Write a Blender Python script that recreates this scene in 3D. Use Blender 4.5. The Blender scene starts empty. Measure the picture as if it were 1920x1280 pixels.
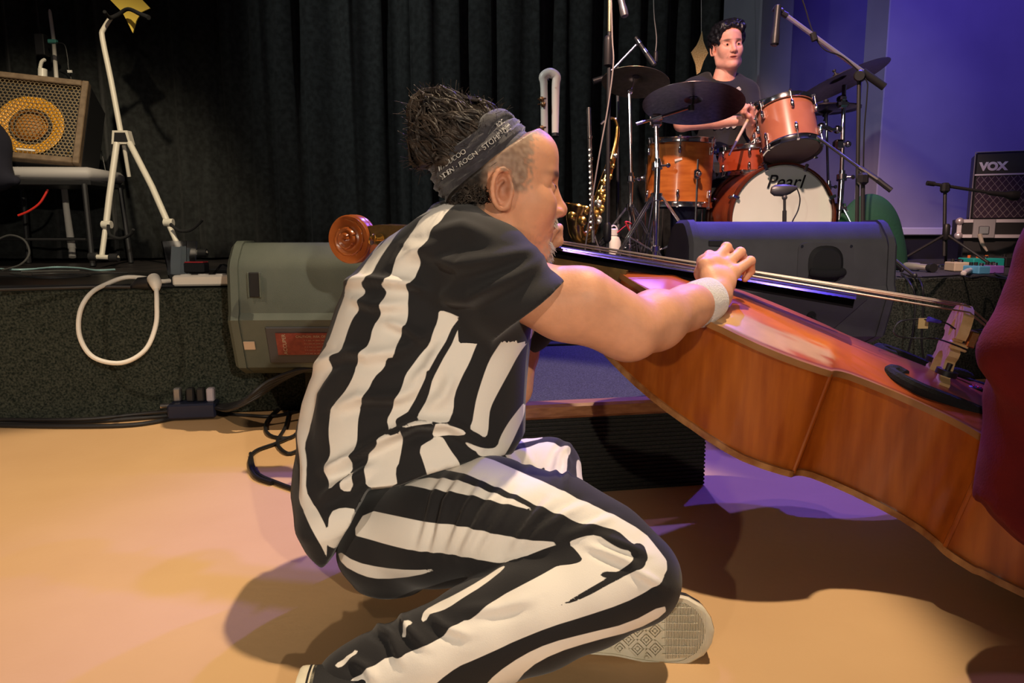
import bpy, math, random
import numpy as np
from mathutils import Vector, Matrix
scene = bpy.context.scene
COL = scene.collection
# ---------------------------------------------------------------- camera
F = 1400.0; PITCH = math.radians(8.5); CAMZ = 0.62; STAGE = 0.43
cd = bpy.data.cameras.new('camera'); cam = bpy.data.objects.new('camera', cd); COL.objects.link(cam)
cam.location = (0, 0, CAMZ); cam.rotation_euler = (math.pi/2 - PITCH, 0, 0)
cd.sensor_width = 36.0; cd.lens = F/1920*36.0; cd.clip_start = 0.05
scene.camera = cam
scene.view_settings.view_transform = 'Standard'; scene.view_settings.look = 'None'
scene.view_settings.gamma = 1; scene.view_settings.use_curve_mapping = False
scene.view_settings.exposure = 0.0
w = bpy.data.worlds.new('hall_dark'); scene.world = w; w.use_nodes = True
w.node_tree.nodes['Background'].inputs[0].default_value = (0.55, 0.50, 0.60, 1)
w.node_tree.nodes['Background'].inputs[1].default_value = 0.03
def aim(o, tgt):
    o.rotation_euler = (Vector(tgt) - o.location).to_track_quat('-Z', 'Y').to_euler()
def spot(name, loc, tgt, power, color, size=60, blend=0.3, radius=0.05):
    l = bpy.data.lights.new(name, 'SPOT'); l.energy = power; l.color = color
    l.spot_size = math.radians(size); l.spot_blend = blend; l.shadow_soft_size = radius
    o = bpy.data.objects.new(name, l); COL.objects.link(o); o.location = loc; aim(o, tgt); return o
# warm lamp high over the dance floor, lower warm wash from the hall, blue and violet stage lamps behind
spot('overhead_lamp', (1.0, 1.95, 4.3), (-0.62, 1.2, 0.0), 780, (1.0, 0.77, 0.52), 34, .2, .05)
spot('hall_lamp_right', (1.5, -2.7, 1.75), (-0.65, 1.6, 0.6), 400, (1.0, 0.86, 0.68), 30, .8, .04)
spot('hall_lamp_left', (-1.4, -2.3, 1.15), (0.10, 1.35, 0.55), 150, (1.0, 0.84, 0.66), 30, .8, .04)
spot('floor_wash_lamp', (-1.9, -0.6, 3.0), (-1.45, 1.45, 0.0), 230, (1.0, 0.76, 0.55), 44, .9, .05)
spot('blue_stage_lamp', (2.1, 4.5, 3.6), (0.62, 1.7, 0.0), 520, (0.10, 0.06, 1.0), 34, .6, .06)
spot('violet_stage_lamp', (0.3, 4.2, 3.7), (1.0, 1.45, 0.3), 90, (0.70, 0.35, 1.0), 34, .6, .06)
spot('indigo_monitor_lamp', (0.5, 4.5, 3.3), (0.55, 2.4, 0.5), 420, (0.24, 0.16, 1.0), 44, .7, .05)
spot('blue_wall_lamp', (2.4, 2.4, 3.4), (3.2, 5.4, 1.7), 300, (0.16, 0.09, 1.0), 62, .9, .1)
spot('lilac_wall_lamp', (1.6, 2.6, 2.9), (2.35, 5.3, 1.0), 95, (0.60, 0.50, 1.0), 34, .9, .1)
spot('green_floor_lamp', (1.2, 2.9, 2.6), (1.66, 3.55, .62), 22, (0.12, 1.0, 0.45), 15, .5, .05)
spot('drum_lamp', (0.1, 1.2, 3.4), (1.15, 3.6, 1.0), 800, (1.0, 0.62, 0.48), 36, .5, .05)
spot('kit_blue_lamp', (2.2, 3.6, 3.4), (1.2, 3.6, 1.1), 130, (0.25, 0.2, 1.0), 45, .6, .05)
spot('amp_lamp', (-1.0, 1.6, 3.2), (-2.4, 3.9, 0.95), 420, (1.0, 0.82, 0.55), 38, .6, .05)
spot('curtain_fill', (-2.3, 2.4, 3.3), (0.1, 4.9, 1.5), 190, (0.95, 1.0, 0.95), 62, .8, .05)  # added wash, only to bring out the curtain folds
spot('front_fill', (0.5, -1.7, 3.2), (0.95, 2.25, 0.45), 420, (1.0, 0.84, 0.72), 22, .7, .05)  # added fill from the front for the right monitor and bridge

# ---------------------------------------------------------------- helpers
SP, CP = math.sin(PITCH), math.cos(PITCH)
def at(px, py, d):
    """world point seen at pixel (px, py) at distance d along the view axis"""
    u = (px-960)/F*d; v = (640-py)/F*d
    return Vector((u, d*CP + v*SP, CAMZ - d*SP + v*CP))
def on_z(px, py, z):
    u = (px-960)/F; v = (640-py)/F
    return at(px, py, (z-CAMZ)/(v*CP-SP))
def tag(o, label=None, cat=None, group=None, kind=None):
    if label: o['label'] = label
    if cat: o['category'] = cat
    if group: o['group'] = group
    if kind: o['kind'] = kind
    return o
def empty(name, loc, label, cat, group=None, rz=0):
    o = bpy.data.objects.new(name, None); COL.objects.link(o); o.location = loc; o.rotation_euler = (0,0,rz)
    o.empty_display_size = .05
    tag(o, label, cat, group); return o
def mat(name, col, rough=.6, metal=0., noise=None, scale=20., bump=0., bscale=None, spec=.5, alpha=1., trans=0., ior=1.45, emit=None, sheen=0., coat=0., vcol=None, stretch=None, detail=4.):
    m = bpy.data.materials.new(name); m.use_nodes = True; nt = m.node_tree; b = nt.nodes['Principled BSDF']
    def S(k, v):
        if k in b.inputs: b.inputs[k].default_value = v
    S('Base Color', (*col, 1)); S('Roughness', rough); S('Metallic', metal); S('Specular IOR Level', spec)
    S('Alpha', alpha); S('Transmission Weight', trans); S('IOR', ior); S('Sheen Weight', sheen); S('Coat Weight', coat); S('Sheen Roughness', .5)
    S('Coat Roughness', .15)
    tc = None
    def coords(sc):
        nonlocal tc
        if tc is None: tc = nt.nodes.new('ShaderNodeTexCoord')
        mp = nt.nodes.new('ShaderNodeMapping'); nt.links.new(tc.outputs['Object'], mp.inputs['Vector'])
        mp.inputs['Scale'].default_value = stretch or (1,1,1)
        n = nt.nodes.new('ShaderNodeTexNoise'); n.inputs['Scale'].default_value = sc; n.inputs['Detail'].default_value = detail
        nt.links.new(mp.outputs[0], n.inputs['Vector']); return n
    src = None
    if vcol:
        a = nt.nodes.new('ShaderNodeAttribute'); a.attribute_name = vcol; src = a.outputs['Color']
        nt.links.new(src, b.inputs['Base Color'])
    if noise:
        n = coords(scale); r = nt.nodes.new('ShaderNodeValToRGB'); r.color_ramp.elements[0].position = .35; r.color_ramp.elements[1].position = .65
        nt.links.new(n.outputs['Fac'], r.inputs['Fac'])
        if vcol:
            r.color_ramp.elements[0].color = (*[1-noise]*3, 1) if isinstance(noise, float) else (*noise, 1); r.color_ramp.elements[1].color = (1,1,1,1)
            mx = nt.nodes.new('ShaderNodeMixRGB'); mx.blend_type = 'MULTIPLY'; mx.inputs[0].default_value = 1
            nt.links.new(src, mx.inputs[1]); nt.links.new(r.outputs[0], mx.inputs[2]); nt.links.new(mx.outputs[0], b.inputs['Base Color'])
        else:
            r.color_ramp.elements[0].color = (*col, 1); r.color_ramp.elements[1].color = (*noise, 1)
            nt.links.new(r.outputs[0], b.inputs['Base Color'])
    if bump:
        n = coords(bscale or scale*2); bp = nt.nodes.new('ShaderNodeBump'); bp.inputs['Strength'].default_value = bump; bp.inputs['Distance'].default_value = .004
        nt.links.new(n.outputs['Fac'], bp.inputs['Height']); nt.links.new(bp.outputs[0], b.inputs['Normal'])
    if emit:
        S('Emission Color', (*emit[:3], 1)); S('Emission Strength', emit[3])
    return m
def V3(p): return np.array([p[0], p[1], p[2]], float)
def frame(d):
    d = V3(d); d = d/np.linalg.norm(d); a = np.array([0,0,1.]) if abs(d[2]) < .9 else np.array([0,1.,0])
    x = np.cross(a, d); x /= np.linalg.norm(x); y = np.cross(d, x); return x, y, d
class MB:
    def __init__(s): s.v = []; s.f = []; s.n = 0
    def add(s, vs, fs):
        s.v.append(np.asarray(vs, float)); s.f += [tuple(i+s.n for i in f) for f in fs]; s.n += len(vs); return s
    def box(s, c, size, rot=None, bev=0.0):
        sx, sy, sz = [k/2 for k in size]
        if bev > 0:
            b = min(bev, sx*.9, sy*.9, sz*.9); vs = []
            # chamfered box : 24 verts
            for X in (-1,1):
                for Y in (-1,1):
                    for Z in (-1,1):
                        vs += [(X*sx, Y*(sy-b), Z*(sz-b)), (X*(sx-b), Y*sy, Z*(sz-b)), (X*(sx-b), Y*(sy-b), Z*sz)]
            def I(X,Y,Z,k): return (((X>0)*2+(Y>0))*2+(Z>0))*3+k
            fs = []
            for sgn in (-1,1):
                fs.append([I(sgn,-1,-1,0), I(sgn,1,-1,0), I(sgn,1,1,0), I(sgn,-1,1,0)][::sgn])
                fs.append([I(-1,sgn,-1,1), I(-1,sgn,1,1), I(1,sgn,1,1), I(1,sgn,-1,1)][::sgn])
                fs.append([I(-1,-1,sgn,2), I(1,-1,sgn,2), I(1,1,sgn,2), I(-1,1,sgn,2)][::sgn])
            for A in (-1,1):
                for B in (-1,1):
                    s1 = A*B
                    fs.append([I(A,B,-1,0), I(A,B,-1,1), I(A,B,1,1), I(A,B,1,0)][::s1])
                    fs.append([I(A,-1,B,0), I(A,1,B,0), I(A,1,B,2), I(A,-1,B,2)][::s1])
                    fs.append([I(-1,A,B,1), I(-1,A,B,2), I(1,A,B,2), I(1,A,B,1)][::s1])
            for X in (-1,1):
                for Y in (-1,1):
                    for Z in (-1,1):
                        fs.append([I(X,Y,Z,0), I(X,Y,Z,1), I(X,Y,Z,2)][::X*Y*Z])
        else:
            vs = [(X*sx, Y*sy, Z*sz) for X in (-1,1) for Y in (-1,1) for Z in (-1,1)]
            fs = [(0,1,3,2),(4,6,7,5),(0,4,5,1),(2,3,7,6),(0,2,6,4),(1,5,7,3)]
        vs = np.array(vs)
        if rot is not None:
            vs = vs @ (np.array(rot).T if not isinstance(rot, (int, float)) else np.array(Matrix.Rotation(rot, 3, 'Z')).T)
        return s.add(vs + V3(c), fs)
    def tube(s, pts, r, n=8, cap=True, smooth_n=0, flat=None, up=None):
        pts = [V3(p) for p in pts]
        rr = list(r) if hasattr(r, '__len__') else [r]*len(pts)
        if smooth_n and len(pts) > 2:
            P = [pts[0]] + pts + [pts[-1]]; RR = [rr[0]] + rr + [rr[-1]]; o = []; ro = []
            for i in range(1, len(P)-2):
                for k in range(smooth_n):
                    t = k/smooth_n; a = [P[i-1], P[i], P[i+1], P[i+2]]
                    o.append(.5*((2*a[1]) + (-a[0]+a[2])*t + (2*a[0]-5*a[1]+4*a[2]-a[3])*t*t + (-a[0]+3*a[1]-3*a[2]+a[3])*t**3)); ro.append(RR[i]*(1-t)+RR[i+1]*t)
            o.append(pts[-1]); ro.append(rr[-1]); pts, rr = o, ro
        m = len(pts); x = None; vs = []
        for i in range(m):
            d = pts[min(i+1, m-1)] - pts[max(i-1, 0)]; L = np.linalg.norm(d); d = d/(L+1e-12)
            if x is None:
                if up is not None: x = V3(up)
                else: x = frame(d)[0]
            x = x - d*np.dot(x, d); x /= (np.linalg.norm(x)+1e-12); y = np.cross(d, x)
            fl = flat or 1.
            for k in range(n):
                a = 2*math.pi*(k+.5*(n==4))/n; vs.append(pts[i] + rr[i]*(x*math.cos(a) + y*math.sin(a)*fl))
        fs = [(i*n+k, i*n+(k+1)%n, (i+1)*n+(k+1)%n, (i+1)*n+k) for i in range(m-1) for k in range(n)]
        if cap: fs += [tuple(range(n))[::-1], tuple((m-1)*n+k for k in range(n))]
        return s.add(vs, fs)
    def lathe(s, prof, o=(0,0,0), axis=(0,0,1), n=24, x=None, cap=True):
        """prof: list of (radius, height) along axis"""
        if x is None: X, Y, D = frame(axis)
        else:
            D = V3(axis)/np.linalg.norm(V3(axis)); X = V3(x) - D*np.dot(V3(x), D); X /= np.linalg.norm(X); Y = np.cross(D, X)
        o = V3(o); vs = []
        for r, z in prof:
            for k in range(n):
                a = 2*math.pi*k/n; vs.append(o + D*z + r*(X*math.cos(a)+Y*math.sin(a)))
        m = len(prof)
        fs = [(i*n+k, i*n+(k+1)%n, (i+1)*n+(k+1)%n, (i+1)*n+k) for i in range(m-1) for k in range(n)]
        if cap:
            if prof[0][0] > 1e-5: fs.append(tuple(range(n))[::-1])
            if prof[-1][0] > 1e-5: fs.append(tuple((m-1)*n+k for k in range(n)))
        return s.add(vs, fs)
    def cyl(s, a, b, r, n=16, r2=None):
        a, b = V3(a), V3(b); L = np.linalg.norm(b-a)
        return s.lathe([(r, 0), (r if r2 is None else r2, L)], a, b-a, n)
    def sphere(s, c, r, n=12, sc=(1,1,1), rot=None):
        vs = []; m = n//2+1
        for i in range(m+1):
            t = math.pi*i/m
            for k in range(n):
                a = 2*math.pi*k/n; vs.append((math.sin(t)*math.cos(a)*sc[0]*r, math.sin(t)*math.sin(a)*sc[1]*r, math.cos(t)*sc[2]*r))
        fs = [(i*n+k, (i+1)*n+k, (i+1)*n+(k+1)%n, i*n+(k+1)%n) for i in range(m) for k in range(n)]
        vs = np.array(vs)
        if rot is not None: vs = vs @ np.array(rot).T
        return s.add(vs + V3(c), fs)
    def prism(s, poly, a, X, Y, D, depth):
        """poly 2D (x,y) in plane X,Y at origin a, extruded along D by depth"""
        a, X, Y, D = map(V3, (a, X, Y, D)); n = len(poly)
        lo = [a + X*p[0] + Y*p[1] for p in poly]; hi = [q + D*depth for q in lo]
        area = sum(poly[i][0]*poly[(i+1)%n][1]-poly[(i+1)%n][0]*poly[i][1] for i in range(n))
        sg = 1 if area*np.dot(np.cross(X, Y), D) > 0 else -1
        fs = [tuple(range(n))[::-sg], tuple(range(n, 2*n))[::sg]] + [(i, (i+1)%n, n+(i+1)%n, n+i)[::sg] for i in range(n)]
        return s.add(lo+hi, fs)
    def build(s, name, m, parent=None, smooth=35, loc=None, world=True):
        me = bpy.data.meshes.new(name)
        v = np.concatenate(s.v) if s.v else np.zeros((0,3))
        o = bpy.data.objects.new(name, me)
        if parent is not None and world:
            off = V3(parent['_o']) if '_o' in parent else None
            v = to_local(parent, v)
        elif loc is not None:
            v = v - V3(loc); o.location = loc
        me.from_pydata(v.tolist(), [], s.f); me.update()
        if m: me.materials.append(m)
        if smooth:
            me.polygons.foreach_set('use_smooth', [True]*len(me.polygons)); me.set_sharp_from_angle(angle=math.radians(smooth))
        COL.objects.link(o)
        if parent is not None: o.parent = parent
        return o
def chain(o):
    M = Matrix.Identity(4)
    while o is not None:
        M = o.matrix_basis @ M; o = o.parent
    return M
def to_local(parent, v):
    M = np.array(chain(parent).inverted()); return v @ M[:3,:3].T + M[:3,3]
def mesh_np(name, v, f, m, parent=None, smooth=True, loc=None, quads=True, sharp=None):
    me = bpy.data.meshes.new(name); o = bpy.data.objects.new(name, me)
    if parent is not None: v = to_local(parent, v)
    elif loc is not None: v = v - V3(loc); o.location = loc
    k = f.shape[1]
    me.vertices.add(len(v)); me.vertices.foreach_set('co', v.astype(np.float32).ravel())
    me.loops.add(f.size); me.loops.foreach_set('vertex_index', f.astype(np.int32).ravel())
    me.polygons.add(len(f)); me.polygons.foreach_set('loop_start', np.arange(0, f.size, k, dtype=np.int32))
    me.update(calc_edges=True); me.validate()
    me.polygons.foreach_set('use_smooth', [smooth]*len(me.polygons))
    if sharp: me.set_sharp_from_angle(angle=math.radians(sharp))
    if m: me.materials.append(m)
    COL.objects.link(o)
    if parent is not None: o.parent = parent
    return o
def set_attr(o, name, arr):
    me = o.data; arr = np.asarray(arr, np.float32)
    if arr.ndim == 1:
        a = me.attributes.new(name, 'FLOAT', 'POINT'); a.data.foreach_set('value', arr)
    else:
        a = me.attributes.new(name, 'FLOAT_COLOR', 'POINT'); a.data.foreach_set('color', np.c_[arr, np.ones(len(arr))].astype(np.float32).ravel())
def copy_tree(o, parent=None):
    c = o.copy(); COL.objects.link(c); c.parent = parent
    for ch in [x for x in COL.objects if x.parent == o]: copy_tree(ch, c)
    return c
def text_obj(name, body, size, m, M, parent=None, ext=.0008, bold=0., shear=0., align='CENTER'):
    cu = bpy.data.curves.new(name, 'FONT'); cu.body = body; cu.size = size; cu.extrude = ext; cu.offset = bold; cu.shear = shear
    cu.align_x = align; cu.align_y = 'CENTER'
    t = bpy.data.objects.new(name+'_tmp', cu); COL.objects.link(t)
    dg = bpy.context.evaluated_depsgraph_get(); me = bpy.data.meshes.new_from_object(t.evaluated_get(dg))
    bpy.data.objects.remove(t); me.materials.clear(); me.materials.append(m)
    me.transform(M if parent is None else chain(parent).inverted() @ M)
    o = bpy.data.objects.new(name, me); COL.objects.link(o)
    if parent is not None: o.parent = parent
    return o
def basis(o, x, y, z):
    M = Matrix.Identity(4)
    for i, a in enumerate((x, y, z, o)):
        for j in range(3): M[j][i] = a[j]
    return M
# ---- implicit surfaces (smooth union of tapered limbs, meshed on a grid)
class Field:
    def __init__(s, lo, hi, h):
        s.h = h; s.lo = V3(lo); n = np.ceil((V3(hi)-s.lo)/h).astype(int)+1
        s.g = [(s.lo[i]+h*np.arange(n[i])).astype(np.float32) for i in range(3)]
        s.D = np.full(n, .25, np.float32)
    def sub(s, lo, hi):
        sl = []
        for i in range(3):
            a = max(0, int(math.floor((lo[i]-s.lo[i])/s.h))); b = min(len(s.g[i]), int(math.ceil((hi[i]-s.lo[i])/s.h))+1)
            if b <= a: return None
            sl.append(slice(a, b))
        x = s.g[0][sl[0]][:,None,None]; y = s.g[1][sl[1]][None,:,None]; z = s.g[2][sl[2]][None,None,:]
        return tuple(sl), x, y, z
    def comb(s, sl, d, k, op):
        a = s.D[sl]
        if op == 'sub': d = -d
        if op == 'add':
            hh = np.maximum(k-np.abs(a-d), 0)/k if k > 0 else 0
            s.D[sl] = np.minimum(a, d) - hh*hh*k*.25
        else:
            hh = np.maximum(k-np.abs(a-d), 0)/k if k > 0 else 0
            s.D[sl] = np.maximum(a, d) + hh*hh*k*.25
    def cone(s, a, b, ra, rb, k=.015, op='add'):
        a, b = V3(a), V3(b); m = max(ra, rb)+k+.03
        q = s.sub(np.minimum(a,b)-m, np.maximum(a,b)+m)
        if q is None: return s
        sl, x, y, z = q; ba = b-a; L = float(ba@ba)+1e-12
        t = np.clip(((x-a[0])*ba[0]+(y-a[1])*ba[1]+(z-a[2])*ba[2])/L, 0, 1)
        d = np.sqrt((x-a[0]-t*ba[0])**2+(y-a[1]-t*ba[1])**2+(z-a[2]-t*ba[2])**2)-(ra+(rb-ra)*t)
        s.comb(sl, d, k, op); return s
    def path(s, pts, rs, k=.015, op='add'):
        for i in range(len(pts)-1): s.cone(pts[i], pts[i+1], rs[i], rs[i+1], k, op)
        return s
    def ell(s, c, r, R=None, k=.015, op='add'):
        c = V3(c); r = V3(r); m = r.max()+k+.03
        q = s.sub(c-m, c+m)
        if q is None: return s
        sl, x, y, z = q; x = x-c[0]; y = y-c[1]; z = z-c[2]
        R = np.eye(3) if R is None else np.array(R)   # columns = ellipsoid axes
        u = [(R[0,i]*x+R[1,i]*y+R[2,i]*z) for i in range(3)]
        k0 = np.sqrt(sum((u[i]/r[i])**2 for i in range(3))); k1 = np.sqrt(sum((u[i]/r[i]**2)**2 for i in range(3)))+1e-9
        s.comb(sl, k0*(k0-1)/k1, k, op); return s
    def gencyl(s, secs, A, U, k=.02, op='add', p=2.0):
        """secs: list of (centre, half along U, half along W) ordered along A"""
        A = V3(A)/np.linalg.norm(V3(A)); U = V3(U); U = U-A*(U@A); U /= np.linalg.norm(U); W = np.cross(A, U)
        C = np.array([V3(c) for c,_,_ in secs]); a = np.array([q[1] for q in secs]); b = np.array([q[2] for q in secs])
        m = max(a.max(), b.max())+k+.03
        q = s.sub(C.min(0)-m, C.max(0)+m)
        if q is None: return s
        sl, x, y, z = q; t = C@A; sh = s.D[sl].shape
        tt = np.broadcast_to(x*A[0]+y*A[1]+z*A[2], sh); tc = np.clip(tt, t[0], t[-1])
        cu = np.interp(tc, t, C@U); cw = np.interp(tc, t, C@W); aa = np.interp(tc, t, a); bb = np.interp(tc, t, b)
        u = np.abs((x*U[0]+y*U[1]+z*U[2])-cu)/aa; v = np.abs((x*W[0]+y*W[1]+z*W[2])-cw)/bb
        rad = (u**p+v**p)**(1/p); d = (rad-1)*np.minimum(aa, bb)
        e = np.abs(tt-tc); d = np.where(e > 0, np.sqrt(np.maximum(d,0)**2+e**2)+np.minimum(d,0)*0, d)
        s.comb(sl, d.astype(np.float32), k, op); return s
    def plane(s, p, n, k=.004):
        """cut away everything on the side n points to"""
        p, n = V3(p), V3(n)/np.linalg.norm(V3(n))
        x, y, z = s.g[0][:,None,None], s.g[1][None,:,None], s.g[2][None,None,:]
        d = ((x-p[0])*n[0]+(y-p[1])*n[1]+(z-p[2])*n[2])
        s.D = np.maximum(s.D, d.astype(np.float32)); return s
    def mesh(s):
        D = s.D; D[0]=D[-1]=.1; D[:,0]=D[:,-1]=.1; D[:,:,0]=D[:,:,-1]=.1
        S = D < 0; nx, ny, nz = D.shape
        c = np.zeros((nx-1, ny-1, nz-1), np.uint8)
        for dx in (0,1):
            for dy in (0,1):
                for dz in (0,1): c += S[dx:nx-1+dx, dy:ny-1+dy, dz:nz-1+dz]
        act = np.argwhere((c > 0) & (c < 8)); idx = np.full(c.shape, -1, np.int32)
        idx[act[:,0], act[:,1], act[:,2]] = np.arange(len(act))
        P = np.zeros((len(act), 3)); N = np.zeros(len(act))
        for ax in range(3):
            o1, o2 = [i for i in range(3) if i != ax]
            for p in (0,1):
                for q in (0,1):
                    a = act.copy(); a[:,o1] += p; a[:,o2] += q; b = a.copy(); b[:,ax] += 1
                    da = D[a[:,0],a[:,1],a[:,2]]; db = D[b[:,0],b[:,1],b[:,2]]; m = (da < 0) != (db < 0)
                    t = np.where(m, da/(da-db+1e-12), 0); pt = a.astype(float); pt[:,ax] += t
                    P[m] += pt[m]; N += m
        P /= N[:,None]; P = s.lo + P*s.h
        Fs = []
        for ax in range(3):
            o1, o2 = [(1,2),(2,0),(0,1)][ax]
            sl0 = [slice(None)]*3; sl1 = [slice(None)]*3; sl0[ax] = slice(0,-1); sl1[ax] = slice(1,None)
            e = np.argwhere(S[tuple(sl0)] != S[tuple(sl1)])
            e = e[(e[:,o1] > 0) & (e[:,o2] > 0) & (e[:,o1] < D.shape[o1]-1) & (e[:,o2] < D.shape[o2]-1)]
            ins = S[e[:,0], e[:,1], e[:,2]]
            def C(d1, d2):
                q = e.copy(); q[:,o1] += d1; q[:,o2] += d2; return idx[q[:,0], q[:,1], q[:,2]]
            quad = np.stack([C(-1,-1), C(0,-1), C(0,0), C(-1,0)], 1)
            quad[~ins] = quad[~ins][:, ::-1]; Fs.append(quad)
        Fq = np.concatenate(Fs); Fq = Fq[(Fq >= 0).all(1)]
        return P, Fq
def vnormals(v, f):
    n = np.cross(v[f[:,2]]-v[f[:,0]], v[f[:,3]]-v[f[:,1]]); N = np.zeros_like(v)
    for i in range(4): np.add.at(N, f[:,i], n)
    return N/(np.linalg.norm(N, axis=1)[:,None]+1e-12)
def relax(v, f, it=1, lam=.5):
    for _ in range(it):
        A = np.zeros_like(v); c = np.zeros(len(v))
        for i in range(4):
            j = f[:,(i+1)%4]; np.add.at(A, f[:,i], v[j]); np.add.at(c, f[:,i], 1); 
        v = v*(1-lam) + lam*A/np.maximum(c,1)[:,None]
    return v
def to_px(v):
    """pixel coordinates of points projected from the camera, and their depth along its axis"""
    y = v[:,1]; z = v[:,2]-CAMZ; d = y*CP - z*SP; up = y*SP + z*CP
    return np.stack([960+F*v[:,0]/d, 640-F*up/d], 1), d
def poly_sd(P, poly):
    """signed distance (negative inside) of points P to polygon"""
    poly = np.array(poly, float); n = len(poly); D = np.full(len(P), 1e18); ins = np.zeros(len(P), bool)
    for i in range(n):
        a = poly[i]; b = poly[(i+1)%n]; ab = b-a; t = np.clip(((P-a)@ab)/(ab@ab+1e-9), 0, 1)
        q = P-a-t[:,None]*ab; D = np.minimum(D, (q**2).sum(1))
        c = ((a[1] > P[:,1]) != (b[1] > P[:,1])) & (P[:,0] < (b[0]-a[0])*(P[:,1]-a[1])/(b[1]-a[1]+1e-12)+a[0])
        ins ^= c
    return np.where(ins, -1, 1)*np.sqrt(D)
def smoothpoly(poly, it=1):
    p = np.array(poly, float)
    for _ in range(it):
        q = np.roll(p, -1, 0); p = np.stack([p*.75+q*.25, p*.25+q*.75], 1).reshape(-1, 2)
    return p
def line_d(P, pts):
    pts = np.array(pts, float); D = np.full(len(P), 1e9); sd = np.zeros(len(P)); T = np.zeros(len(P))
    n = len(pts)-1
    for i in range(n):
        a = pts[i]; b = pts[i+1]; ab = b-a; t = np.clip(((P-a)@ab)/(ab@ab+1e-9), 0, 1); q = P-a-t[:,None]*ab
        d = np.sqrt((q**2).sum(1)); s = np.sign(ab[0]*q[:,1]-ab[1]*q[:,0]); m = d < D
        D[m] = d[m]; sd[m] = (d*s)[m]; T[m] = ((i+t)/n)[m]
    return D, sd, T
# ---------------------------------------------------------------- the room
TH = math.radians(11.3); SU = np.array([math.cos(TH), math.sin(TH), 0]); SN = np.array([-math.sin(TH), math.cos(TH), 0]); SO = np.array([-1.66, 2.35, 0])
SZ = np.array([0, 0, 1.])
def st(u, n, z=0): return SO + SU*u + SN*n + SZ*z
RS = np.stack([SU, SN, SZ], 1)
def sbox(mb, u0, u1, n0, n1, z0, z1, bev=0.): return mb.box(st((u0+u1)/2, (n0+n1)/2, (z0+z1)/2), (u1-u0, n1-n0, z1-z0), RS, bev)
M_floor = mat('beige_floor', (.60,.38,.19), .42, noise=(.66,.43,.22), scale=2.2, bump=.12, bscale=60, spec=.4)
M_carpet = mat('dark_green_grey_carpet', (.012,.017,.014), .95, noise=(.062,.070,.056), scale=150, bump=1.0, bscale=260, spec=.1, detail=6)
M_carpet_blue = mat('grey_step_carpet', (.035,.037,.048), .95, noise=(.085,.085,.11), scale=260, bump=.6, bscale=400, spec=.1)
M_stage_black = mat('black_stage_paint', (.014,.012,.013), .38, noise=(.03,.024,.024), scale=9, bump=.15, bscale=60)
M_black = mat('matt_black', (.012,.012,.013), .7)
M_blackplastic = mat('black_plastic', (.018,.018,.02), .42)
M_rib = mat('black_ribbed_cloth', (.012,.012,.010), .9, noise=(.03,.03,.024), scale=200, stretch=(1,1,3))
M_woodedge = mat('brown_wood_nosing', (.22,.085,.03), .35, noise=(.34,.15,.06), scale=14, stretch=(1,8,8))
M_curtain = mat('black_velvet', (.016,.017,.017), .9, noise=(.028,.031,.031), scale=30, sheen=.12, spec=.1)
M_wall = mat('grey_blue_wall', (.22,.21,.27), .65, noise=(.25,.24,.30), scale=3, bump=.05)
M_column = mat('grey_column', (.13,.135,.18), .7, noise=(.15,.155,.2), scale=5)
M_darkwall = mat('charcoal_wall', (.02,.025,.03), .7)
M_lip = mat('white_ledge_paint', (.5,.5,.55), .4)
M_wires = mat('black_rubber_cable', (.012,.012,.014), .45)
def struct(mb, name, m, smooth=0):
    o = mb.build(name, m, smooth=smooth); tag(o, kind='structure'); return o
mb = MB(); mb.box((0, 1.6, -.03), (9, 8.4, .06)); struct(mb, 'floor', M_floor)
STG = empty('stage', st(0,0,0), 'low black stage platform with speckled dark carpet on its front face', 'stage')
STG['kind'] = 'structure'
mb = MB(); sbox(mb, -2.4, 5.6, .02, 3.6, .395, STAGE-.004); mb.build('stage_top', M_stage_black, STG, 0)
mb = MB(); sbox(mb, -2.4, 5.6, 0, .02, 0, .418, .006); sbox(mb, -2.4, 5.6, 0, .075, .412, STAGE-.002, .004); mb.build('carpet_front', M_carpet, STG, 0)
mb = MB(); sbox(mb, 2.4, 5.6, .075, 3.0, STAGE-.004, STAGE+.001); o = mb.build('stage_carpet', M_carpet_blue, STG, 0)
mb = MB(); sbox(mb, -2.4, 1.15, .055, .085, STAGE-.003, STAGE+.012, .004); mb.build('edge_strip', M_blackplastic, STG, 0)
# step in front of the stage, wooden nosing over a black ribbed front
STEP = empty('stage_step', st(2.4,-.5,0), 'carpeted stage step with brown wooden nosing in front of the stage', 'step')
s0, s1 = 1.32, 1.985
n1 = -.02; nf = -1.02
mb = MB(); sbox(mb, s0, s1, nf+.03, n1, .196, .222, .004); mb.build('tread', M_carpet_blue, STEP, 0)
mb = MB(); sbox(mb, s0, s1, nf, nf+.05, .192, .226, .006); mb.build('nosing', M_woodedge, STEP, 0)
mb = MB(); sbox(mb, s0, s1-.01, nf+.03, nf+.05, 0, .193); sbox(mb, s0, s0+.02, nf+.05, n1, 0, .195); sbox(mb, s1-.03, s1-.01, nf+.05, n1, 0, .195)
for k in range(19): sbox(mb, s0, s1-.01, nf+.024, nf+.032, .004+k*.01, .009+k*.01)
mb.build('riser_board', M_rib, STEP, 0)
mb = MB(); sbox(mb, s0, s1, n1-.06, n1, .222, .245, .004); sbox(mb, s0, s1, n1-.13, n1-.07, .222, .232, .003); mb.build('rubber_strip', M_blackplastic, STEP, 0)
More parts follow.
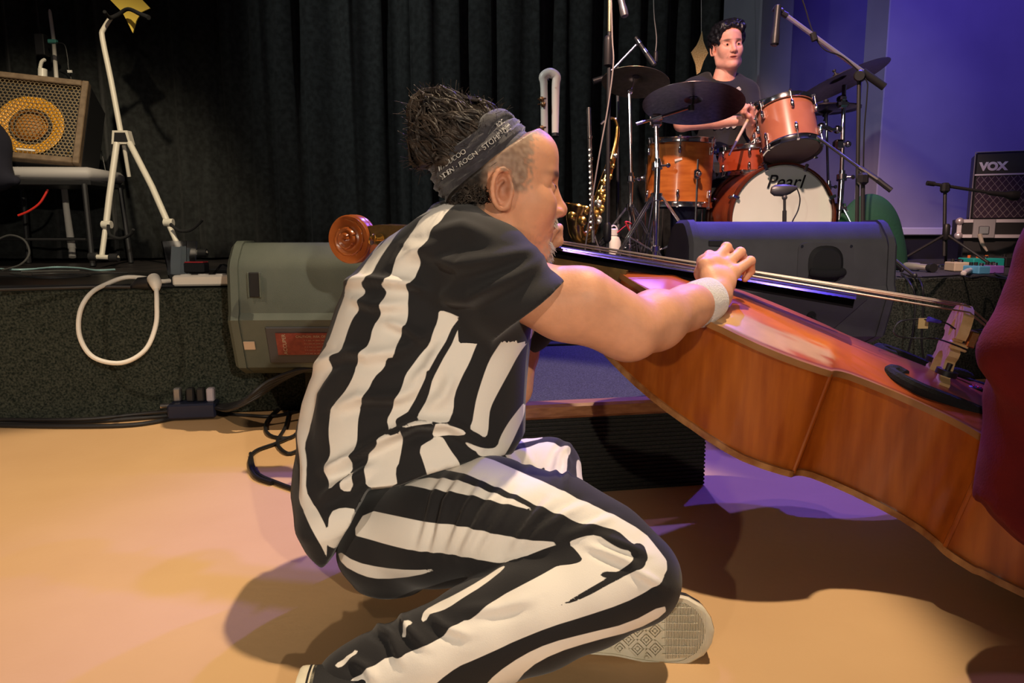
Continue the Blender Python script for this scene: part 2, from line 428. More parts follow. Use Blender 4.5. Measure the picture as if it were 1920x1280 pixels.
# black curtain in folds
def drape(name, u0, u1, n, z0, z1, label, seed, group):
    rnd = np.random.RandomState(seed); nu = int((u1-u0)/.012); nz = 14
    us = np.linspace(u0, u1, nu); ph = np.cumsum(.12+.5*rnd.rand(nu))*1.15
    zz = np.linspace(z0, z1, nz); V = []
    base = .034*np.sin(ph)+.028*np.sin(ph*.37+1.3)+.006*np.sin(ph*1.9)
    for side in (0, .006):
        for i, z in enumerate(zz):
            k = 1+.25*math.sin(i*.5+seed); t = (z-z0)/(z1-z0)
            off = base*k*(1.1-.25*t)+.01*np.sin(ph*.5+i*.35)
            P = SO + np.outer(us+.012*np.sin(ph*.7+i*.2), SU) + np.outer(n+off+side, SN); P[:,2] = z; V.append(P)
    V = np.concatenate(V); fs = []
    for s_ in (0, 1):
        b = s_*nz*nu
        for i in range(nz-1):
            for j in range(nu-1):
                q = (b+i*nu+j, b+i*nu+j+1, b+(i+1)*nu+j+1, b+(i+1)*nu+j); fs.append(q if s_ == 0 else q[::-1])
    b = nz*nu
    fs += [(j+1, j, b+j, b+j+1) for j in range(nu-1)]
    fs += [(i*nu, (i+1)*nu, b+(i+1)*nu, b+i*nu) for i in range(nz-1)]
    fs += [((i+1)*nu+nu-1, i*nu+nu-1, b+i*nu+nu-1, b+(i+1)*nu+nu-1) for i in range(nz-1)]
    o = mesh_np(name, V, np.array(fs), M_curtain, loc=st((u0+u1)/2, n, z0)); tag(o, label, 'curtain', group); return o
drape('stage_curtain', -1.55, 1.62, 2.62, STAGE+.01, 3.2, 'black pleated stage curtain behind the white pole stand and left monitor', 3, 'black stage curtains')
drape('stage_curtain', 1.50, 3.80, 2.40, STAGE+.01, 3.2, 'black pleated stage curtain behind the drummer and saxophone', 8, 'black stage curtains')
# walls
mb = MB(); sbox(mb, -2.6, 5.9, 3.6, 3.68, 0, 3.4); struct(mb, 'wall_back', M_darkwall)
cR = at(1447, 250, 4.7)
cu = float((V3(cR)-SO)@SU); cn = float((V3(cR)-SO)@SN)
mb = MB(); sbox(mb, cu-.115, cu+.115, cn, cn+.5, STAGE, 3.3, .01); struct(mb, 'trim_1', M_column)
mb = MB(); sbox(mb, cu+.115, cu+.72, cn+.12, cn+.2, STAGE, 3.3); struct(mb, 'wall_right_recess', mat('recess_wall', (.07,.07,.12), .65, noise=(.09,.09,.14), scale=4))
mb = MB(); sbox(mb, cu+.70, cu+2.6, cn-.10, cn+.2, STAGE, 3.3, .006); struct(mb, 'wall_right', M_wall)
mb = MB(); sbox(mb, cu+.70, cu+2.6, cn-.16, cn-.10, .585, .635, .006); struct(mb, 'baseboard_right', M_lip)
mb = MB(); sbox(mb, cu+.70, cu+2.6, cn-.13, cn-.10, STAGE, .585); struct(mb, 'trim_2', M_black)
cl = at(36, 90, 4.85); lu = float((V3(cl)-SO)@SU); ln = float((V3(cl)-SO)@SN)
mb = MB(); sbox(mb, lu-1.4, lu+.10, ln, ln+.3, STAGE, 3.3, .01); struct(mb, 'wall_left', M_darkwall)

# ---------------------------------------------------------------- double bass
BO = np.array([0.818782820354108, 1.432450761390926, 0.3039390807377962])
BX = np.array([0.9026047357556096, -0.3378804640119003, -0.26672348240460686])
BS = np.array([-0.35882749572549094, -0.9328347071908086, -0.03259095588542446])
BZ = np.array([0.23779708227459484, -0.12512447455685835, 0.9632218573944127])
def bl(x, s, z): return BO + BX*x + BS*s + BZ*z
def bla(P): P = np.asarray(P); return BO + P[:,0:1]*BX + P[:,1:2]*BS + P[:,2:3]*BZ
M_varn = mat('orange_varnish_top', (1,1,1), .28, vcol='col', noise=.28, scale=9, stretch=(1,1,1), coat=.25, spec=.5)
M_rib_w = mat('flamed_maple_ribs', (.33,.072,.006), .30, noise=(.50,.135,.016), scale=9, coat=.25, bump=.03, bscale=40, stretch=(5,3,.5))
M_edge = mat('worn_plate_edge', (.26,.09,.02), .35, noise=(.50,.25,.09), scale=30, coat=.2)
M_ebony = mat('ebony', (.012,.010,.012), .22, spec=.6)
M_scroll = mat('scroll_maple', (.30,.075,.015), .28, noise=(.42,.125,.03), scale=18, coat=.3)
M_pegbox = mat('pegbox_maple', (.10,.065,.02), .35, noise=(.16,.10,.035), scale=40)
M_bridge = mat('bridge_maple', (.62,.40,.18), .5, noise=(.72,.50,.26), scale=60)
M_foam = mat('black_foam', (.012,.012,.014), .95, bump=.5, bscale=300)
M_steel = mat('wound_string', (.50,.38,.28), .3, metal=.85)
M_chrome = mat('chrome', (.75,.75,.78), .14, metal=1.)
M_brass = mat('brass', (.75,.50,.16), .25, metal=1.)
bass = empty('double_bass', (float(BO[0]), float(BO[1]), 0), 'orange-brown varnished double bass lying on its side, played by the man in stripes', 'double bass')
# body outline : along the axis x, half width
OUT = [(-.648,.035),(-.63,.062),(-.60,.100),(-.565,.140),(-.53,.176),(-.49,.212),(-.45,.242),(-.41,.266),(-.37,.281),(-.33,.288),(-.29,.286),(-.255,.277),(-.222,.262),(-.206,.252),
       (-.200,.236),(-.190,.220),(-.170,.206),(-.135,.199),(-.095,.197),(-.05,.201),(-.01,.212),(.02,.230),(.040,.254),(.050,.279),(.062,.290),(.09,.304),(.13,.319),(.18,.330),(.23,.332),(.28,.323),(.32,.305),(.355,.277),(.385,.235),(.405,.18),(.418,.11),(.422,.05)]
ox = np.array([a for a,_ in OUT]); oh = np.array([b for _,b in OUT])
# fine resampling along the outline's length
seg = np.r_[0, np.cumsum(np.hypot(np.diff(ox), np.diff(oh)))]; tt = np.linspace(0, seg[-1], 150)
oX = np.interp(tt, seg, ox); oH = np.interp(tt, seg, oh)
def zb(x):   # height of the top plate's edge: the body is not parallel to the strings
    x = np.asarray(x, float); return np.where(x > -.40, -.1*(x-.04), .044+.02*(-.40-x))*np.where(x > .1, .55, 1)
RIBD = .192
def zback(x): return zb(x) - RIBD + .10*np.clip(-.30-x, 0, .4)*.9 + .02*np.clip(x-.1, 0, .4)
def plate(name, top, m):
    ns = 49; q = np.linspace(-1, 1, ns); q = np.sign(q)*np.abs(q)**.8
    X = np.repeat(oX, ns); S = np.outer(oH+.006, q).ravel(); Q = np.tile(q, len(oX))
    z0 = zb(X) if top else zback(X)
    ed = np.clip((1-np.abs(Q))/.9, 0, 1); arch = (.030 if top else .004)*np.sin(ed*math.pi/2)**1.1*np.clip((X+.66)/.12, 0, 1)*np.clip((.43-X)/.08, 0, 1)
    lip = .004*np.exp(-((np.abs(Q)-.985)/.02)**2)
    sg = 1 if top else -1
    A = np.c_[X, S, z0+sg*(.0045+arch+lip)]; Bm = np.c_[X, S, z0-sg*.0045]
    n = len(oX); V = np.r_[A, Bm]; N = n*ns; fs = []
    for i in range(n-1):
        for j in range(ns-1):
            fs.append((i*ns+j, (i+1)*ns+j, (i+1)*ns+j+1, i*ns+j+1)); a = N
            fs.append((a+i*ns+j, a+i*ns+j+1, a+(i+1)*ns+j+1, a+(i+1)*ns+j))
        for j in (0, ns-1): fs.append((i*ns+j, (i+1)*ns+j, N+(i+1)*ns+j, N+i*ns+j))
    for i in (0, n-1):
        for j in range(ns-1): fs.append((i*ns+j, i*ns+j+1, N+i*ns+j+1, N+i*ns+j))
    o = mesh_np(name, bla(V), np.array(fs), m, bass, sharp=50); return o, V
o, V = plate('top_plate', True, M_varn)
P2, _ = to_px(bla(V)); rs = np.random.RandomState(2)
def vnoise(P, sc, seed=0):
    from mathutils import noise as mn
    return np.array([mn.noise(Vector((p[0]*sc[0]+seed, p[1]*sc[1]+seed*2.1, p[2]*sc[2]))) for p in P])
nz = vnoise(V, (14, 60, 60), 1.3); nz2 = vnoise(V, (5, 9, 9), 4.)
worn = [(1326,602),(1340,585),(1380,588),(1430,606),(1475,626),(1520,642),(1552,658),(1556,674),(1520,672),(1480,664),(1440,650),(1400,634),(1360,616)]
wd = poly_sd(P2, worn); wm = np.clip(.5-(wd+nz*16)/8, 0, 1)[:,None]
base = np.array([.50,.105,.032])*(1+.35*nz2[:,None]); orange = np.array([.75,.20,.02])
om = np.clip(.5-poly_sd(P2, [(1350,575),(1400,575),(1470,600),(1560,640),(1565,665),(1500,640),(1400,605),(1340,590)])/22-nz*.3, 0, 1)[:,None]
c = base*(1-om)+orange*om; c = c*(1-wm)+np.array([.72,.42,.20])*wm
dm = np.clip(.6-poly_sd(P2, [(1320,590),(1345,570),(1385,575),(1345,592)])/8, 0, 1)[:,None]; c = c*(1-dm*.75)
Q = np.abs(V[:,1])/(np.interp(V[:,0], oX, oH)+.006); em = (np.clip((Q-.955)/.02, 0, 1))[:,None]; c = c*(1-em)+np.array([.42,.20,.07])*em
pf = np.exp(-((Q-.93)/.006)**2)[:,None]; c = c*(1-.5*pf)
set_attr(o, 'col', np.clip(c, .01, 1))
o, V = plate('back_plate', False, M_edge)
# ribs: one panel per bout on each side, meeting at the corners
icor = [int(np.argmin(np.abs(oX-a))) for a in (-.206, .050)]
for sd in (1, -1):
    for a, b, nm in ((0, icor[0], 'upper_rib'), (icor[0], icor[1], 'middle_rib'), (icor[1], len(oX)-1, 'lower_rib')):
        idx = np.arange(a, b+1); V = []; n = len(idx)
        for k, (off, dz) in enumerate(((0, 0), (0, .25), (0, .5), (0, .75), (0, 1), (-.004, 1), (-.004, 0))):
            V.append(np.c_[oX[idx], sd*(oH[idx]-.003+off), zb(oX[idx])*(1-dz)+zback(oX[idx])*dz])
        V = np.concatenate(V); fs = [((k*n+i), (k*n+i+1), ((k+1)%7)*n+i+1, ((k+1)%7)*n+i) for k in range(7) for i in range(n-1)]
        o = mesh_np(nm, bla(V), np.array(fs), None, bass, sharp=50)
        o['_rib'] = 1
        o.data.materials.append(M_rib_w)
mb = MB(); Z0 = float(zb(.42))
mb.box(bl(.421, 0, Z0-.09), (.008, .10, .18), np.stack([BX, BS, BZ], 1)); mb.build('tail_rib', M_rib_w, bass, 0)
# rounded corner edges where the ribs meet
for sd in (1, -1):
    for ic in icor:
        mb = MB(); x = oX[ic]; h_ = oH[ic]
        mb.tube([bl(x, sd*(h_-.003), float(zb(x))), bl(x, sd*(h_-.003), float(zback(x)))], .0045, 8); mb.build('corner_block', M_rib_w, bass)
# neck, fingerboard, pegbox and scroll
def zs(x): return .182+.128*x
mb = MB(); secs = []
for x, hw_, d in ((-1.075,.024,.022),(-.95,.026,.026),(-.80,.030,.028),(-.70,.034,.034),(-.655,.040,.07),(-.635,.045,.115)):
    ring = []
    for k in range(11):
        a = math.pi*k/10; ring.append(bl(x, hw_*math.cos(a), zs(x)-.036-d*math.sin(a)))
    secs += ring
n = 11; mb.add(secs, [(i*n+k, i*n+k+1, (i+1)*n+k+1, (i+1)*n+k) for i in range(5) for k in range(n-1)]+[(i*n, (i+1)*n, (i+1)*n+n-1, i*n+n-1) for i in range(5)]+[tuple(range(n)), tuple(range(5*n, 6*n))])
mb.build('neck', M_pegbox, bass)
mb = MB(); secs = []; xs = np.linspace(-1.07, -.19, 24)
for x in xs:
    hw_ = .0225+(x+1.07)/.88*.023; zt = zs(x)-.011
    for k in range(11):
        a = -1+2*k/10; secs.append(bl(x, hw_*a, zt-.0075*a*a))
    th = .024 if x < -.62 else .024+.004*(x+.62)
    secs += [bl(x, -hw_*.97, zt-th), bl(x, hw_*.97, zt-th)]
n = 13; m_ = len(xs)
mb.add(secs, [(i*n+k, i*n+(k+1)%n, (i+1)*n+(k+1)%n, (i+1)*n+k) for i in range(m_-1) for k in range(n)]+[tuple(range(n)), tuple((m_-1)*n+k for k in range(n))])
fb = mb.build('fingerboard', M_ebony, bass, 40)
mb = MB(); mb.box(bl(-1.075, 0, zs(-1.07)-.008), (.008, .046, .016), np.stack([BX, BS, BZ], 1), .002); mb.build('nut', M_ebony, bass)
# ebony strip of light on the plate's centre under the board
# pegbox: tapering open box bending back to the scroll
SC = np.array([-1.325, .012, -.062])
pb = [(-1.07,.028,.006,.055),(-1.13,.029,.002,.060),(-1.19,.028,-.008,.058),(-1.25,.026,-.022,.050),(-1.285,.023,-.036,.040)]
mb = MB(); vs = []
for x, w_, zt, dd in pb:
    z1 = zt+.018; vs += [bl(x, w_, z1), bl(x, w_, z1-dd), bl(x, -w_, z1-dd), bl(x, -w_, z1), bl(x, -w_+.010, z1), bl(x, -w_+.010, z1-dd*.75), bl(x, w_-.010, z1-dd*.75), bl(x, w_-.010, z1)]
mb.add(vs, [(i*8+k, i*8+(k+1)%8, (i+1)*8+(k+1)%8, (i+1)*8+k) for i in range(4) for k in range(8)]+[tuple(range(8)), tuple(range(32, 40))]); mb.build('pegbox', M_pegbox, bass, 30)
def snail(sd):
    na, nr = 96, 26; tmax = 2.35*2*math.pi; V = []
    ths = np.linspace(0, tmax, 400); rr = .056*np.exp(-ths/tmax*1.35)
    hh = .020+.027*(ths/tmax)**.8
    rad = np.linspace(0, .0565, nr); fs = []
    for i in range(nr):
        for j in range(na):
            ph = 2*math.pi*j/na; H = .004
            for k in range(3):
                th = ph+2*math.pi*k
                if th <= tmax:
                    r = np.interp(th, ths, rr)
                    if rad[i] <= r+.0006:
                        e = (r-rad[i]); hv = np.interp(th, ths, hh)-.0035*math.exp(-((e-.012)/.006)**2); H = max(H, hv) if e > .0018 else max(H, hv-.002)
            a = ph*-1+2.6
            V.append(bl(SC[0]+rad[i]*math.cos(a), SC[1]+sd*H, SC[2]+rad[i]*math.sin(a)))
    fs = [(i*na+j, (i+1)*na+j, (i+1)*na+(j+1)%na, i*na+(j+1)%na) for i in range(nr-1) for j in range(na)]
    return V, fs
mb = MB()
for sd in (1, -1): mb.add(*snail(sd))
pr = []
for s_ in (-.0215, -.0195, -.0155, -.008, -.001, 0, .001, .008, .0155, .0195, .0215):
    r_ = .0565 + (.0 if abs(s_) > .018 else (.0035 if abs(s_) > .012 else (.0015 if abs(s_) > .003 else .0040))); pr.append((r_, s_))
mb.lathe(pr, bl(*SC), BS, 64, BX)
mb.tube([bl(SC[0]+.02,SC[1],SC[2]-.030), bl(-1.27,0,-.05), bl(-1.23,0,-.045)], [.026,.024,.020], 12)
mb.build('scroll', M_scroll, bass, 40)
for i, x in enumerate((-1.115, -1.155, -1.20, -1.24)):
    sd = 1 if i % 2 else -1; z = -.008-.012*i*.8
    mb = MB(); mb.cyl(bl(x, 0, z), bl(x, sd*.055, z), .0045, 10); mb.cyl(bl(x, sd*.028, z), bl(x, sd*.034, z), .014, 16)
    mb.sphere(bl(x, sd*.066, z), .014, 10, (.35,1,1), np.stack([BX, BS, BZ], 1)); mb.build('tuning_peg', M_brass, bass)
# strings
for i in range(4):
    t = (i-1.5)/1.5; s1_, s0_ = t*.043, t*.0135
    zt = .182-.010*t*t
    pts = [bl(-1.22+.03*i, s0_*.4, -.004), bl(-1.075, s0_, zs(-1.075)-.001), bl(0, s1_, zt+.001), bl(.20, s1_*.6, .085)]
    mb = MB(); mb.tube(pts, [.0013,.0018,.0019,.0018][i] if i else .0014, 6); mb.build('string', M_steel, bass)
# bridge with its cut-outs: two legs, waist and heart
def brp(sgn): return [(s*sgn, z) for s, z in ((.040,.026),(.082,.026),(.084,.040),(.066,.048),(.060,.066),(.054,.078),(.062,.088),(.062,.098),(.040,.103),(.036,.112),(.044,.120),(.060,.122),(.063,.134),(.058,.152),(.050,.166),(.028,.178),(.0045,.182),(.0045,.150),(.013,.142),(.016,.134),(.010,.126),(.005,.118),(.005,.086),(.022,.080),(.034,.066),(.040,.048))]
mb = MB()
for sg in (1, -1): mb.prism(brp(sg), bl(-.009, 0, 0), BS, BZ, BX, .018)
mb.prism([(-.0046,.150),(.0046,.150),(.0046,.1815),(-.0046,.1815)], bl(-.008,0,0), BS, BZ, BX, .015)
mb.prism([(-.0052,.086),(.0052,.086),(.0052,.118),(-.0052,.118)], bl(-.009,0,0), BS, BZ, BX, .018)
br = mb.build('bridge', M_bridge, bass, 30)
for sg in (1, -1):
    mb = MB(); mb.cyl(bl(0, sg*.060, .052), bl(0, sg*.060, .062), .019, 18); mb.cyl(bl(0, sg*.06, .045), bl(0, sg*.06, .075), .005, 10); mb.build('adjuster_wheel', M_blackplastic, br)
mb = MB(); mb.box(bl(.004, .043, .108), (.03, .022, .014), np.stack([BX,BS,BZ],1), .002); tag(mb.build('wooden_pickup_block', M_bridge, br), 'small pale wooden pickup block')
mb = MB(); mb.box(bl(.02, .046, .128), (.014, .024, .03), np.stack([BX,BS,BZ],1), .002); mb.build('pickup_clip', M_brass, br)
# black foam plugs in the f-holes and round plug, both sides
for sd in (1, -1):
    fp = [(-.079,.130),(-.092,.148),(-.105,.135),(-.107,.108),(-.088,.095),(-.062,.130),(-.028,.158),(.02,.172),(.06,.176),(.10,.187),(.145,.20),(.16,.185)]
    fp = [(-.070,.098),(-.084,.088),(-.096,.103),(-.098,.128),(-.080,.155),(-.045,.166),(-.005,.160),(.03,.157),(.066,.158),(.100,.168),(.14,.18)]
    pts = [bl(x, sd*s, float(zb(x))+.020+.006*math.cos(s*8)) for x, s in fp]
    mb = MB(); mb.tube(pts, [.011]*4+[.0125]*5+[.011,.009], 10, smooth_n=5, up=BZ); mb.build('f_hole_foam', M_foam, bass)
    mb = MB(); mb.lathe([(.013,-.006),(.015,0),(.015,.012),(.012,.014)], bl(.075, sd*.222, float(zb(.07))+.006), BZ, 18); mb.build('f_hole_plug', M_foam, bass)
# tailpiece, endpin
mb = MB(); mb.prism([(.19,-.03),(.19,.03),(.38,.05),(.40,0),(.38,-.05)], bl(0,0,.055), BX, BS, BZ, .014); mb.build('tailpiece', M_ebony, bass)
mb = MB(); mb.cyl(bl(.42,0,-.09), bl(.52,0,-.10), .006, 8); mb.build('endpin', M_chrome, bass)
# pickup cable with its blue plug and masking tape flag
mb = MB(); cab = [at(1845,618,1.40), at(1800,620,1.40), at(1775,606,1.40), at(1745,600,1.41), at(1715,598,1.42), at(1688,603,1.42), at(1676,618,1.42), at(1684,630,1.42), at(1715,634,1.42), at(1755,635,1.40), at(1790,646,1.37), at(1815,656,1.36)]
mb.tube(cab, .0016, 6, smooth_n=5); cbl = mb.build('pickup_cable', M_wires, bass)
mb = MB(); mb.tube([at(1740,598,1.405), at(1752,601,1.405), at(1765,604,1.40)], [.0055,.004,.0025], 10); mb.build('plug', mat('blue_plug', (.05,.04,.35), .3), cbl)
mb = MB(); mb.box(at(1731,606,1.415), (.019, .001, .020)); tag(mb.build('tape_flag', mat('masking_tape', (.38,.28,.12), .8), cbl), 'beige masking tape flag')
# small glowing-red studded clip and black felt mute lying on the top plate
def pl_pt(px, py, off=.03):
    u = (px-960)/F; v = (640-py)/F; d = np.array([u, CP+v*SP, -SP+v*CP]); c0 = np.array([0,0,CAMZ])
    t = np.dot(BO+BZ*off-c0, BZ)/np.dot(d, BZ); return c0+d*t
p_ = pl_pt(1832, 730, .030); mb = MB(); mb.sphere(p_, .016, 14, (1.1,.75,.35), np.stack([BX,BS,BZ],1)); mic_clip = mb.build('contact_pickup', M_blackplastic, bass)
mb = MB()
for k in range(7):
    a = k*.9; mb.sphere(p_+BX*.010*math.cos(a)*(k>0)+BS*.007*math.sin(a)*(k>0)+BZ*.0055, .0017, 6)
mb.build('stud', mat('ruby_stud', (.6,.02,.15), .2), mic_clip)
mb = MB(); mb.tube([p_+BX*.012, pl_pt(1860,738,.03), pl_pt(1905,742,.03), pl_pt(1950,760,.03)], .0014, 6, smooth_n=4); mb.build('pickup_cable', M_wires, bass)
mb = MB(); p_ = pl_pt(1802,698,.045); mb.sphere(p_, .02, 12, (1.2,.6,.4), np.stack([BX,BS,BZ],1)); mb.build('felt_mute', M_foam, bass)

# ---------------------------------------------------------------- the seated man in stripes
def skin_mat(name, rough=.5):
    m = mat(name, (1,1,1), rough, vcol='col', noise=.10, scale=45, bump=.10, bscale=220, spec=.4)
    b = m.node_tree.nodes['Principled BSDF']; b.inputs['Subsurface Weight'].default_value = .12; b.inputs['Subsurface Radius'].default_value = (.02,.008,.004); b.inputs['Subsurface Scale'].default_value = .5
    return m
M_skin = skin_mat('skin')
M_hair = mat('dark_hair', (.010,.008,.008), .55, noise=(.060,.044,.034), scale=40, spec=.35)
M_eye = mat('eye_white', (.75,.72,.70), .2); M_iris = mat('dark_iris', (.015,.008,.005), .1)
SKIN = np.array([.70,.34,.20])
def cloth_mat(name):
    """black and white striped cloth: the stored stripe distance is thresholded per pixel"""
    m = mat(name, (.5,.5,.5), .8, sheen=.15, spec=.25, bump=.12, scale=300, bscale=700)
    nt = m.node_tree; b = nt.nodes['Principled BSDF']
    a = nt.nodes.new('ShaderNodeAttribute'); a.attribute_name = 'stripe'
    r = nt.nodes.new('ShaderNodeValToRGB'); r.color_ramp.elements[0].position = .49; r.color_ramp.elements[0].color = (.78,.73,.66,1)
    r.color_ramp.elements[1].position = .51; r.color_ramp.elements[1].color = (.016,.015,.016,1)
    nt.links.new(a.outputs['Fac'], r.inputs['Fac']); nt.links.new(r.outputs[0], b.inputs['Base Color']); return m
M_cloth = cloth_mat('striped_cloth')
def rot_axes(f, l, u): return np.stack([V3(f), V3(l), V3(u)], 1)
def head_mesh(h=.0024, style=0):
    """a head in its own frame: x forward (nose), y left, z up, origin between the eyes' height and the ears"""
    G = Field((-.135,-.105,-.215), (.14,.105,.145), h)
    G.ell((-.020,0,.038), (.098,.077,.083), k=.0); G.ell((.030,0,-.010), (.064,.066,.085), k=.03)
    G.ell((.035,0,-.045), (.054,.055,.066), k=.03)
    for s in (1,-1):
        G.cone((-.005,s*.058,-.045), (.012,s*.052,-.078), .018, .017, k=.03); G.cone((.012,s*.052,-.078), (.064,s*.014,-.100), .017, .015, k=.025)
        G.ell((.058,s*.040,-.022), (.026,.024,.026), k=.022)
        G.cone((.088,s*.010,.021), (.070,s*.048,.020), .009, .008, k=.014)
    G.ell((.073,0,-.098), (.019,.022,.017), k=.022)
    G.ell((.060,0,.055), (.036,.055,.036), k=.03)
    for s in (1,-1): G.ell((.092,s*.033,.002), (.016,.019,.011), k=.014, op='sub')
    for s in (1,-1):
        G.ell((.0735,s*.033,.001), (.0150,.0175,.0125), k=.004)
        G.cone((.083,s*.019,-.0005), (.081,s*.047,.000), .0032, .0028, k=.004)
        G.cone((.0825,s*.019,.007), (.078,s*.048,.006), .0034, .003, k=.004)
    G.cone((.088,0,.016), (.106,0,-.026), .0085, .0105, k=.012); G.ell((.108,0,-.031), (.012,.0125,.0115), k=.008)
    for s in (1,-1): G.ell((.098,s*.0135,-.035), (.0125,.0085,.0085), k=.006)
    for s in (1,-1): G.ell((.102,s*.0075,-.0445), (.0065,.0040,.0050), k=.003, op='sub')
    G.ell((.077,0,-.058), (.018,.028,.019), k=.016)
    G.ell((.0890,0,-.0590), (.0085,.0215,.0052), k=.004); G.ell((.0865,0,-.0700), (.0085,.0190,.0058), k=.004)
    G.ell((.0965,0,-.0648), (.013,.024,.0028), k=.002, op='sub')
    for s in (1,-1):
        c = np.array([-.010, s*.071, -.006]); R = rot_axes((.93,s*.30,.10), (-.30*s,.95,0), (-.12,0,.99))
        G.ell(c+[0,s*.008,0], (.0185,.0085,.031), R, k=.004); G.ell(c+[.003,s*.0165,.003], (.0120,.0095,.021), R, k=.003, op='sub'); G.path([c+[-.008,s*.010,-.012], c+[-.006,s*.011,.004], c+[.002,s*.010,.012]], [.0028]*3, k=.003)
        rim = []; 
        for t in np.linspace(-2.4, 2.0, 14): rim.append(c+np.array([-.016*math.cos(t)+.0, s*(.016+.004*math.cos(t)), .029*math.sin(t)*1.0]))
        G.path(rim, [.0036]*14, k=.003)
        G.ell(c+[.008,s*.009,-.024], (.0075,.006,.0095), k=.005); G.ell(c+[.014,s*.010,-.004], (.005,.005,.008), k=.005)
    G.cone((-.030,0,-.075), (-.045,0,-.21), .053, .050, k=.03); G.cone((.0,0,-.08), (-.02,0,-.21), .044, .046, k=.03)
    return G.mesh()
HV, HF = head_mesh(); HVN = vnormals(HV, HF)
def head_color(V, tone, beard=0., grey=0., lips=1.):
    c = np.repeat(tone[None], len(V), 0)
    x, y, z = V.T
    def g(cx, cy, cz, r): return np.exp(-(((x-cx)/r[0])**2+((np.abs(y)-cy)/r[1])**2+((z-cz)/r[2])**2))
    c *= (1-.0*x)[:,None]
    lip = np.clip(1.6*g(.094,0,-.065,(.014,.018,.0085)), 0, 1)[:,None]; c = c*(1-lip*lips)+np.array([.48,.16,.13])*lip*lips
    ear = np.clip(g(-.008,.082,-.004,(.025,.02,.038)), 0, 1)[:,None]; c = c*(1-.35*ear)+np.array([.72,.22,.13])*.35*ear
    nose = g(.11,0,-.03,(.02,.02,.02))[:,None]; c = c*(1-.25*nose)+np.array([.70,.24,.15])*.25*nose
    lid = g(.088,.034,.004,(.014,.02,.0035))[:,None]; c = c*(1-.55*lid); con = np.clip(1.3*g(-.006,.086,-.002,(.009,.012,.017)), 0, 1)[:,None]; c = c*(1-.55*con)  # con: shade painted into the hollow of the ear
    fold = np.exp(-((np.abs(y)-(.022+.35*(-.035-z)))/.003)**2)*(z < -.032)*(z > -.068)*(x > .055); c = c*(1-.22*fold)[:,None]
    brow = np.clip(1.5*g(.085,.034,.024,(.03,.024,.0048)), 0, 1)[:,None]; c = c*(1-.8*brow)+np.array([.02,.015,.012])*.8*brow
    return c
def place(V, pos, R, s=1.): return V*s @ np.array(R).T + V3(pos)
# --- joints
pelvis = at(715, 985, 1.30); chest = at(800, 620, 1.30); neckb = at(918, 425, 1.285)
hipN = at(700, 990, 1.19); kneeN = at(1192, 1080, 1.07); ankN = at(655, 1252, .985)
hipF = at(800, 935, 1.40); kneeF = at(1035, 885, 1.53); ankF = at(1035, 1085, 1.20)
shN = at(908, 512, 1.165); elN = at(1178, 620, 1.20); wrN = at(1342, 556, 1.385)
shF = at(960, 520, 1.46); elF = at(962, 728, 1.43); wrF = at(1003, 505, 1.60)
man = empty('person', (float(pelvis[0]), float(pelvis[1]), 0), 'man in black and white stripes sitting on the floor, plucking the bass', 'person')
# --- body: one skin surface (trunk, arms, legs) with the head and hands meshed finer and joined in
G = Field((-.45,.75,-.01), (.62,2.0,.98), .0055)
G.gencyl([(at(750,985,1.31),.080,.09),(at(760,800,1.31),.10,.10),(chest,.115,.12),(at(850,500,1.31),.10,.10)], V3(chest)-V3(pelvis), (1,0,0), k=.03)
G.cone(at(872,490,1.30), neckb, .055, .050, .02)
def arm(a, b, c, r):
    G.path([a, a*.45+b*.55, b], [r*.90, r*.98, r*.80], .02)
    G.path([b, b*.72+c*.28, b*.35+c*.65, c], [r*.84, r*.86, r*.66, r*.50], .025)
arm(shN, elN, wrN, .055)
G.cone(at(1095,560,1.17), at(1150,590,1.19), .051, .047, .02)
arm(shF, elF, wrF, .039)
for a, b, c in ((at(760,1000,1.23), at(1185,1080,1.08), at(640,1275,1.0)), (hipF, kneeF, ankF)): G.path([a, b], [.058,.042], .03); G.path([b, b*.7+c*.3, c], [.040,.043,.030], .02)
bv, bf = G.mesh(); bv = relax(bv, bf, 2)
bc = np.repeat(SKIN[None], len(bv), 0)
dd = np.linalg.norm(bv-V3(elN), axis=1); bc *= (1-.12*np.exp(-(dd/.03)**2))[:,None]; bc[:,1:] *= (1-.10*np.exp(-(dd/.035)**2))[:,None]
# head
yaw = math.radians(14); fwd = np.array([math.cos(yaw), math.sin(yaw), -.03]); fwd /= np.linalg.norm(fwd)
lft = np.cross([0,0,1.], fwd); lft /= np.linalg.norm(lft); upv = np.cross(fwd, lft); HR = rot_axes(fwd, lft, upv)
HP = V3(at(930, 353, 1.24)); HS = 1.04
hc = head_color(HV, SKIN*np.array([1.0,.98,.95]))
x, y, z = HV.T
n3 = vnoise(HV, (160,160,160), 2.)
stub = np.clip((.035-x)/.016+n3*1.2, 0, 1)*np.clip((z-.018+.0*x+(x<-.03)*.06)/.008+n3, 0, 1)+np.clip((z-.066-.3*(x-.02))/.012+n3*1.2, 0, 1)*np.clip((.088-x)/.01, 0, 1)
side = np.clip((.040+.12*np.clip(z,0,.06)-x)/.014+n3*1.1, 0, 1)*np.clip((x+.0)/.01, 0, 1)*np.clip((z+.012)/.008, 0, 1)
stub = np.clip(stub+side, 0, 1)[:,None]; bk = np.clip((-.022-x)/.02, 0, 1)[:,None]; hairc = (np.array([.20,.155,.115])*(1-bk)+np.array([.02,.016,.014])*bk)*(1+.9*np.clip(n3,-.8,1))[:,None]
stub = stub*(.8+.2*bk); hc = hc*(1-stub)+hairc*stub
def gg(cx, cy, cz, r): return np.exp(-(((x-cx)/r[0])**2+((np.abs(y)-cy)/r[1])**2+((z-cz)/r[2])**2))
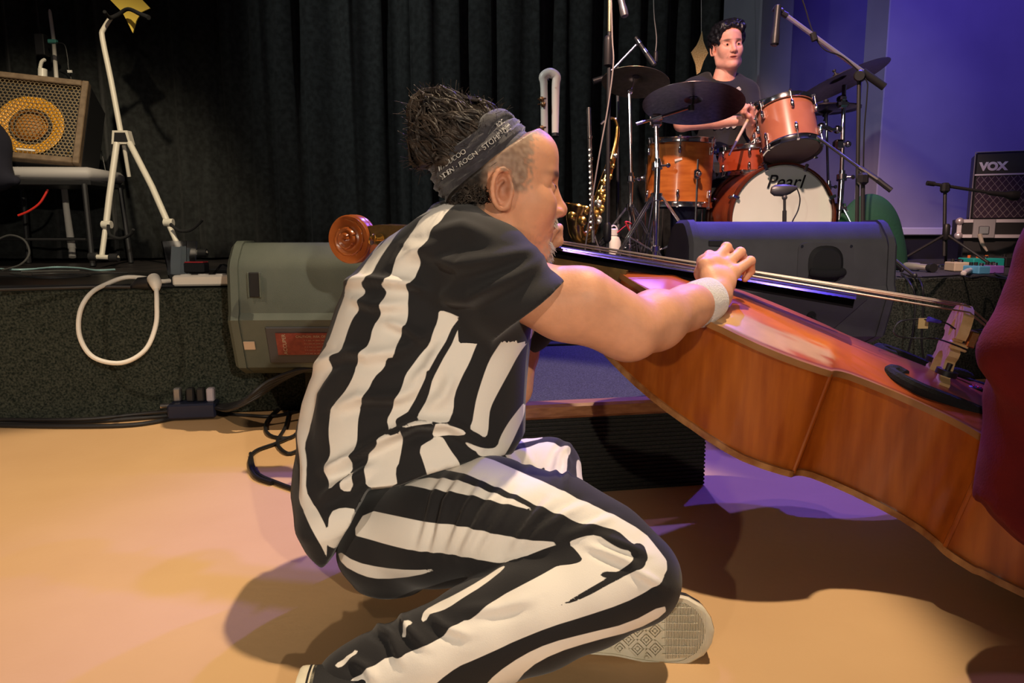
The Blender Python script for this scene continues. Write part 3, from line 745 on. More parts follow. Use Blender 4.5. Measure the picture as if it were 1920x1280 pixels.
mo = np.clip(2.2*gg(.092,.012,-.051,(.016,.020,.0075)), 0, 1)*np.clip(.9+n3*1.5, 0, 1); ch = np.clip(2.0*gg(.078,0,-.098,(.024,.028,.022)), 0, 1)*np.clip(.8+n3*1.5, 0, 1)
bd = np.clip(mo+ch, 0, 1)[:,None]; hc = hc*(1-.75*bd)+np.array([.50,.44,.38])*.75*bd
jaw = (np.clip(1.3*gg(.03,.05,-.085,(.05,.03,.022)), 0, 1)*np.clip(.3+n3, 0, 1))[:,None]; hc = hc*(1-.4*jaw)+np.array([.30,.22,.17])*.4*jaw
HVm = HV.copy(); HVm += vnormals(HV, HF)*(np.clip(n3, 0, 1)*.0022*(bd[:,0]>.4))[:,None]
hv = place(HVm, HP, HR, HS)
RC = V3(at(899,298,1.24)); A_ = np.array([-.62,.02,.78]); A_ /= np.linalg.norm(A_)          # axis of the headscarf; the hair under it is pressed flat
hh_ = (hv-RC)@A_; pr_ = RC+A_*hh_[:,None]; kk = 1-.26*np.clip((hh_+.024)/.012, 0, 1); hv = pr_+(hv-pr_)*kk[:,None]
# right hand: back of the hand to the viewer, fingers arched over the strings
H = Field((.30,1.28,.42), (.56,1.66,.70), .0022)
w0 = V3(wrN)
mcp = [V3(at(*p)) for p in ((1322,497,1.415),(1338,494,1.432),(1357,500,1.436),(1374,512,1.425))]   # index, middle, ring, little
pip = [V3(at(*p)) for p in ((1330,479,1.458),(1362,464,1.470),(1388,473,1.464),(1407,489,1.448))]
dip = [V3(at(*p)) for p in ((1338,492,1.488),(1374,480,1.498),(1398,492,1.490),(1408,508,1.466))]
tip = [V3(at(*p)) for p in ((1340,508,1.496),(1374,498,1.506),(1396,509,1.498),(1397,522,1.470))]
H.path([V3(wrN)*.6+V3(elN)*.4, w0], [.034,.029], .01)
for i in range(4):
    r = (.0098,.0100,.0096,.0088)[i]
    H.cone(w0+(mcp[i]-w0)*.12, mcp[i], .0185, .0125, .016); H.path([mcp[i], pip[i]], [.0118,r], .007); H.path([pip[i], dip[i], tip[i]], [r, r*.93, r*.82], .0025)
    H.ell(pip[i], (r*1.06,)*3, k=.004)
for i in range(3): H.cone(mcp[i], mcp[i+1], .0115, .0115, .008); H.cone(w0*.45+mcp[i]*.55, w0*.45+mcp[i+1]*.55, .0155, .0155, .015)
tb = [w0*.8+mcp[0]*.2+V3((-.008,.012,0)), V3(at(1316,512,1.43)), V3(at(1318,490,1.455)), V3(at(1330,500,1.487))]
H.path(tb, [.015,.0135,.0108,.0088], .008)
qv, qf = H.mesh(); qv = relax(qv, qf, 1)
qc = np.repeat((SKIN*1.03)[None], len(qv), 0)
for p_ in mcp+pip:
    dd = np.linalg.norm(qv-p_, axis=1); e = np.exp(-(dd/.010)**2)[:,None]; qc = qc*(1-.22*e)+np.array([.72,.25,.17])*.22*e
# left hand around the neck of the bass
H2 = Field((-.02,1.45,.52), (.22,1.80,.78), .0024)
nk = lambda x_, s_, z_: bl(x_, s_, z_)
nx = -.86; H2.path([V3(wrF), nk(nx, .075, .055)], [.026,.024], .01)
for i, dx in enumerate((-.045,-.018,.010,.036)):
    k0 = nk(nx+dx, .062, .060); k1 = nk(nx+dx*1.25, .046, .105); k2 = nk(nx+dx*1.3, .018, .108); k3 = nk(nx+dx*1.3, -.003, .090)
    H2.cone(nk(nx, .078, .050), k0, .018, .0125, .012); H2.path([k0, k1, k2, k3], [.0118,.0105,.0092,.0082], .004)
H2.path([nk(nx-.02,.075,.045), nk(nx-.03,.045,.020), nk(nx-.03,.0,.012)], [.015,.012,.010], .006)
H2.path([nk(nx+.03,.07,.05), V3(at(1046,452,1.66)), V3(at(1047,436,1.655))], [.012,.0115,.0095], .006)
lv, lf = H2.mesh()
allv = np.r_[bv, hv, qv, lv]; allf = np.r_[bf, HF+len(bv), qf+len(bv)+len(hv), lf+len(bv)+len(hv)+len(qv)]
allc = np.r_[bc, hc, qc, np.repeat(SKIN[None], len(lv), 0)]
body = mesh_np('body', allv, allf, M_skin, man); set_attr(body, 'col', allc)
for s in (1,-1):
    mb = MB(); mb.sphere(place(np.array([[.0755, s*.033, .0035]]), HP, HR, HS)[0], .0122, 14); e = mb.build('eye', M_eye, man)
    mb = MB(); mb.sphere(place(np.array([[.0855, s*.033, .0035]]), HP, HR, HS)[0], .0052, 10); mb.build('iris', M_iris, e)
# --- trousers
T = Field((-.46,.62,-.01), (.36,1.85,.62), .0046)
def P(*a): return V3(at(*a))
T.gencyl([(P(735,1080,1.25),.065,.08),(P(745,1010,1.28),.095,.12),(P(750,930,1.32),.10,.12),(P(755,850,1.32),.10,.10)], (0,0,1), (1,0,0), k=.03)
thN = [P(735,1005,1.205), P(820,990,1.175), P(920,975,1.145), P(1040,1000,1.12), P(1125,1040,1.10), P(1188,1082,1.075)]
T.path(thN, [.078,.084,.091,.083,.074,.066], .03)
T.path([P(690,1035,1.2), P(760,1040,1.2)], [.048,.05], .02)
shk = [P(1188,1085,1.075), P(1100,1115,1.06), P(1000,1150,1.045), P(900,1190,1.03), P(800,1232,1.01), P(720,1262,1.0), P(672,1275,.995)]
T.path(shk, [.060,.070,.074,.069,.060,.052,.047], .02)
T.path([P(700,1266,.995), P(655,1290,.985)], [.050,.048], .012)
thF = [P(790,930,1.40), P(900,890,1.47), P(1030,876,1.54)]; T.path(thF, [.085,.075,.058], .03)
T.path([P(1033,878,1.54), P(1045,950,1.42), P(1040,1030,1.31)], [.060,.058,.054], .02)
T.plane((0,0,.004), (0,0,-1))
tv, tf = T.mesh(); tv = relax(tv, tf, 2)
def segd(V, pts):
    d = np.full(len(V), 9.)
    for a, b in zip(pts[:-1], pts[1:]):
        ab = b-a; t = np.clip(((V-a)@ab)/(ab@ab), 0, 1); d = np.minimum(d, np.linalg.norm(V-a-t[:,None]*ab, axis=1))
    return d
dT = segd(tv, thN)-.085; dS = segd(tv, shk)-.066; dF = np.minimum(segd(tv, thF)-.07, segd(tv, [P(1032,885,1.54), P(1040,1030,1.31)])-.056)
px, dep = to_px(tv)
Tp = [[(912,856),(966,880),(1034,909),(1100,942),(1147,962),(1208,997),(1231,1025),(1256,1058),(1237,1094),(1212,1109),(1169,1131),(1094,1156),(1090,1130),(1119,1100),(1181,1070),(1208,1067),(1214,1041),(1200,1034),(1181,1016),(1159,994),(1128,987),(1087,981),(1044,962),(1006,947),(975,931),(919,908),(899,899),(868,886),(827,880),(835,868),(880,855)],
      [(745,915),(790,894),(848,898),(884,908),(915,921),(966,938),(1010,958),(962,948),(915,938),(893,930),(837,921),(806,917),(759,908)],
      [(659,1002),(687,955),(743,967),(806,980),(852,983),(940,1003),(981,1011),(1056,1017),(1010,1032),(950,1059),(900,1049),(831,1036),(777,1033),(727,1021),(690,1010)],
      [(632,1030),(665,1053),(715,1064),(771,1069),(824,1066),(780,1080),(715,1086),(681,1080),(640,1058)],
      [(1062,1017),(1094,1005),(1119,1002),(1144,1019),(1169,1031),(1192,1034),(1187,1047),(1190,1058),(1181,1062),(1150,1075),(1100,1060),(1080,1030)]]
Ks = [[(1062,1017),(1094,1005),(1119,1002),(1144,1019),(1169,1031),(1192,1034),(1187,1047),(1190,1058),(1181,1062),(1119,1094),(1050,1136),(1094,1122),(1160,1085),(1208,1067),(1250,1075),(1237,1094),(1212,1109),(1169,1131),(1094,1156),(1031,1175),(962,1203),(940,1214),(884,1239),(859,1249),(821,1277),(800,1300),(650,1300),(650,1278),(696,1252),(731,1227),(748,1238),(765,1221),(809,1208),(865,1163),(884,1161),(940,1117),(972,1100),(1031,1069),(1103,1025),(1085,1022)],
      [(799,1163),(788,1165),(795,1145),(820,1130),(850,1116),(900,1088),(945,1058),(948,1064),(905,1098),(870,1119),(840,1140),(812,1150)],
      [(1246,1132),(1180,1168),(1100,1187),(1030,1205),(980,1228),(930,1262),(905,1290),(960,1290),(990,1252),(1040,1224),(1110,1202),(1190,1182),(1250,1150)],
      [(625,1246),(659,1226),(668,1215),(672,1222),(659,1234),(634,1254)],[(748,1190),(768,1163),(776,1168),(757,1195)]]
Fs_ = [[(940,838),(984,829),(1018,822),(1016,817),(984,822),(945,830)],[(944,856),(956,847),(984,841),(1019,827),(1047,831),(1055,841),(1069,839),(1070,849),(1062,859),(1062,881),(1058,906),(1060,940),(1025,930),(1023,873),(1012,881),(975,869)],
       [(1082,858),(1092,870),(1100,925),(1100,960),(1088,960),(1086,923),(1080,881)]]
def sdist(px, polys):
    d = np.full(len(px), 1e9)
    for p in polys: d = np.minimum(d, poly_sd(px, smoothpoly(p)))
    return d
blk = lambda px, pts, h0, h1: (lambda q: (h0+(h1-h0)*q[2])-q[0])(line_d(px, pts))
sT, sS, sF = sdist(px, Tp), sdist(px, Ks), sdist(px, Fs_)
wS = np.clip(.5+(dT-dS)/.012, 0, 1)                      # where thigh cloth gives way to shin cloth
wS = np.where(px[:,0] > 1090, np.maximum(wS, np.clip((px[:,1]-1075)/10, 0, 1)), wS)
sd_ = sT*(1-wS)+sS*wS; sd_ = np.where(dF > np.minimum(dT, dS), np.maximum(sd_, blk(px, [(1050,1136),(1110,1104),(1160,1078),(1188,1062),(1203,1046),(1196,1032)], 1, 14)), sd_); sd_ = np.where(dF < np.minimum(dT, dS)-.004, sF, sd_)
tn = vnormals(tv, tf)
# creases: fine folds radiating from the hip and bunching behind the knee and at the ankle
def crease(V, px, N, lines):
    for pts, amp, wd, w2 in lines:
        D, s, t = line_d(px, pts); e = np.sin(np.pi*np.clip(t, 0.02, .98))**.6
        prof = np.exp(-(s/wd)**2) - .55*np.exp(-((s-1.5*wd)/(w2*wd))**2)
        V = V + N*(1.5*amp*prof*e*(D < 6*wd))[:,None]
    return V
front = tn[:,1] < .45
L = [([(838,890),(812,930),(800,985),(785,1035)],.0035,7,1),([(866,893),(836,940),(822,1000),(808,1045)],.0045,7,1),([(905,905),(875,950),(855,1000),(838,1040)],.004,7,1),([(945,905),(905,960),(880,1010),(862,1045)],.0045,8,1),
     ([(980,915),(940,965),(915,1010),(895,1045)],.004,8,1),([(1035,935),(1005,965),(980,1000),(955,1040)],.005,9,1),([(1100,945),(1060,962),(1020,990),(975,1035)],.0045,9,1),([(1150,968),(1110,985),(1060,1005)],.004,8,1),
     ([(1120,1002),(1165,1020),(1215,1040)],.004,8,1),([(1100,1022),(1150,1042),(1192,1058)],.005,7,1),([(1180,1062),(1210,1080),(1245,1100)],.004,8,1),
     ([(700,1170),(735,1195),(752,1240)],.007,9,1),([(752,1150),(765,1180),(800,1215)],.006,9,1),([(800,1150),(830,1175),(880,1190)],.005,9,1),([(655,1235),(690,1255),(700,1280)],.007,9,1),
     ([(1070,830),(1050,850),(1040,890)],.005,7,1),([(1055,835),(1065,870),(1060,920)],.004,6,1),([(960,835),(985,850),(1000,880)],.003,7,1),([(860,1145),(930,1140),(1000,1120)],.004,12,1)]
m_ = front.astype(float)
tv = tv + (crease(tv, px, tn, L)-tv)*m_[:,None]
tr = mesh_np('trousers', tv, tf, M_cloth, man); set_attr(tr, 'stripe', np.clip(.5+sd_/60, 0, 1))
# --- shirt: loose, open-hemmed, short wide sleeves
S = Field((-.48,.88,.02), (.30,1.75,.90), .0044)
def sec(xl, xr, y_, d, b): return (P((xl+xr)/2, y_, d), (xr-xl)/2/F*d, b)
S.gencyl([sec(606,650,1062,1.19,.045), sec(585,675,1015,1.20,.085), sec(563,720,950,1.225,.135), sec(558,860,900,1.26,.175), sec(560,960,850,1.27,.175), sec(563,985,805,1.28,.168), sec(575,985,745,1.28,.165), sec(600,992,665,1.28,.165), sec(630,1000,590,1.285,.165),
          sec(660,985,520,1.29,.17), sec(718,965,455,1.29,.16), sec(775,945,415,1.29,.125), sec(815,925,392,1.28,.085)], (0,0,1), (1,0,0), k=.0, p=2.3)
S.cone(P(850,430,1.29), P(900,438,1.25), .052, .052, .03)
S.path([P(850,468,1.19), P(900,498,1.16)], [.066,.062], .03)
S.path([P(905,470,1.38), P(985,535,1.45), P(990,610,1.45)], [.072,.062,.055], .03)
# the near sleeve is made apart, its opening cut straight, then merged into the shoulder
K = Field((-.48,.88,.02), (.30,1.75,.90), .0044)
K.path([P(860,474,1.19), P(912,500,1.15), P(966,556,1.155)], [.068,.071,.060], .02)
K.gencyl([(P(880,500,1.16),.074,.076),(P(938,549,1.15),.076,.076),(P(990,588,1.155),.078,.074),(P(1050,640,1.16),.084,.072)], P(1050,630,1.16)-P(895,500,1.15), (0,0,1), k=.015)
pc = P(1020,562,1.155); ax = P(1020+132,562+160,1.16)-P(1020,562,1.155); K.plane(pc, ax)
S.comb((slice(None),)*3, K.D, .028, 'add')
# hem: higher at the front, a slit at the side, a tail at the back
dirx = [P(*a) for a in ((560,1062,1.28),(612,1062,1.22),(690,915,1.16))]
def cutpoly(Fd, poly, keep_inside=False):
    """trim the cloth where a cutting line, drawn across the side of the garment, passes through it"""
    nx_, ny_, nz_ = Fd.D.shape
    idx = np.argwhere(Fd.D < .03); V = np.stack([Fd.g[i][idx[:,i]] for i in range(3)], 1); q, _ = to_px(V)
    d = -poly_sd(q, poly)/F*1.2; cur = Fd.D[idx[:,0], idx[:,1], idx[:,2]]; Fd.D[idx[:,0], idx[:,1], idx[:,2]] = np.maximum(cur, d)
cutpoly(S, [(609,1064),(660,985),(668,962),(690,918),(746,912),(802,887),(862,868),(900,857),(925,860),(942,853),(1010,856),(1010,1200),(540,1200),(540,1062),(575,1040),(600,1066)])
sv, sf = S.mesh(); sv = relax(sv, sf, 2)
px, dep = to_px(sv); sn = vnormals(sv, sf)
Sp = [[(728,438),(722,452),(708,472),(698,484),(712,455)],
 [(826,385),(785,395),(757,412),(740,430),(725,455),(700,480),(680,510),(662,533),(648,542),(650,553),(641,580),(628,615),(616,645),(597,667),(584,690),(582,707),(575,720),(565,752),(559,795),(557,852),(558,915),(559,936),(573,967),(587,996),(607,1030),(613,1050),(613,990),(599,963),(584,939),(577,922),(581,880),(579,860),(573,835),(576,810),(586,760),(600,725),(617,702),(620,677),(626,667),(645,660),(647,640),(657,612),(672,580),(681,555),(682,546),(680,535),(695,527),(702,507),(722,475),(747,442),(760,422),(790,407),(806,397)],
 [(808,396),(790,410),(780,430),(765,450),(752,470),(740,495),(727,530),(714,535),(720,545),(719,560),(712,590),(700,612),(694,645),(680,662),(665,682),(664,702),(650,727),(632,750),(616,770),(615,795),(617,822),(621,842),(620,857),(609,877),(617,905),(622,922),(645,897),(662,872),(661,852),(670,842),(672,765),(676,760),(690,735),(702,707),(720,690),(725,672),(741,670),(747,640),(757,612),(762,611),(765,585),(764,550),(760,535),(775,530),(787,485),(790,470),(802,460),(812,430),(825,420),(837,397),(862,372),(828,380)],
 [(634,920),(665,874),(660,920)],
 [(684,857),(712,832),(709,822),(730,810),(732,816),(746,812),(756,806),(750,865),(741,880),(746,915),(684,922)],
 [(816,790),(842,796),(870,807),(865,816),(835,816),(810,822),(813,805)],
 [(784,839),(807,825),(830,817),(842,840),(861,867),(862,874),(802,895),(795,870)],
 [(747,804),(767,799),(790,794),(818,791),(795,786),(775,788)],
 [(821,580),(845,592),(862,600),(855,622),(840,642),(821,670),(805,695),(800,695),(800,700),(792,727),(780,755),(770,776),(752,787),(757,790),(755,792),(731,806),(729,800),(725,787),(734,770),(740,750),(750,737),(755,722),(760,702),(772,685),(790,660),(805,645),(812,622),(821,600)],
 [(874,604),(900,632),(890,655),(880,680),(865,707),(851,740),(850,770),(842,785),(837,791),(815,789),(780,784),(787,772),(802,747),(811,710),(817,687),(827,665),(850,632),(862,612)],
 [(947,632),(972,605),(1000,600),(1003,616),(994,637),(972,665),(952,700),(930,740),(920,760),(916,775),(914,812),(907,821),(895,812),(877,804),(884,792),(887,772),(892,745),(905,705),(917,675),(930,655)],
 [(985,750),(982,780),(972,807),(960,832),(942,858),(920,858),(892,852),(892,838),(920,841),(932,836),(937,820),(952,795),(967,775)],
 [(867,824),(892,837),(920,842),(925,856),(900,850),(880,840)],
 [(600,1000),(616,985),(650,1000),(660,990),(640,1025),(620,1030)]]
ss = sdist(px, Sp+[[(614,1004),(617,960),(640,950),(672,955),(664,985),(645,1006)]])
ss = np.maximum(ss, blk(px, [(868,596),(852,618),(842,642),(826,668),(809,700),(797,727),(785,752),(770,778),(750,790)], 5.5, 8))
# the sleeve and the shoulder over it are plain black
arm_d = segd(sv, [P(900,480,1.13), P(1045,585,1.15)])
slv = (px[:,0] > 862) & (arm_d < .125) & (dep < 1.24) & (px[:,1] < 640)
slv |= (px[:,0] > 862) & (px[:,1] < 560)
ss = np.where(slv, 25, ss)
Ls = [([(640,533),(700,527),(765,532),(800,545)],.010,9,1.6),([(630,650),(690,668),(745,660),(830,610)],.006,12,1.4),([(583,690),(625,670),(680,660)],.005,9,1),([(625,765),(675,745),(745,745),(800,720)],.008,12,1.3),
      ([(655,860),(715,825),(780,795),(842,795),(900,835)],.014,11,1.5),([(610,885),(640,872),(680,845)],.010,10,1),([(740,495),(790,470),(850,450)],.006,12,1.3),([(780,470),(860,500),(960,480),(1010,470)],.010,14,1.5),
      ([(800,440),(870,430),(930,450)],.006,14,1.3),([(820,560),(880,560),(960,520),(1030,480)],.012,15,1.4),([(830,640),(800,690),(770,720)],.006,10,1.2),([(720,600),(760,615),(800,640)],.007,10,1.2),
      ([(560,800),(575,880),(570,940)],.005,10,1),([(660,560),(700,575),(760,570)],.007,10,1.2),([(850,700),(830,740),(800,770)],.007,12,1.2),([(600,940),(640,910),(700,870)],.007,10,1.2),([(625,700),(600,740),(590,800)],.004,9,1)]
fr = (sn[:,1] < .35).astype(float)
sv = sv+(crease(sv, px, sn, Ls)-sv)*fr[:,None]
nn = vnoise(sv, (11,11,7), 5.); sv = sv+sn*(nn*.006)[:,None]
shirt = mesh_np('shirt', sv, sf, M_cloth, man); set_attr(shirt, 'stripe', np.clip(.5+ss/60, 0, 1))
# back tail of the shirt hanging to the floor beside the hip

# --- headscarf ring, bundled dreadlocks, wristband, canvas shoes
M_scarf = mat('black_scarf', (.014,.012,.018), .75, noise=(.03,.026,.036), scale=50, sheen=.4, bump=.3, bscale=120)
M_print = mat('white_print', (.55,.53,.50), .7)
E1 = np.array([.78,0,.62]); E1 -= A_*(E1@A_); E1 /= np.linalg.norm(E1); E2 = np.cross(A_, E1)
def ringpt(th, h, off=0):
    a = .086-.35*max(h, 0)+off; b = .086-.30*max(h, 0)+off
    w_ = .0022*math.sin(h*420+3*math.sin(th*2))+.0012*math.sin(h*900+th*5)
    return RC + E1*(a+w_)*math.cos(th) + E2*(b+w_)*math.sin(th) + A_*(h+.006*math.sin(th*2+1))
mb = MB(); nt_, nh_ = 96, 26; vs = []
hs = np.linspace(-.030, .034, nh_)
for k in range(nt_):
    th = 2*math.pi*k/nt_
    for h_ in hs: vs.append(ringpt(th, h_, .0035*math.sin(math.pi*(h_+.030)/.064)))
    for h_ in hs[::-1]: vs.append(ringpt(th, h_, -.006))
n = 2*nh_; mb.add(vs, [(k*n+i, k*n+(i+1)%n, ((k+1)%nt_)*n+(i+1)%n, ((k+1)%nt_)*n+i) for k in range(nt_) for i in range(n)])
scarf = mb.build('headscarf', M_scarf, man, 60)
mb = MB(); mb.tube([ringpt(.25,.03), P(948,222,1.22), P(935,216,1.20), P(915,226,1.175), P(905,250,1.165)], [.012,.016,.018,.016,.010], 12, smooth_n=4, flat=.6); mb.build('scarf_fold', M_scarf, scarf, 60)
def ring_text(body, size, th0, h0, name):
    cu = bpy.data.curves.new(name, 'FONT'); cu.body = body; cu.size = size; cu.extrude = .0003; cu.align_x = 'CENTER'; cu.align_y = 'CENTER'
    t = bpy.data.objects.new('t', cu); COL.objects.link(t); me = bpy.data.meshes.new_from_object(t.evaluated_get(bpy.context.evaluated_depsgraph_get())); bpy.data.objects.remove(t)
    vs = [ringpt(th0 + v.co.x/.088, h0+v.co.y, .0075+v.co.z) for v in me.vertices]; fs = [tuple(p.vertices) for p in me.polygons]; bpy.data.meshes.remove(me)
    mb = MB(); mb.add(vs, fs); mb.build(name, M_print, scarf, 0)
tn0 = math.atan2(float(np.array([0,-1,0])@E2), float(np.array([0,-1,0])@E1))
sgn = 1 if float((ringpt(tn0+.1,0)-ringpt(tn0,0))@E1) > 0 else -1
if sgn < 0:
    _rp = ringpt
    def ringpt(th, h, off=0): return _rp(2*tn0-th, h, off)
ring_text('UDEN · ROCN · STOMP · UC', .0115, tn0, .004, 'print')
ring_text('NYOUCOO', .011, tn0-.45, .017, 'print'); ring_text('ROC', .010, tn0+.75, .018, 'print'); ring_text('UNER', .010, tn0+.72, .007, 'print')
# hair: core mass plus separate locks
Hc = Field((-.36,1.02,.72), (.06,1.42,1.12), .0042)
Hc.ell(P(872,266,1.24), (.070,.075,.052), k=.0); Hc.ell(P(845,243,1.24), (.050,.060,.046), k=.03); Hc.ell(P(812,207,1.24), (.032,.040,.026), k=.03); Hc.ell(P(826,285,1.25), (.036,.055,.038), k=.03)
Hc.ell(P(862,342,1.245), (.044,.086,.036), k=.02); Hc.ell(P(850,312,1.25), (.046,.072,.046), k=.03); Hc.ell(P(895,240,1.24), (.045,.06,.030), k=.02)
cv, cf = Hc.mesh(); cn = vnormals(cv, cf)
cv = cv + cn*(vnoise(cv, (28,28,28), 7.)*.010+vnoise(cv, (70,70,70), 1.)*.004)[:,None]
hair = mesh_np('hair', cv, cf, M_hair, man)
rh = random.Random(11)
mb = MB(); strands = MB()
ctr = P(840,255,1.24)
idx = [i for i in range(len(cv)) if cn[i][1] < .6]
T2 = np.array([-.75,0,.55]); T2 /= np.linalg.norm(T2)
for k in range(460):
    i = rh.choice(idx); p = cv[i].copy(); pts = []; d = T2+np.array([rh.uniform(-.45,.45), rh.uniform(-.5,.5), rh.uniform(-.5,.6)]); d /= np.linalg.norm(d)
    L = rh.randint(5, 9); p = p-cn[i]*.001
    low = p[2] < float(P(860,330,1.25)[2])
    for s_ in range(L):
        pts.append(p.copy()); p = p+d*.0115+np.array([rh.uniform(-1,1), rh.uniform(-1,1), rh.uniform(-1,1)])*.004
        j = int(np.argmin(((cv-p)**2).sum(1))); tgt = cv[j]+cn[j]*.003; p = p*.35+tgt*.65
    r = rh.uniform(.0010, .0028)
    mb.tube(pts, [r*.6]+[r]*(L-2)+[r*.5], 6, smooth_n=2)
mb.build('locks', M_hair, hair, 60)['kind'] = 'stuff'
for k in range(520):
    i = rh.choice(idx); p = cv[i].copy(); n_ = cn[i]; d = n_*rh.uniform(.2,.9)+T2*rh.uniform(0,.9)+np.array([rh.uniform(-.7,.7) for _ in range(3)]); d /= np.linalg.norm(d)
    pts = [p, p+d*rh.uniform(.006,.014), p+d*rh.uniform(.014,.03)+np.array([rh.uniform(-.008,.008), 0, rh.uniform(-.008,.008)])]
    strands.tube(pts, .00045, 3, cap=False, smooth_n=2)
for k in range(420):   # short curls at the nape and behind the ear
    cx_ = rh.uniform(848,918); cy_ = max(rh.uniform(312,376), 262+(975-cx_)*.926); c0_ = P(cx_, min(cy_, 380), 1.165+rh.uniform(0,.02)); a0 = rh.uniform(0,6.28); r_ = rh.uniform(.003,.007)
    strands.tube([c0_+np.array([r_*math.cos(a0+q*.9), -.001*q, r_*math.sin(a0+q*.9)]) for q in range(6)], .0009, 3, cap=False)
strands.build('stray_hair', M_hair, hair, 60)['kind'] = 'stuff'
# beard hairs: moustache and a short goatee
mb = MB(); hw0 = place(HVm, HP, HR, HS); hnw = HVN @ HR.T
sel_m = np.where((np.abs(y) < .030) & (z < -.044) & (z > -.057) & (x > .070) & (rs.rand(len(x)) < .5))[0]
sel_c = np.where((np.abs(y) < .026) & (z < -.080) & (z > -.118) & (x > .052) & (rs.rand(len(x)) < .22))[0]
for sel, ln, dn_ in ((sel_m, .010, .9), (sel_c, .013, .8)):
    for i in sel:
        a = hw0[i]; d = hnw[i]*.55+np.array([0,0,-dn_])+np.array([rh.uniform(-.3,.3) for _ in range(3)]); d /= np.linalg.norm(d); d = d*ln*rh.uniform(.5,1.1)
        mb.tube([a-hnw[i]*.001, a+d*.5+hnw[i]*.001, a+d], [.0006,.0005,.0002], 3, cap=False)
mb.build('beard', mat('grey_beard', (.50,.45,.40), .6), man, 0)['kind'] = 'stuff'
# wristband
mb = MB(); a = V3(P(1300,575,1.345)); b = V3(P(1352,548,1.395)); d = (b-a)/np.linalg.norm(b-a)
prof = [(.028,.0),(.040,.001),(.0425,.006),(.043,.02),(.0415,.035),(.0405,.046),(.039,.054),(.036,.058),(.027,.0585)]
mb.lathe(prof, a, d, 40, cap=False); wb = mb.build('wristband', mat('white_terry', (.80,.74,.70), .95, bump=1., bscale=420, sheen=.5), man, 60)
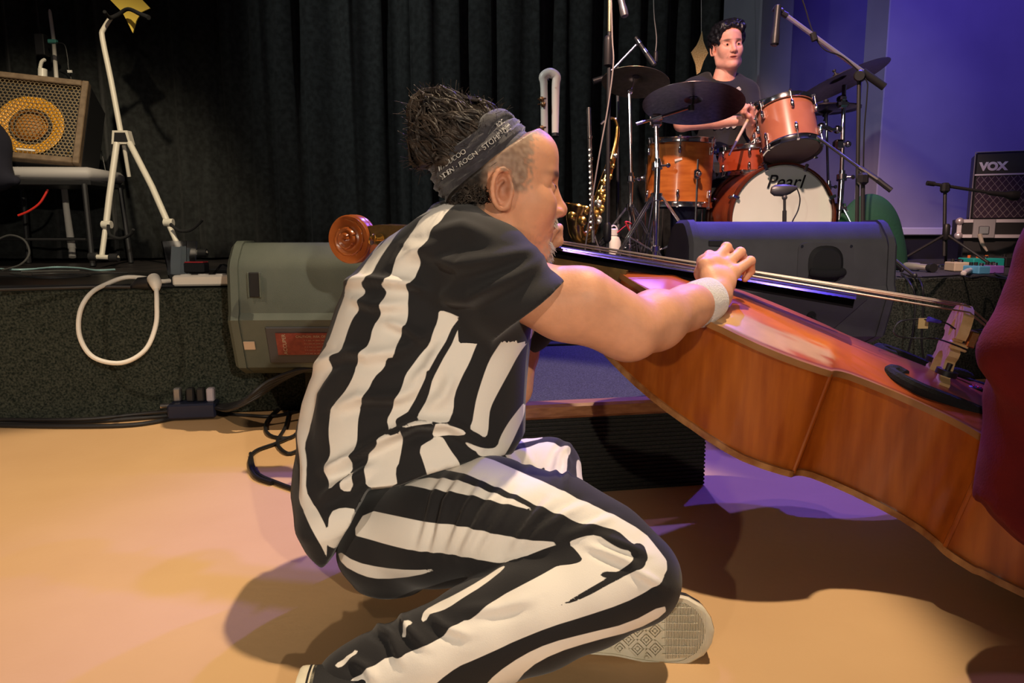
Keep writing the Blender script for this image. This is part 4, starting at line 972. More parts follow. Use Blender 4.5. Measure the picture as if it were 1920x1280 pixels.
# shoes
M_canvas = mat('black_canvas', (.016,.016,.018), .85, bump=.3, bscale=500); M_rubber = mat('off_white_rubber', (.66,.60,.44), .6, noise=(.74,.69,.54), scale=40); M_rwhite = mat('white_rubber_band', (.72,.68,.66), .5)
so = [(0,.0),(.004,.018),(.018,.030),(.045,.036),(.09,.035),(.14,.038),(.18,.046),(.215,.050),(.245,.047),(.268,.034),(.279,.017),(.283,0)]
sx = np.array([a for a,_ in so]); sw = np.array([b for _,b in so])
def shoe(org, toe, out, label):
    X = V3(toe)/np.linalg.norm(V3(toe)); N = V3(out); N -= X*(N@X); N /= np.linalg.norm(N); Y = np.cross(N, X); org = V3(org)
    def L(x, y, z): return org+X*x+Y*y-N*z          # z = height of the shoe above its own sole
    e = bpy.data.objects.new('shoe', None); COL.objects.link(e); e.parent = man; e.location = to_local(man, (org)[None])[0]; e['label'] = label
    def ringv(f, zz, mb_, rows):
        pass
    k = 40; xs_ = .1415-.1415*np.cos(np.linspace(0, math.pi, k)); ws = np.interp(xs_, sx, sw)
    def outline(sc, dx=0): return [(x, w_*sc) for x, w_ in zip(xs_, ws)]+[(x, -w_*sc) for x, w_ in zip(xs_[::-1][1:-1], ws[::-1][1:-1])]
    def loft(rows, name, m, par, caps=True):
        mb = MB(); n = 2*k-2; vs = []
        for sc, cx, z in rows: vs += [L(.14+(x-.14)*sc+cx, y*sc, z) for x, y in outline(1)]
        fs = [(i*n+j, i*n+(j+1)%n, (i+1)*n+(j+1)%n, (i+1)*n+j) for i in range(len(rows)-1) for j in range(n)]
        if caps: fs += [tuple(range(n))[::-1], tuple((len(rows)-1)*n+j for j in range(n))]
        mb.add(vs, fs); return mb.build(name, m, par, 45)
    sole = loft([(.90,0,.0015),(.905,0,-.0005),(.97,0,-.0012),(.995,0,.001),(1.0,0,.006),(1.0,0,.020),(.985,0,.024)], 'sole', M_rubber, e)
    loft([(1.006,0,.011),(1.008,0,.0115),(1.008,0,.0135),(1.006,0,.014)], 'sole_stripe', M_blackplastic, sole, False)
    mb = MB(); rows = [(1.0,.0,.016),(1.0,0,.032),(.93,-.003,.050),(.80,-.012,.062)]
    loft(rows, 'upper', M_canvas, e)
    mb = MB(); mb.tube([L(.05,0,.04), L(.045,0,.075), L(.035,0,.10)], [.040,.041,.040], 20, flat=.85, up=X); mb.build('collar', M_canvas, e, 60)
    # tread: nested diamonds and a ribbed toe, raised from the sole
    mb = MB()
    def bar(x0, y0, x1, y1, w_=.0022, z=-.0022):
        d = np.array([x1-x0, y1-y0]); Ln = np.hypot(*d)
        if Ln < .003: return
        d = d/Ln; q = np.array([-d[1], d[0]])*w_/2; vs = []
        for zz in (.001, z):
            for (px_, py_) in ((x0-q[0], y0-q[1]), (x1-q[0], y1-q[1]), (x1+q[0], y1+q[1]), (x0+q[0], y0+q[1])): vs.append(L(px_, py_, zz))
        mb.add(vs, [(0,1,2,3),(7,6,5,4),(0,4,5,1),(1,5,6,2),(2,6,7,3),(3,7,4,0)])
    inside = lambda x, y: 0 < x < .283 and abs(y) < np.interp(x, sx, sw)*.84
    for i in range(-1, 9):
        for j in range(-2, 3):
            cx, cy = .018+i*.0255+(.01275 if 0 else 0), j*.0255
            for half in (0, 1):
                x0c = cx+half*.01275; y0c = cy+half*.01275
                if x0c > .205: continue
                for r_ in (.0112, .0062):
                    c4 = [(x0c+r_, y0c), (x0c, y0c+r_), (x0c-r_, y0c), (x0c, y0c-r_)]
                    for a in range(4):
                        p0, p1 = c4[a], c4[(a+1)%4]
                        if inside(*p0) and inside(*p1): bar(*p0, *p1)
                if inside(x0c, y0c): bar(x0c-.0022, y0c, x0c+.0022, y0c, .004)
    for i in range(26):
        x_ = .2125+i*.0023; w_ = np.interp(x_, sx, sw)*.80
        if w_ > .004: bar(x_, -w_, x_, w_, .0011, -.0012)
    for j in range(-3, 4):
        if abs(j*.011) < .036: bar(.207, j*.011, .262-abs(j)*.004, j*.011, .0010, -.0018)
    mb.build('tread', M_rubber, sole, 0)
    return e
shoe(P(975,1178,1.10), (.985,-.06,.02), (-.10,-.93,.22), 'canvas shoe with its off-white diamond-tread sole turned to view')
shoe(P(572,1266,1.0), (.10,-.97,-.10), (-.99,-.10,.02), 'black canvas shoe with a white rubber edge')

# ---------------------------------------------------------------- stage monitors
M_monL = mat('grey_green_cabinet', (.070,.085,.068), .55, noise=(.095,.11,.088), scale=7, bump=.25, bscale=700)
M_monR = mat('dark_grey_cabinet', (.055,.055,.060), .6, noise=(.070,.070,.076), scale=9, bump=.25, bscale=700)
M_panel = mat('input_panel', (.05,.05,.055), .5)
def monitor(org, rz, m, label, width=.64):
    """org: bottom left front corner on its stand; the back of the wedge faces the hall"""
    e = empty('floor_monitor', tuple(org), label, 'speaker', 'wedge floor monitors', rz)
    X = np.array([math.cos(rz), math.sin(rz), 0]); Y = np.array([-math.sin(rz), math.cos(rz), 0]); o_ = V3(org)
    def W(x, y, z): return o_+X*x+Y*y+SZ*z
    prof = [(.12,0),(.055,.03),(.0,.185),(.012,.205),(.018,.335),(.030,.360),(.075,.405),(.10,.415),(.19,.415),(.22,.400),(.50,.07),(.50,.0)]
    mb = MB(); mb.prism(prof, W(.035,0,0), Y, SZ, X, width-.07); mb.build('cabinet', m, e, 25)
    for x0, nm in ((0,'end_cap'), (width-.035,'end_cap')):
        big = [(y*1.0-(.006 if y < .2 else -.006), z+(.006 if z > .2 else -.0)) for y, z in prof]
        mb = MB()
        small = [(y*.94+.012, z*.96+.006) for y, z in big]
        A, B = (small, big) if x0 == 0 else (big, small)
        vs = [W(x0, y, z) for y, z in A]+[W(x0+.012 if x0 == 0 else x0+.023, y, z) for y, z in big]+[W(x0+.035, y, z) for y, z in B]
        n = len(prof); mb.add(vs, [(i*n+k, i*n+(k+1)%n, (i+1)*n+(k+1)%n, (i+1)*n+k) for i in range(2) for k in range(n)]+[tuple(range(n)), tuple(range(2*n, 3*n))]); mb.build(nm, m, e, 25)
    # grille on the far side, sunken input panel underneath
    d = np.array([.28,-.33]); d = d/np.hypot(*d)
    mb = MB(); mb.prism([(.24,.385),(.492,.088),(.500,.094),(.248,.391)], W(.05,0,0), Y, SZ, X, width-.10); mb.build('grille', M_black, e, 0)
    return e, W
sL = at(425, 637, 2.26)
eL, WL = monitor((at(425,590,2.25)[0], at(425,590,2.25)[1], .165), math.radians(2), M_monL, 'grey-green wedge monitor behind the seated man, scroll shadow on its face')
mb = MB(); mb.box(WL(.088,-.000,.292), (.034,.012,.075), None, .003); mb.build('slot', M_black, eL)
mb = MB(); mb.box(WL(.106,-.006,.292), (.004,.010,.075), None, .001); mb.box(WL(.071,-.006,.292), (.004,.010,.075), None, .001); mb.build('handle', M_monL, eL)
RT = np.array([[1,0,0],[0,.93,-.36],[0,.36,.93]])
q0 = (WL(.055,.055,.03)+WL(.055,0,.185))/2
dn = (WL(0,.055,.03)-WL(0,0,.185)); dn /= np.linalg.norm(dn); xx = WL(1,0,0)-WL(0,0,0); nn_ = np.cross(xx, dn); nn_ = nn_ if nn_[1] < 0 else -nn_
RQ = np.stack([xx, dn, nn_], 1)
def under(u, v, off): return WL(u, 0, .185)+dn*v+nn_*off
mb = MB(); mb.box(under(.33,.085,.000), (.44,.125,.010), RQ, .003); mb.build('input_plate', M_panel, eL)
M_redlab = mat('dark_red_label', (.16,.022,.015), .5, noise=(.22,.04,.025), scale=80)
mb = MB(); mb.box(under(.25,.078,.007), (.22,.075,.003), RQ); lab = tag(mb.build('label_plate', M_redlab, eL, 0), 'dark red printed specification label')
Mt = mat('label_print', (.42,.30,.20), .6)
for i in range(6): text_obj('print', 'CAUTION  RISK OF SHOCK' if i == 0 else '- - --- -- ---- --- --- -', .0105, Mt, basis(under(.265,.052+.0115*i,.0095), xx, -dn, nn_), lab)
text_obj('print', 'ACCUPER', .016, Mt, basis(under(.165,.078,.0095), -dn, -xx, nn_), lab)
mb = MB(); mb.box(under(.055,.085,.003), (.034,.028,.004), RQ, .001); tag(mb.build('tape', mat('tan_tape', (.50,.38,.27), .8), eL), 'scrap of tan tape')
oR = at(1300, 600, 2.44)
eR, WR = monitor((at(1290,640,2.44)[0], at(1290,640,2.44)[1], .232), math.radians(4), M_monR, 'dark grey wedge monitor with an oval handle hole, in front of the bass drum', .70)
# oval recessed handle
def WRf(x, z, off=0): return WR(x, .0135+(z-.205)/.130*.006-.0-off, z)
def oval(cx, cz, rx, rz, n=28, p=2.6):
    o = []
    for k in range(n):
        a = 2*math.pi*k/n; c, s_ = math.cos(a), math.sin(a); o.append((cx+rx*abs(c)**(2/p)*(1 if c > 0 else -1), cz+rz*abs(s_)**(2/p)*(1 if s_ > 0 else -1)))
    return o
mb = MB(); n = 28
outer = [(.37,.17),(.53,.17)]; plq = oval(.455,.262,.095,.085,28,8)
hole = oval(.455,.275,.060,.062)
vs = [WRf(x, z, .004) for x, z in plq]+[WRf(x, z, .004) for x, z in hole]+[WRf(x, z, .001) for x, z in hole]+[WRf(x, z, -.0) for x, z in plq]
mb.add(vs, [(k, (k+1)%n, n+(k+1)%n, n+k) for k in range(n)]+[(n+k, n+(k+1)%n, 2*n+(k+1)%n, 2*n+k) for k in range(n)]+[(k, 3*n+k, 3*n+(k+1)%n, (k+1)%n) for k in range(n)]); hp = mb.build('handle_plate', M_monR, eR, 30)
mb = MB(); mb.add([WRf(x, z, .0015) for x, z in hole]+[WR(.455+(x-.455)*.8, .005, .275+(z-.275)*.8) for x, z in hole], [(k, (k+1)%n, n+(k+1)%n, n+k) for k in range(n)]+[tuple(range(n, 2*n))]); mb.build('recess', M_black, hp, 30)
mb = MB(); mb.tube([WRf(.398,.252,.012), WRf(.43,.247,.022), WRf(.48,.247,.022), WRf(.512,.252,.012)], [.013,.015,.015,.013], 12, smooth_n=4); tag(mb.build('grip', M_foam, hp), 'black padded grip bar')
mb = MB(); mb.box(WRf(.455,.222,.006), (.055,.010,.006), None, .002); mb.build('latch', M_chrome, hp)
mb = MB()
for x in (.372,.538):
    for z in (.19,.335): mb.cyl(WRf(x, z, .003), WRf(x, z, .007), .005, 10)
mb.build('screw', M_chrome, hp)
mb = MB(); mb.box(WRf(.085,.345,.003), (.045,.006,.02), None, .002); mb.build('slot', M_black, eR)
dn2 = (WR(0,.055,.03)-WR(0,0,.185)); dn2 /= np.linalg.norm(dn2); xx2 = WR(1,0,0)-WR(0,0,0); n2_ = np.cross(xx2, dn2); n2_ = n2_ if n2_[1] < 0 else -n2_; RQ2 = np.stack([xx2, dn2, n2_], 1)
def under2(u, v, off): return WR(u, 0, .185)+dn2*v+n2_*off
mb = MB(); mb.prism([(.20,.02),(.60,.02),(.50,.14),(.22,.14)], under2(0,0,0), xx2, dn2, n2_, .006); ip = mb.build('input_plate', M_panel, eR, 0)
for u in (.30,.36,.42):
    mb = MB(); mb.cyl(under2(u,.08,.005), under2(u,.08,.012), .015, 18); mb.cyl(under2(u,.08,.012), under2(u,.08,.0125), .011, 18); mb.build('socket', M_black, ip)
mb = MB(); mb.tube([under2(.42,.08,.012), under2(.44,.10,.05), WR(.47,-.03,.02), WR(.50,-.01,-.06), WR(.44,.05,-.10)], .004, 8, smooth_n=5); mb.build('lead', M_wires, eR)
# risers the monitors stand on
rr = empty('riser', (float(at(500,700,2.5)[0]), 2.5, 0), 'low black riser hidden under the left monitor', 'riser')
mb = MB(); a = WL(.20,.12,0); mb.box((a[0]+.20, a[1]+.15, .0815), (.42,.26,.163), None, .004); mb.build('box', M_rib, rr)
rr2 = empty('riser', (float(WR(.3,.3,0)[0]), float(WR(.3,.3,0)[1]), 0), 'black riser under the right monitor, behind the bass ribs', 'riser')
mb = MB(); a = WR(.27,.33,0); mb.box((a[0], a[1]-.02, .115), (.50,.30,.228), None, .004); mb.build('box', M_rib, rr2)

# ---------------------------------------------------------------- drum kit
M_shell = mat('orange_birch_shell', (.36,.09,.015), .3, noise=(.52,.16,.03), scale=7, stretch=(1,1,6), coat=.3)
M_shell_red = mat('red_brown_shell', (.20,.035,.012), .3, noise=(.30,.065,.02), scale=8, coat=.3)
M_head = mat('white_drumhead', (.78,.84,.76), .5, noise=(.70,.78,.70), scale=3)
M_headclear = mat('smoky_drumhead', (.20,.13,.12), .25)
M_hoopwood = mat('dark_wood_hoop', (.10,.022,.010), .3, coat=.3)
M_ink = mat('black_print', (.01,.01,.012), .5)
M_white = mat('white_paint', (.72,.70,.66), .4)
M_cym = mat('dark_cymbal_bronze', (.060,.048,.050), .33, metal=.85, noise=(.10,.08,.085), scale=50)
M_cym2 = mat('brown_cymbal_bronze', (.22,.19,.13), .35, metal=.8, noise=(.28,.24,.17), scale=40)
def seg_lathe(mb, r, a, b, n=48, **k): return mb.lathe([(r, 0), (r, 1)], a, V3(b)-V3(a), n)
def drum(name, label, c0, ax, r, L, shellm, topm, botm, lugs, hoopm=None, x=None, lug_len=.05, group=None, botm_z=None):
    """c0: centre of the first head, ax: unit axis toward the second"""
    c0 = V3(c0); ax = V3(ax)/np.linalg.norm(V3(ax)); X, Y, _ = frame(ax)
    if x is not None: X = V3(x)-ax*(V3(x)@ax); X /= np.linalg.norm(X); Y = np.cross(ax, X)
    e = empty(name, tuple(c0+ax*L/2), label, 'drum', group)
    mb = MB(); mb.lathe([(r,.006),(r,L-.006),(r-.008,L-.006),(r-.008,.006),(r,.006)], c0, ax, 56, X, cap=False); mb.build('shell', shellm, e)
    for z, m, nm in ((0, topm, 'drumhead'), (L, botm, 'drumhead')):
        s_ = 1 if z == 0 else -1
        mb = MB(); mb.lathe([(0, s_*.001),(r-.02, s_*.001),(r-.006, -s_*.0005),(r+.002, s_*.006)] if z == 0 else [(r+.002,-.006),(r-.006,.0005),(r-.02,-.001),(0,-.001)], c0+ax*z, ax, 48, X, cap=False); mb.build(nm, m, e)
        mb = MB(); h0, h1 = (-.009, .018) if not hoopm else (-.012, .030)
        zz = [(r+.004, h0),(r+.010, h0+.002),(r+.007, 0.005),(r+.007, h1-.004),(r+.011, h1),(r+.003, h1),(r+.003, h0)] if not hoopm else [(r+.004,h0),(r+.013,h0),(r+.014,h0+.003),(r+.014,h1-.003),(r+.013,h1),(r+.004,h1),(r+.004,h0)]
        mb.lathe([(a, z+s_*b) for a, b in zz], c0, ax, 56, X, cap=False); mb.build('hoop', hoopm or M_chrome, e)
    for k in range(lugs):
        a = 2*math.pi*(k+.5)/lugs; d = X*math.cos(a)+Y*math.sin(a); T = np.cross(ax, d); R_ = np.stack([d, T, ax], 1)
        for z0, sg in ((0,1),(L,-1)):
            p = c0+ax*(z0+sg*(.055 if L > .2 else .035))+d*(r+.012)
            mb = MB(); mb.sphere(p, .011, 10, (.9,.85,1.9), R_); mb.box(p-d*.006, (.012,.012,.040), R_, .003)
            mb.cyl(p, c0+ax*(z0-sg*.010)+d*(r+.014), .0026, 8); mb.box(c0+ax*(z0-sg*.009)+d*(r+.012), (.020,.012,.008), R_, .002)
            if hoopm: mb.box(c0+ax*(z0-sg*.011)+d*(r+.008), (.036,.016,.012), R_, .003)
            mb.build('lug', M_chrome, e)
    return e, c0, ax, X, Y
kitg = 'drum kit'
bc0 = P(1467,408,3.55); bax = np.array([-.05,.99,.0]); bax /= np.linalg.norm(bax)
be, *_ = drum('bass_drum', 'white-fronted bass drum with black script lettering', bc0, bax, .243, .37, M_shell_red, M_head, M_head, 8, M_hoopwood, x=(1,0,0))
mb = MB(); mb.lathe([(.2475,-.016),(.2485,-.0175),(.2560,-.0175),(.257,-.016)], bc0, bax, 56, (1,0,0), cap=False)
Xh = np.cross(bax, SZ)*1; Xh /= np.linalg.norm(Xh); Xh = Xh if Xh[0] > 0 else -Xh
text_obj('lettering', 'Pearl', .088, M_ink, basis(bc0-bax*.004+SZ*.165+Xh*.0, Xh, SZ, -bax), be, .001, .0002, .30)
mb = MB(); mb.box(bc0+bax*.20+np.array([-.19,0,.155]), (.03,.012,.004)); 
for sx_ in (1,-1):   # spurs
    p = bc0+bax*.10+Xh*sx_*.235+SZ*-.06; mb = MB(); mb.cyl(p, np.array([p[0]+sx_*.09, p[1]-.10, STAGE+.006]), .007, 8); mb.sphere(np.array([p[0]+sx_*.09, p[1]-.10, STAGE+.008]), .010, 8); mb.build('spur', M_chrome, be)
# the drums not on legs of their own rest on the stage through their stands
zf = float(P(1277,262,3.72)[2])
ft0 = P(1277,266,3.72); ftax = np.array([-.02,.0,-1.]); fe, *_ = drum('floor_tom', 'orange-brown floor tom on three chrome legs', ft0, ftax, .160, .315, M_shell, M_head, M_head, 6, None, x=(.3,-1,0))
for a in (-2.1, .25, 2.2):
    d = np.array([math.sin(a), -math.cos(a), 0]); p = V3(ft0)+d*.178
    mb = MB(); mb.tube([p+SZ*-.10, p+SZ*-.42, np.array([p[0]+d[0]*.03, p[1]+d[1]*.03, STAGE+.012])], .0055, 8); mb.sphere(np.array([p[0]+d[0]*.03, p[1]+d[1]*.03, STAGE+.014]), .014, 10); mb.build('leg', M_chrome, fe)
    mb = MB(); mb.box(p+SZ*-.17+d*-.004, (.030,.030,.045), None, .006); mb.sphere(p+SZ*-.17+d*.02, .014, 10); mb.build('leg_bracket', M_chrome, fe)
mb = MB(); mb.box(V3(ft0)+np.array([-.045,-.158,-.10]), (.036,.004,.010), np.array(Matrix.Rotation(-.25,3,'Y'))); mb.build('sticker', M_white, fe, 0)
rt0 = P(1471,204,3.50); rtax = np.array([.055,-.40,-.90]); re_, _, rax, rX, rY = drum('rack_tom', 'small red-brown rack tom tilted back above the bass drum', rt0, rtax, .125, .225, mat('salmon_shell', (.42,.14,.08), .3, noise=(.50,.18,.10), scale=8, coat=.3), M_head, M_headclear, 6, None, x=(.3,-.8,0))
rt1 = P(1452,205,3.86)
re2, *_ = drum('rack_tom', 'darker rack tom half hidden behind the small front tom', rt1, np.array([.02,-.3,-.95]), .13, .20, M_shell_red, M_head, M_headclear, 6, None, x=(.3,-.8,0))
sn0 = P(1412,281,3.95); se, *_ = drum('snare_drum', 'red snare drum between the floor tom and rack toms', sn0, (0,-.05,-1), .178, .14, mat('red_shell', (.35,.05,.015), .3, coat=.3), M_head, M_head, 8, None, x=(0,-1,0))
def stand(name, label, foot, top, m=None, spread=.30, hub=.30, legs=3, rot0=0., r=.0125, group='cymbal and drum stands', double=True, cat='stand'):
    m = m or M_chrome; foot = V3(foot); top = V3(top); z0 = foot[2]; e = empty(name, tuple(foot), label, cat, group)
    base = np.array([foot[0], foot[1], z0]); mid = np.array([foot[0], foot[1], z0+hub+.12])
    mb = MB(); mb.cyl(base+SZ*.05, mid+SZ*.05, r*1.15, 12); mb.build('lower_tube', m, e)
    mb = MB(); mb.cyl(mid, top, r*.8, 12); mb.build('upper_tube', m, e)
    mb = MB(); mb.lathe([(r*1.1,0),(r*1.9,.004),(r*1.9,.030),(r*1.1,.036)], mid, top-mid, 16); mb.cyl(mid+SZ*.018, mid+SZ*.018+np.array([r*3.4,-r*1.5,0]), .005, 8); mb.sphere(mid+SZ*.018+np.array([r*3.6,-r*1.6,0]), .011, 8, (1,.5,1)); mb.build('collar', m, e)
    mb = MB(); mb.lathe([(r*1.2,0),(r*2.2,.005),(r*2.2,.035),(r*1.2,.04)], base+SZ*(hub-.02), (0,0,1), 14); mb.build('hub', m, e); mb = MB(); mb.lathe([(r*1.2,0),(r*2.0,.004),(r*2.0,.026),(r*1.2,.03)], base+SZ*.09, (0,0,1), 14); mb.build('lower_hub', m, e)
    for k in range(legs):
        a = rot0+2*math.pi*k/legs; d = np.array([math.cos(a), math.sin(a), 0]); T = np.array([-d[1], d[0], 0])
        f_ = base+d*spread+SZ*.014; h_ = base+d*r*2+SZ*hub
        mb = MB()
        if double:
            for s_ in (-.008,.008): mb.tube([h_+T*s_, f_+T*s_], .0048, 6)
        else: mb.tube([h_, f_], .007, 8)
        mb.build('leg', m, e)
        mb = MB(); mb.cyl(base+d*r*2+SZ*.10, h_*.45+f_*.55, .004, 6); mb.build('brace', m, e)
        mb = MB(); mb.sphere(f_-SZ*.002, .013, 8, (1.3,1,.9)); mb.build('rubber_foot', M_blackplastic, e)
    return e
def cymbal(name, label, c, nrm, r, m, e_extra=None):
    c = V3(c); n_ = V3(nrm)/np.linalg.norm(V3(nrm)); e = empty(name, tuple(c), label, 'cymbal', 'cymbals')
    pr = [(.006,.026),(.018,.025),(.034,.016),(.042,.009),(r*.6,.004),(r,-.014),(r,-.0155),(r*.6,.002),(.042,.007),(.034,.0135),(.018,.0225),(.006,.0235)]
    mb = MB(); mb.lathe(pr, c, n_, 64, cap=False); mb.build('bronze', m, e)
    mb = MB(); mb.lathe([(.018,.016),(.018,.021),(.006,.022)], c, n_, 16); mb.lathe([(.014,.027),(.014,.036),(.006,.037),(.005,.050),(.009,.051),(.009,.058),(0,.058)], c, n_, 16); mb.build('felt_and_nut', M_blackplastic, e)
    return e
# big dark ride over the floor tom
rc = P(1303,190,3.45); rn = np.array([.10,.48,.87])  # seen a little from below
rn = np.array([.12,-.30,.95])
rfoot = on_z(1228,492,STAGE); rfoot = np.array([P(1228,480,3.45)[0], P(1228,480,3.45)[1], STAGE])
rtop = P(1230,226,3.45)
rs = stand('cymbal_stand', 'chrome double-braced boom stand in front of the floor tom', rfoot, rtop, spread=.27, hub=.34, rot0=-.5)
mb = MB(); mb.box(rtop, (.05,.05,.06), None, .01); mb.cyl(V3(rtop)+[-.02,-.03,0], V3(rtop)+[.02,-.05,.01], .012, 12); mb.build('tilter', M_chrome, rs)
mb = MB(); mb.cyl(P(1193,233,3.42), P(1292,202,3.45), .0065, 10); mb.cyl(P(1193,233,3.42), P(1205,229,3.42), .0075, 10); mb.build('boom_arm', M_chrome, rs)
rcc = P(1300,190,3.45)
# top plate normal chosen so that the underside faces the hall
ride = cymbal('ride_cymbal', 'large dark ride cymbal tilted over the floor tom', rcc, (.06,.26,.96), .232, M_cym)
mb = MB(); mb.tube([P(1292,203,3.45), V3(rcc)-np.array([.0,.0,.01]), V3(rcc)+np.array([.06,.26,.96])*.045], .005, 8); mb.cyl(P(1296,208,3.44), P(1296,198,3.44), .014, 12); mb.build('cymbal_rod', M_blackplastic, rs)
# crash at the left
ccl = P(1192,150,3.75); cf_ = np.array([P(1180,480,3.75)[0], P(1180,480,3.75)[1], STAGE])
cs = stand('cymbal_stand', 'slim chrome stand left of the kit holding the brown crash', cf_, P(1180,172,3.75), spread=.25, hub=.30, rot0=.6, r=.010)
mb = MB(); mb.tube([P(1180,172,3.75), P(1187,160,3.75), V3(ccl)+np.array([-.22,.24,.92])*.04], .0045, 8); mb.sphere(P(1181,172,3.75), .016, 10); mb.build('cymbal_rod', M_chrome, cs)
cymbal('crash_cymbal', 'brown crash cymbal at the left of the drum kit', ccl, (.10,.26,.93), .17, M_cym2)
# crash at the right
ccr = P(1572,152,3.6); cfr = np.array([P(1572,430,3.6)[0], P(1572,430,3.6)[1], STAGE])
cr = stand('cymbal_stand', 'chrome stand right of the rack tom, carrying the tom arm', cfr, P(1583,160,3.6), spread=.24, hub=.30, rot0=.9, r=.0125)
cymbal('crash_cymbal', 'dark crash cymbal at the right of the drum kit, tilted up', ccr, (-.36,.18,.93), .235, M_cym)
mb = MB(); mb.box(P(1580,195,3.59), (.05,.045,.035), None, .01); mb.box(P(1578,185,3.59), (.03,.06,.03), None, .008); mb.build('tilter', M_chrome, cr); mb = MB(); mb.box(P(1572,272,3.59), (.045,.05,.05), None, .01); mb.sphere(P(1590,270,3.57), .016, 10); mb.build('clamp', M_chrome, cr)
mb = MB(); mb.tube([P(1576,240,3.58), P(1558,243,3.55), P(1540,236,3.53), P(1522,240,3.50)], [.010,.012,.010,.009], 10); mb.sphere(P(1540,238,3.53), .020, 12); mb.sphere(P(1570,243,3.57), .020, 12); mb.box(P(1524,228,3.49), (.03,.03,.055), None, .008); mb.build('tom_arm', M_chrome, cr)
for i, (a, b) in enumerate(((1555,190),(1548,172))):
    pass
# hi-hat far back
hh = np.array([P(1548,440,4.05)[0], P(1548,440,4.05)[1], STAGE]); hs_ = stand('hi_hat_stand', 'hi-hat stand behind the right crash cymbal stand', hh, P(1548,165,4.05), spread=.22, hub=.28, r=.009)
for k, dz in enumerate((0,.016)): cymbal('hi_hat_cymbal', ('lower' if k == 0 else 'upper')+' hi-hat cymbal behind the small tom', P(1548,206,4.05)+Vector((0,0,dz)), (.0,.03,1 if k else -1), .178, M_cym)
# drum throne
th = empty('drum_throne', (float(P(1345,400,4.15)[0]), float(P(1345,400,4.15)[1]), STAGE), 'black round drum throne under the drummer', 'stool')
tb_ = V3(th.location); mb = MB(); mb.lathe([(.05,.47),(.16,.475),(.175,.49),(.175,.53),(.16,.545),(0,.548)], tb_, (0,0,1), 32); mb.build('seat', M_blackplastic, th)
mb = MB(); mb.cyl(tb_+SZ*.08, tb_+SZ*.475, .014, 12); mb.build('post', M_chrome, th)
for k in range(3):
    a = k*2.09+.3; mb = MB(); mb.tube([tb_+SZ*.28, tb_+np.array([.26*math.cos(a), .26*math.sin(a), .012])], .010, 8); mb.build('leg', M_chrome, th)
# kick microphone in front of the drum
km = np.array([P(1471,480,3.15)[0], P(1471,480,3.15)[1], STAGE]); ke = empty('microphone_stand', tuple(km), 'short black stand and oval microphone in front of the bass drum', 'microphone')
mb = MB(); mb.lathe([(.085,0),(.085,.012),(.03,.022),(.012,.03)], km, (0,0,1), 24); mb.build('round_base', M_blackplastic, ke)
mb = MB(); mb.cyl(km+SZ*.02, P(1471,395,3.15), .009, 10); mb.cyl(P(1471,395,3.15), P(1471,372,3.15), .006, 10); mb.build('pole', M_blackplastic, ke)
mb = MB(); mb.tube([P(1446,356,3.15), P(1452,357,3.15), P(1468,357,3.15), P(1480,355,3.15), P(1494,352,3.16)], [.014,.023,.026,.020,.007], 18, flat=.75, up=(0,0,1)); mb.sphere(P(1471,370,3.15), .012, 10); mb.build('capsule', mat('grey_mic', (.10,.10,.11), .4, metal=.5), ke)
mb = MB(); mb.tube([P(1494,352,3.16), P(1500,372,3.16), P(1496,395,3.16), P(1484,420,3.15), P(1478,455,3.12)], .0028, 6, smooth_n=5); mb.build('lead', M_wires, ke)

# ---------------------------------------------------------------- the drummer
dd_ = 4.05
M_tee = mat('black_tee', (.012,.012,.015), .85, sheen=.1); M_jeans = mat('dark_jeans', (.03,.04,.09), .85, noise=(.045,.055,.12), scale=80)
M_skin2 = skin_mat('skin_drummer'); TONE2 = np.array([.80,.40,.30])
drm = empty('person', (float(P(1350,300,4.1)[0]), float(P(1350,300,4.1)[1]), STAGE), 'drummer in a black t-shirt seated behind the drum kit, looking at the camera', 'person')
B2 = Field((.75,3.35,.43), (1.75,4.65,1.90), .0088)
sR, eR_, hR = P(1302,172,4.10), P(1278,232,3.93), P(1392,226,3.82); sL_, eL_, hL = P(1397,176,4.08), P(1424,268,3.93), P(1405,232,3.80)
B2.gencyl([(P(1352,318,4.16),.15,.11),(P(1352,250,4.15),.13,.10),(P(1350,190,4.13),.16,.11),(P(1352,158,4.12),.13,.08)], (0,0,1), (1,0,0), k=.03)
B2.cone(P(1352,160,4.12), P(1361,118,4.10), .056, .045, .02)
B2.path([sR, eR_], [.050,.040], .03); B2.path([eR_, eR_*.4+hR*.6, hR], [.038,.032,.024], .02); B2.path([sL_, eL_], [.050,.040], .03); B2.path([eL_, eL_*.4+hL*.6, hL], [.038,.032,.024], .02)
for hx, kx in ((1330,1285),(1375,1405)):
    k_ = P(kx,338,3.86) if kx < 1300 else P(kx,345,4.0); a_ = np.array([k_[0], k_[1]+.02, STAGE+.09])
    B2.path([P(hx,318,4.15), k_], [.080,.058], .03); B2.path([k_, a_], [.056,.040], .02)
b2v, b2f = B2.mesh()
yaw2 = math.atan2(-1, .02); f2 = np.array([.06,-1,-.02]); f2 /= np.linalg.norm(f2); l2 = np.cross([0,0,1.], f2); l2 /= np.linalg.norm(l2); u2 = np.cross(f2, l2)
ca, sa = math.cos(math.radians(4)), math.sin(math.radians(4)); l2, u2 = l2*ca+u2*sa, u2*ca-l2*sa
R2 = rot_axes(f2, l2, u2); P2_ = V3(P(1364,90,4.07)); s2_ = 1.0
h2 = place(HV*np.array([1,.94,1]), P2_, R2, s2_); c2 = head_color(HV, TONE2)
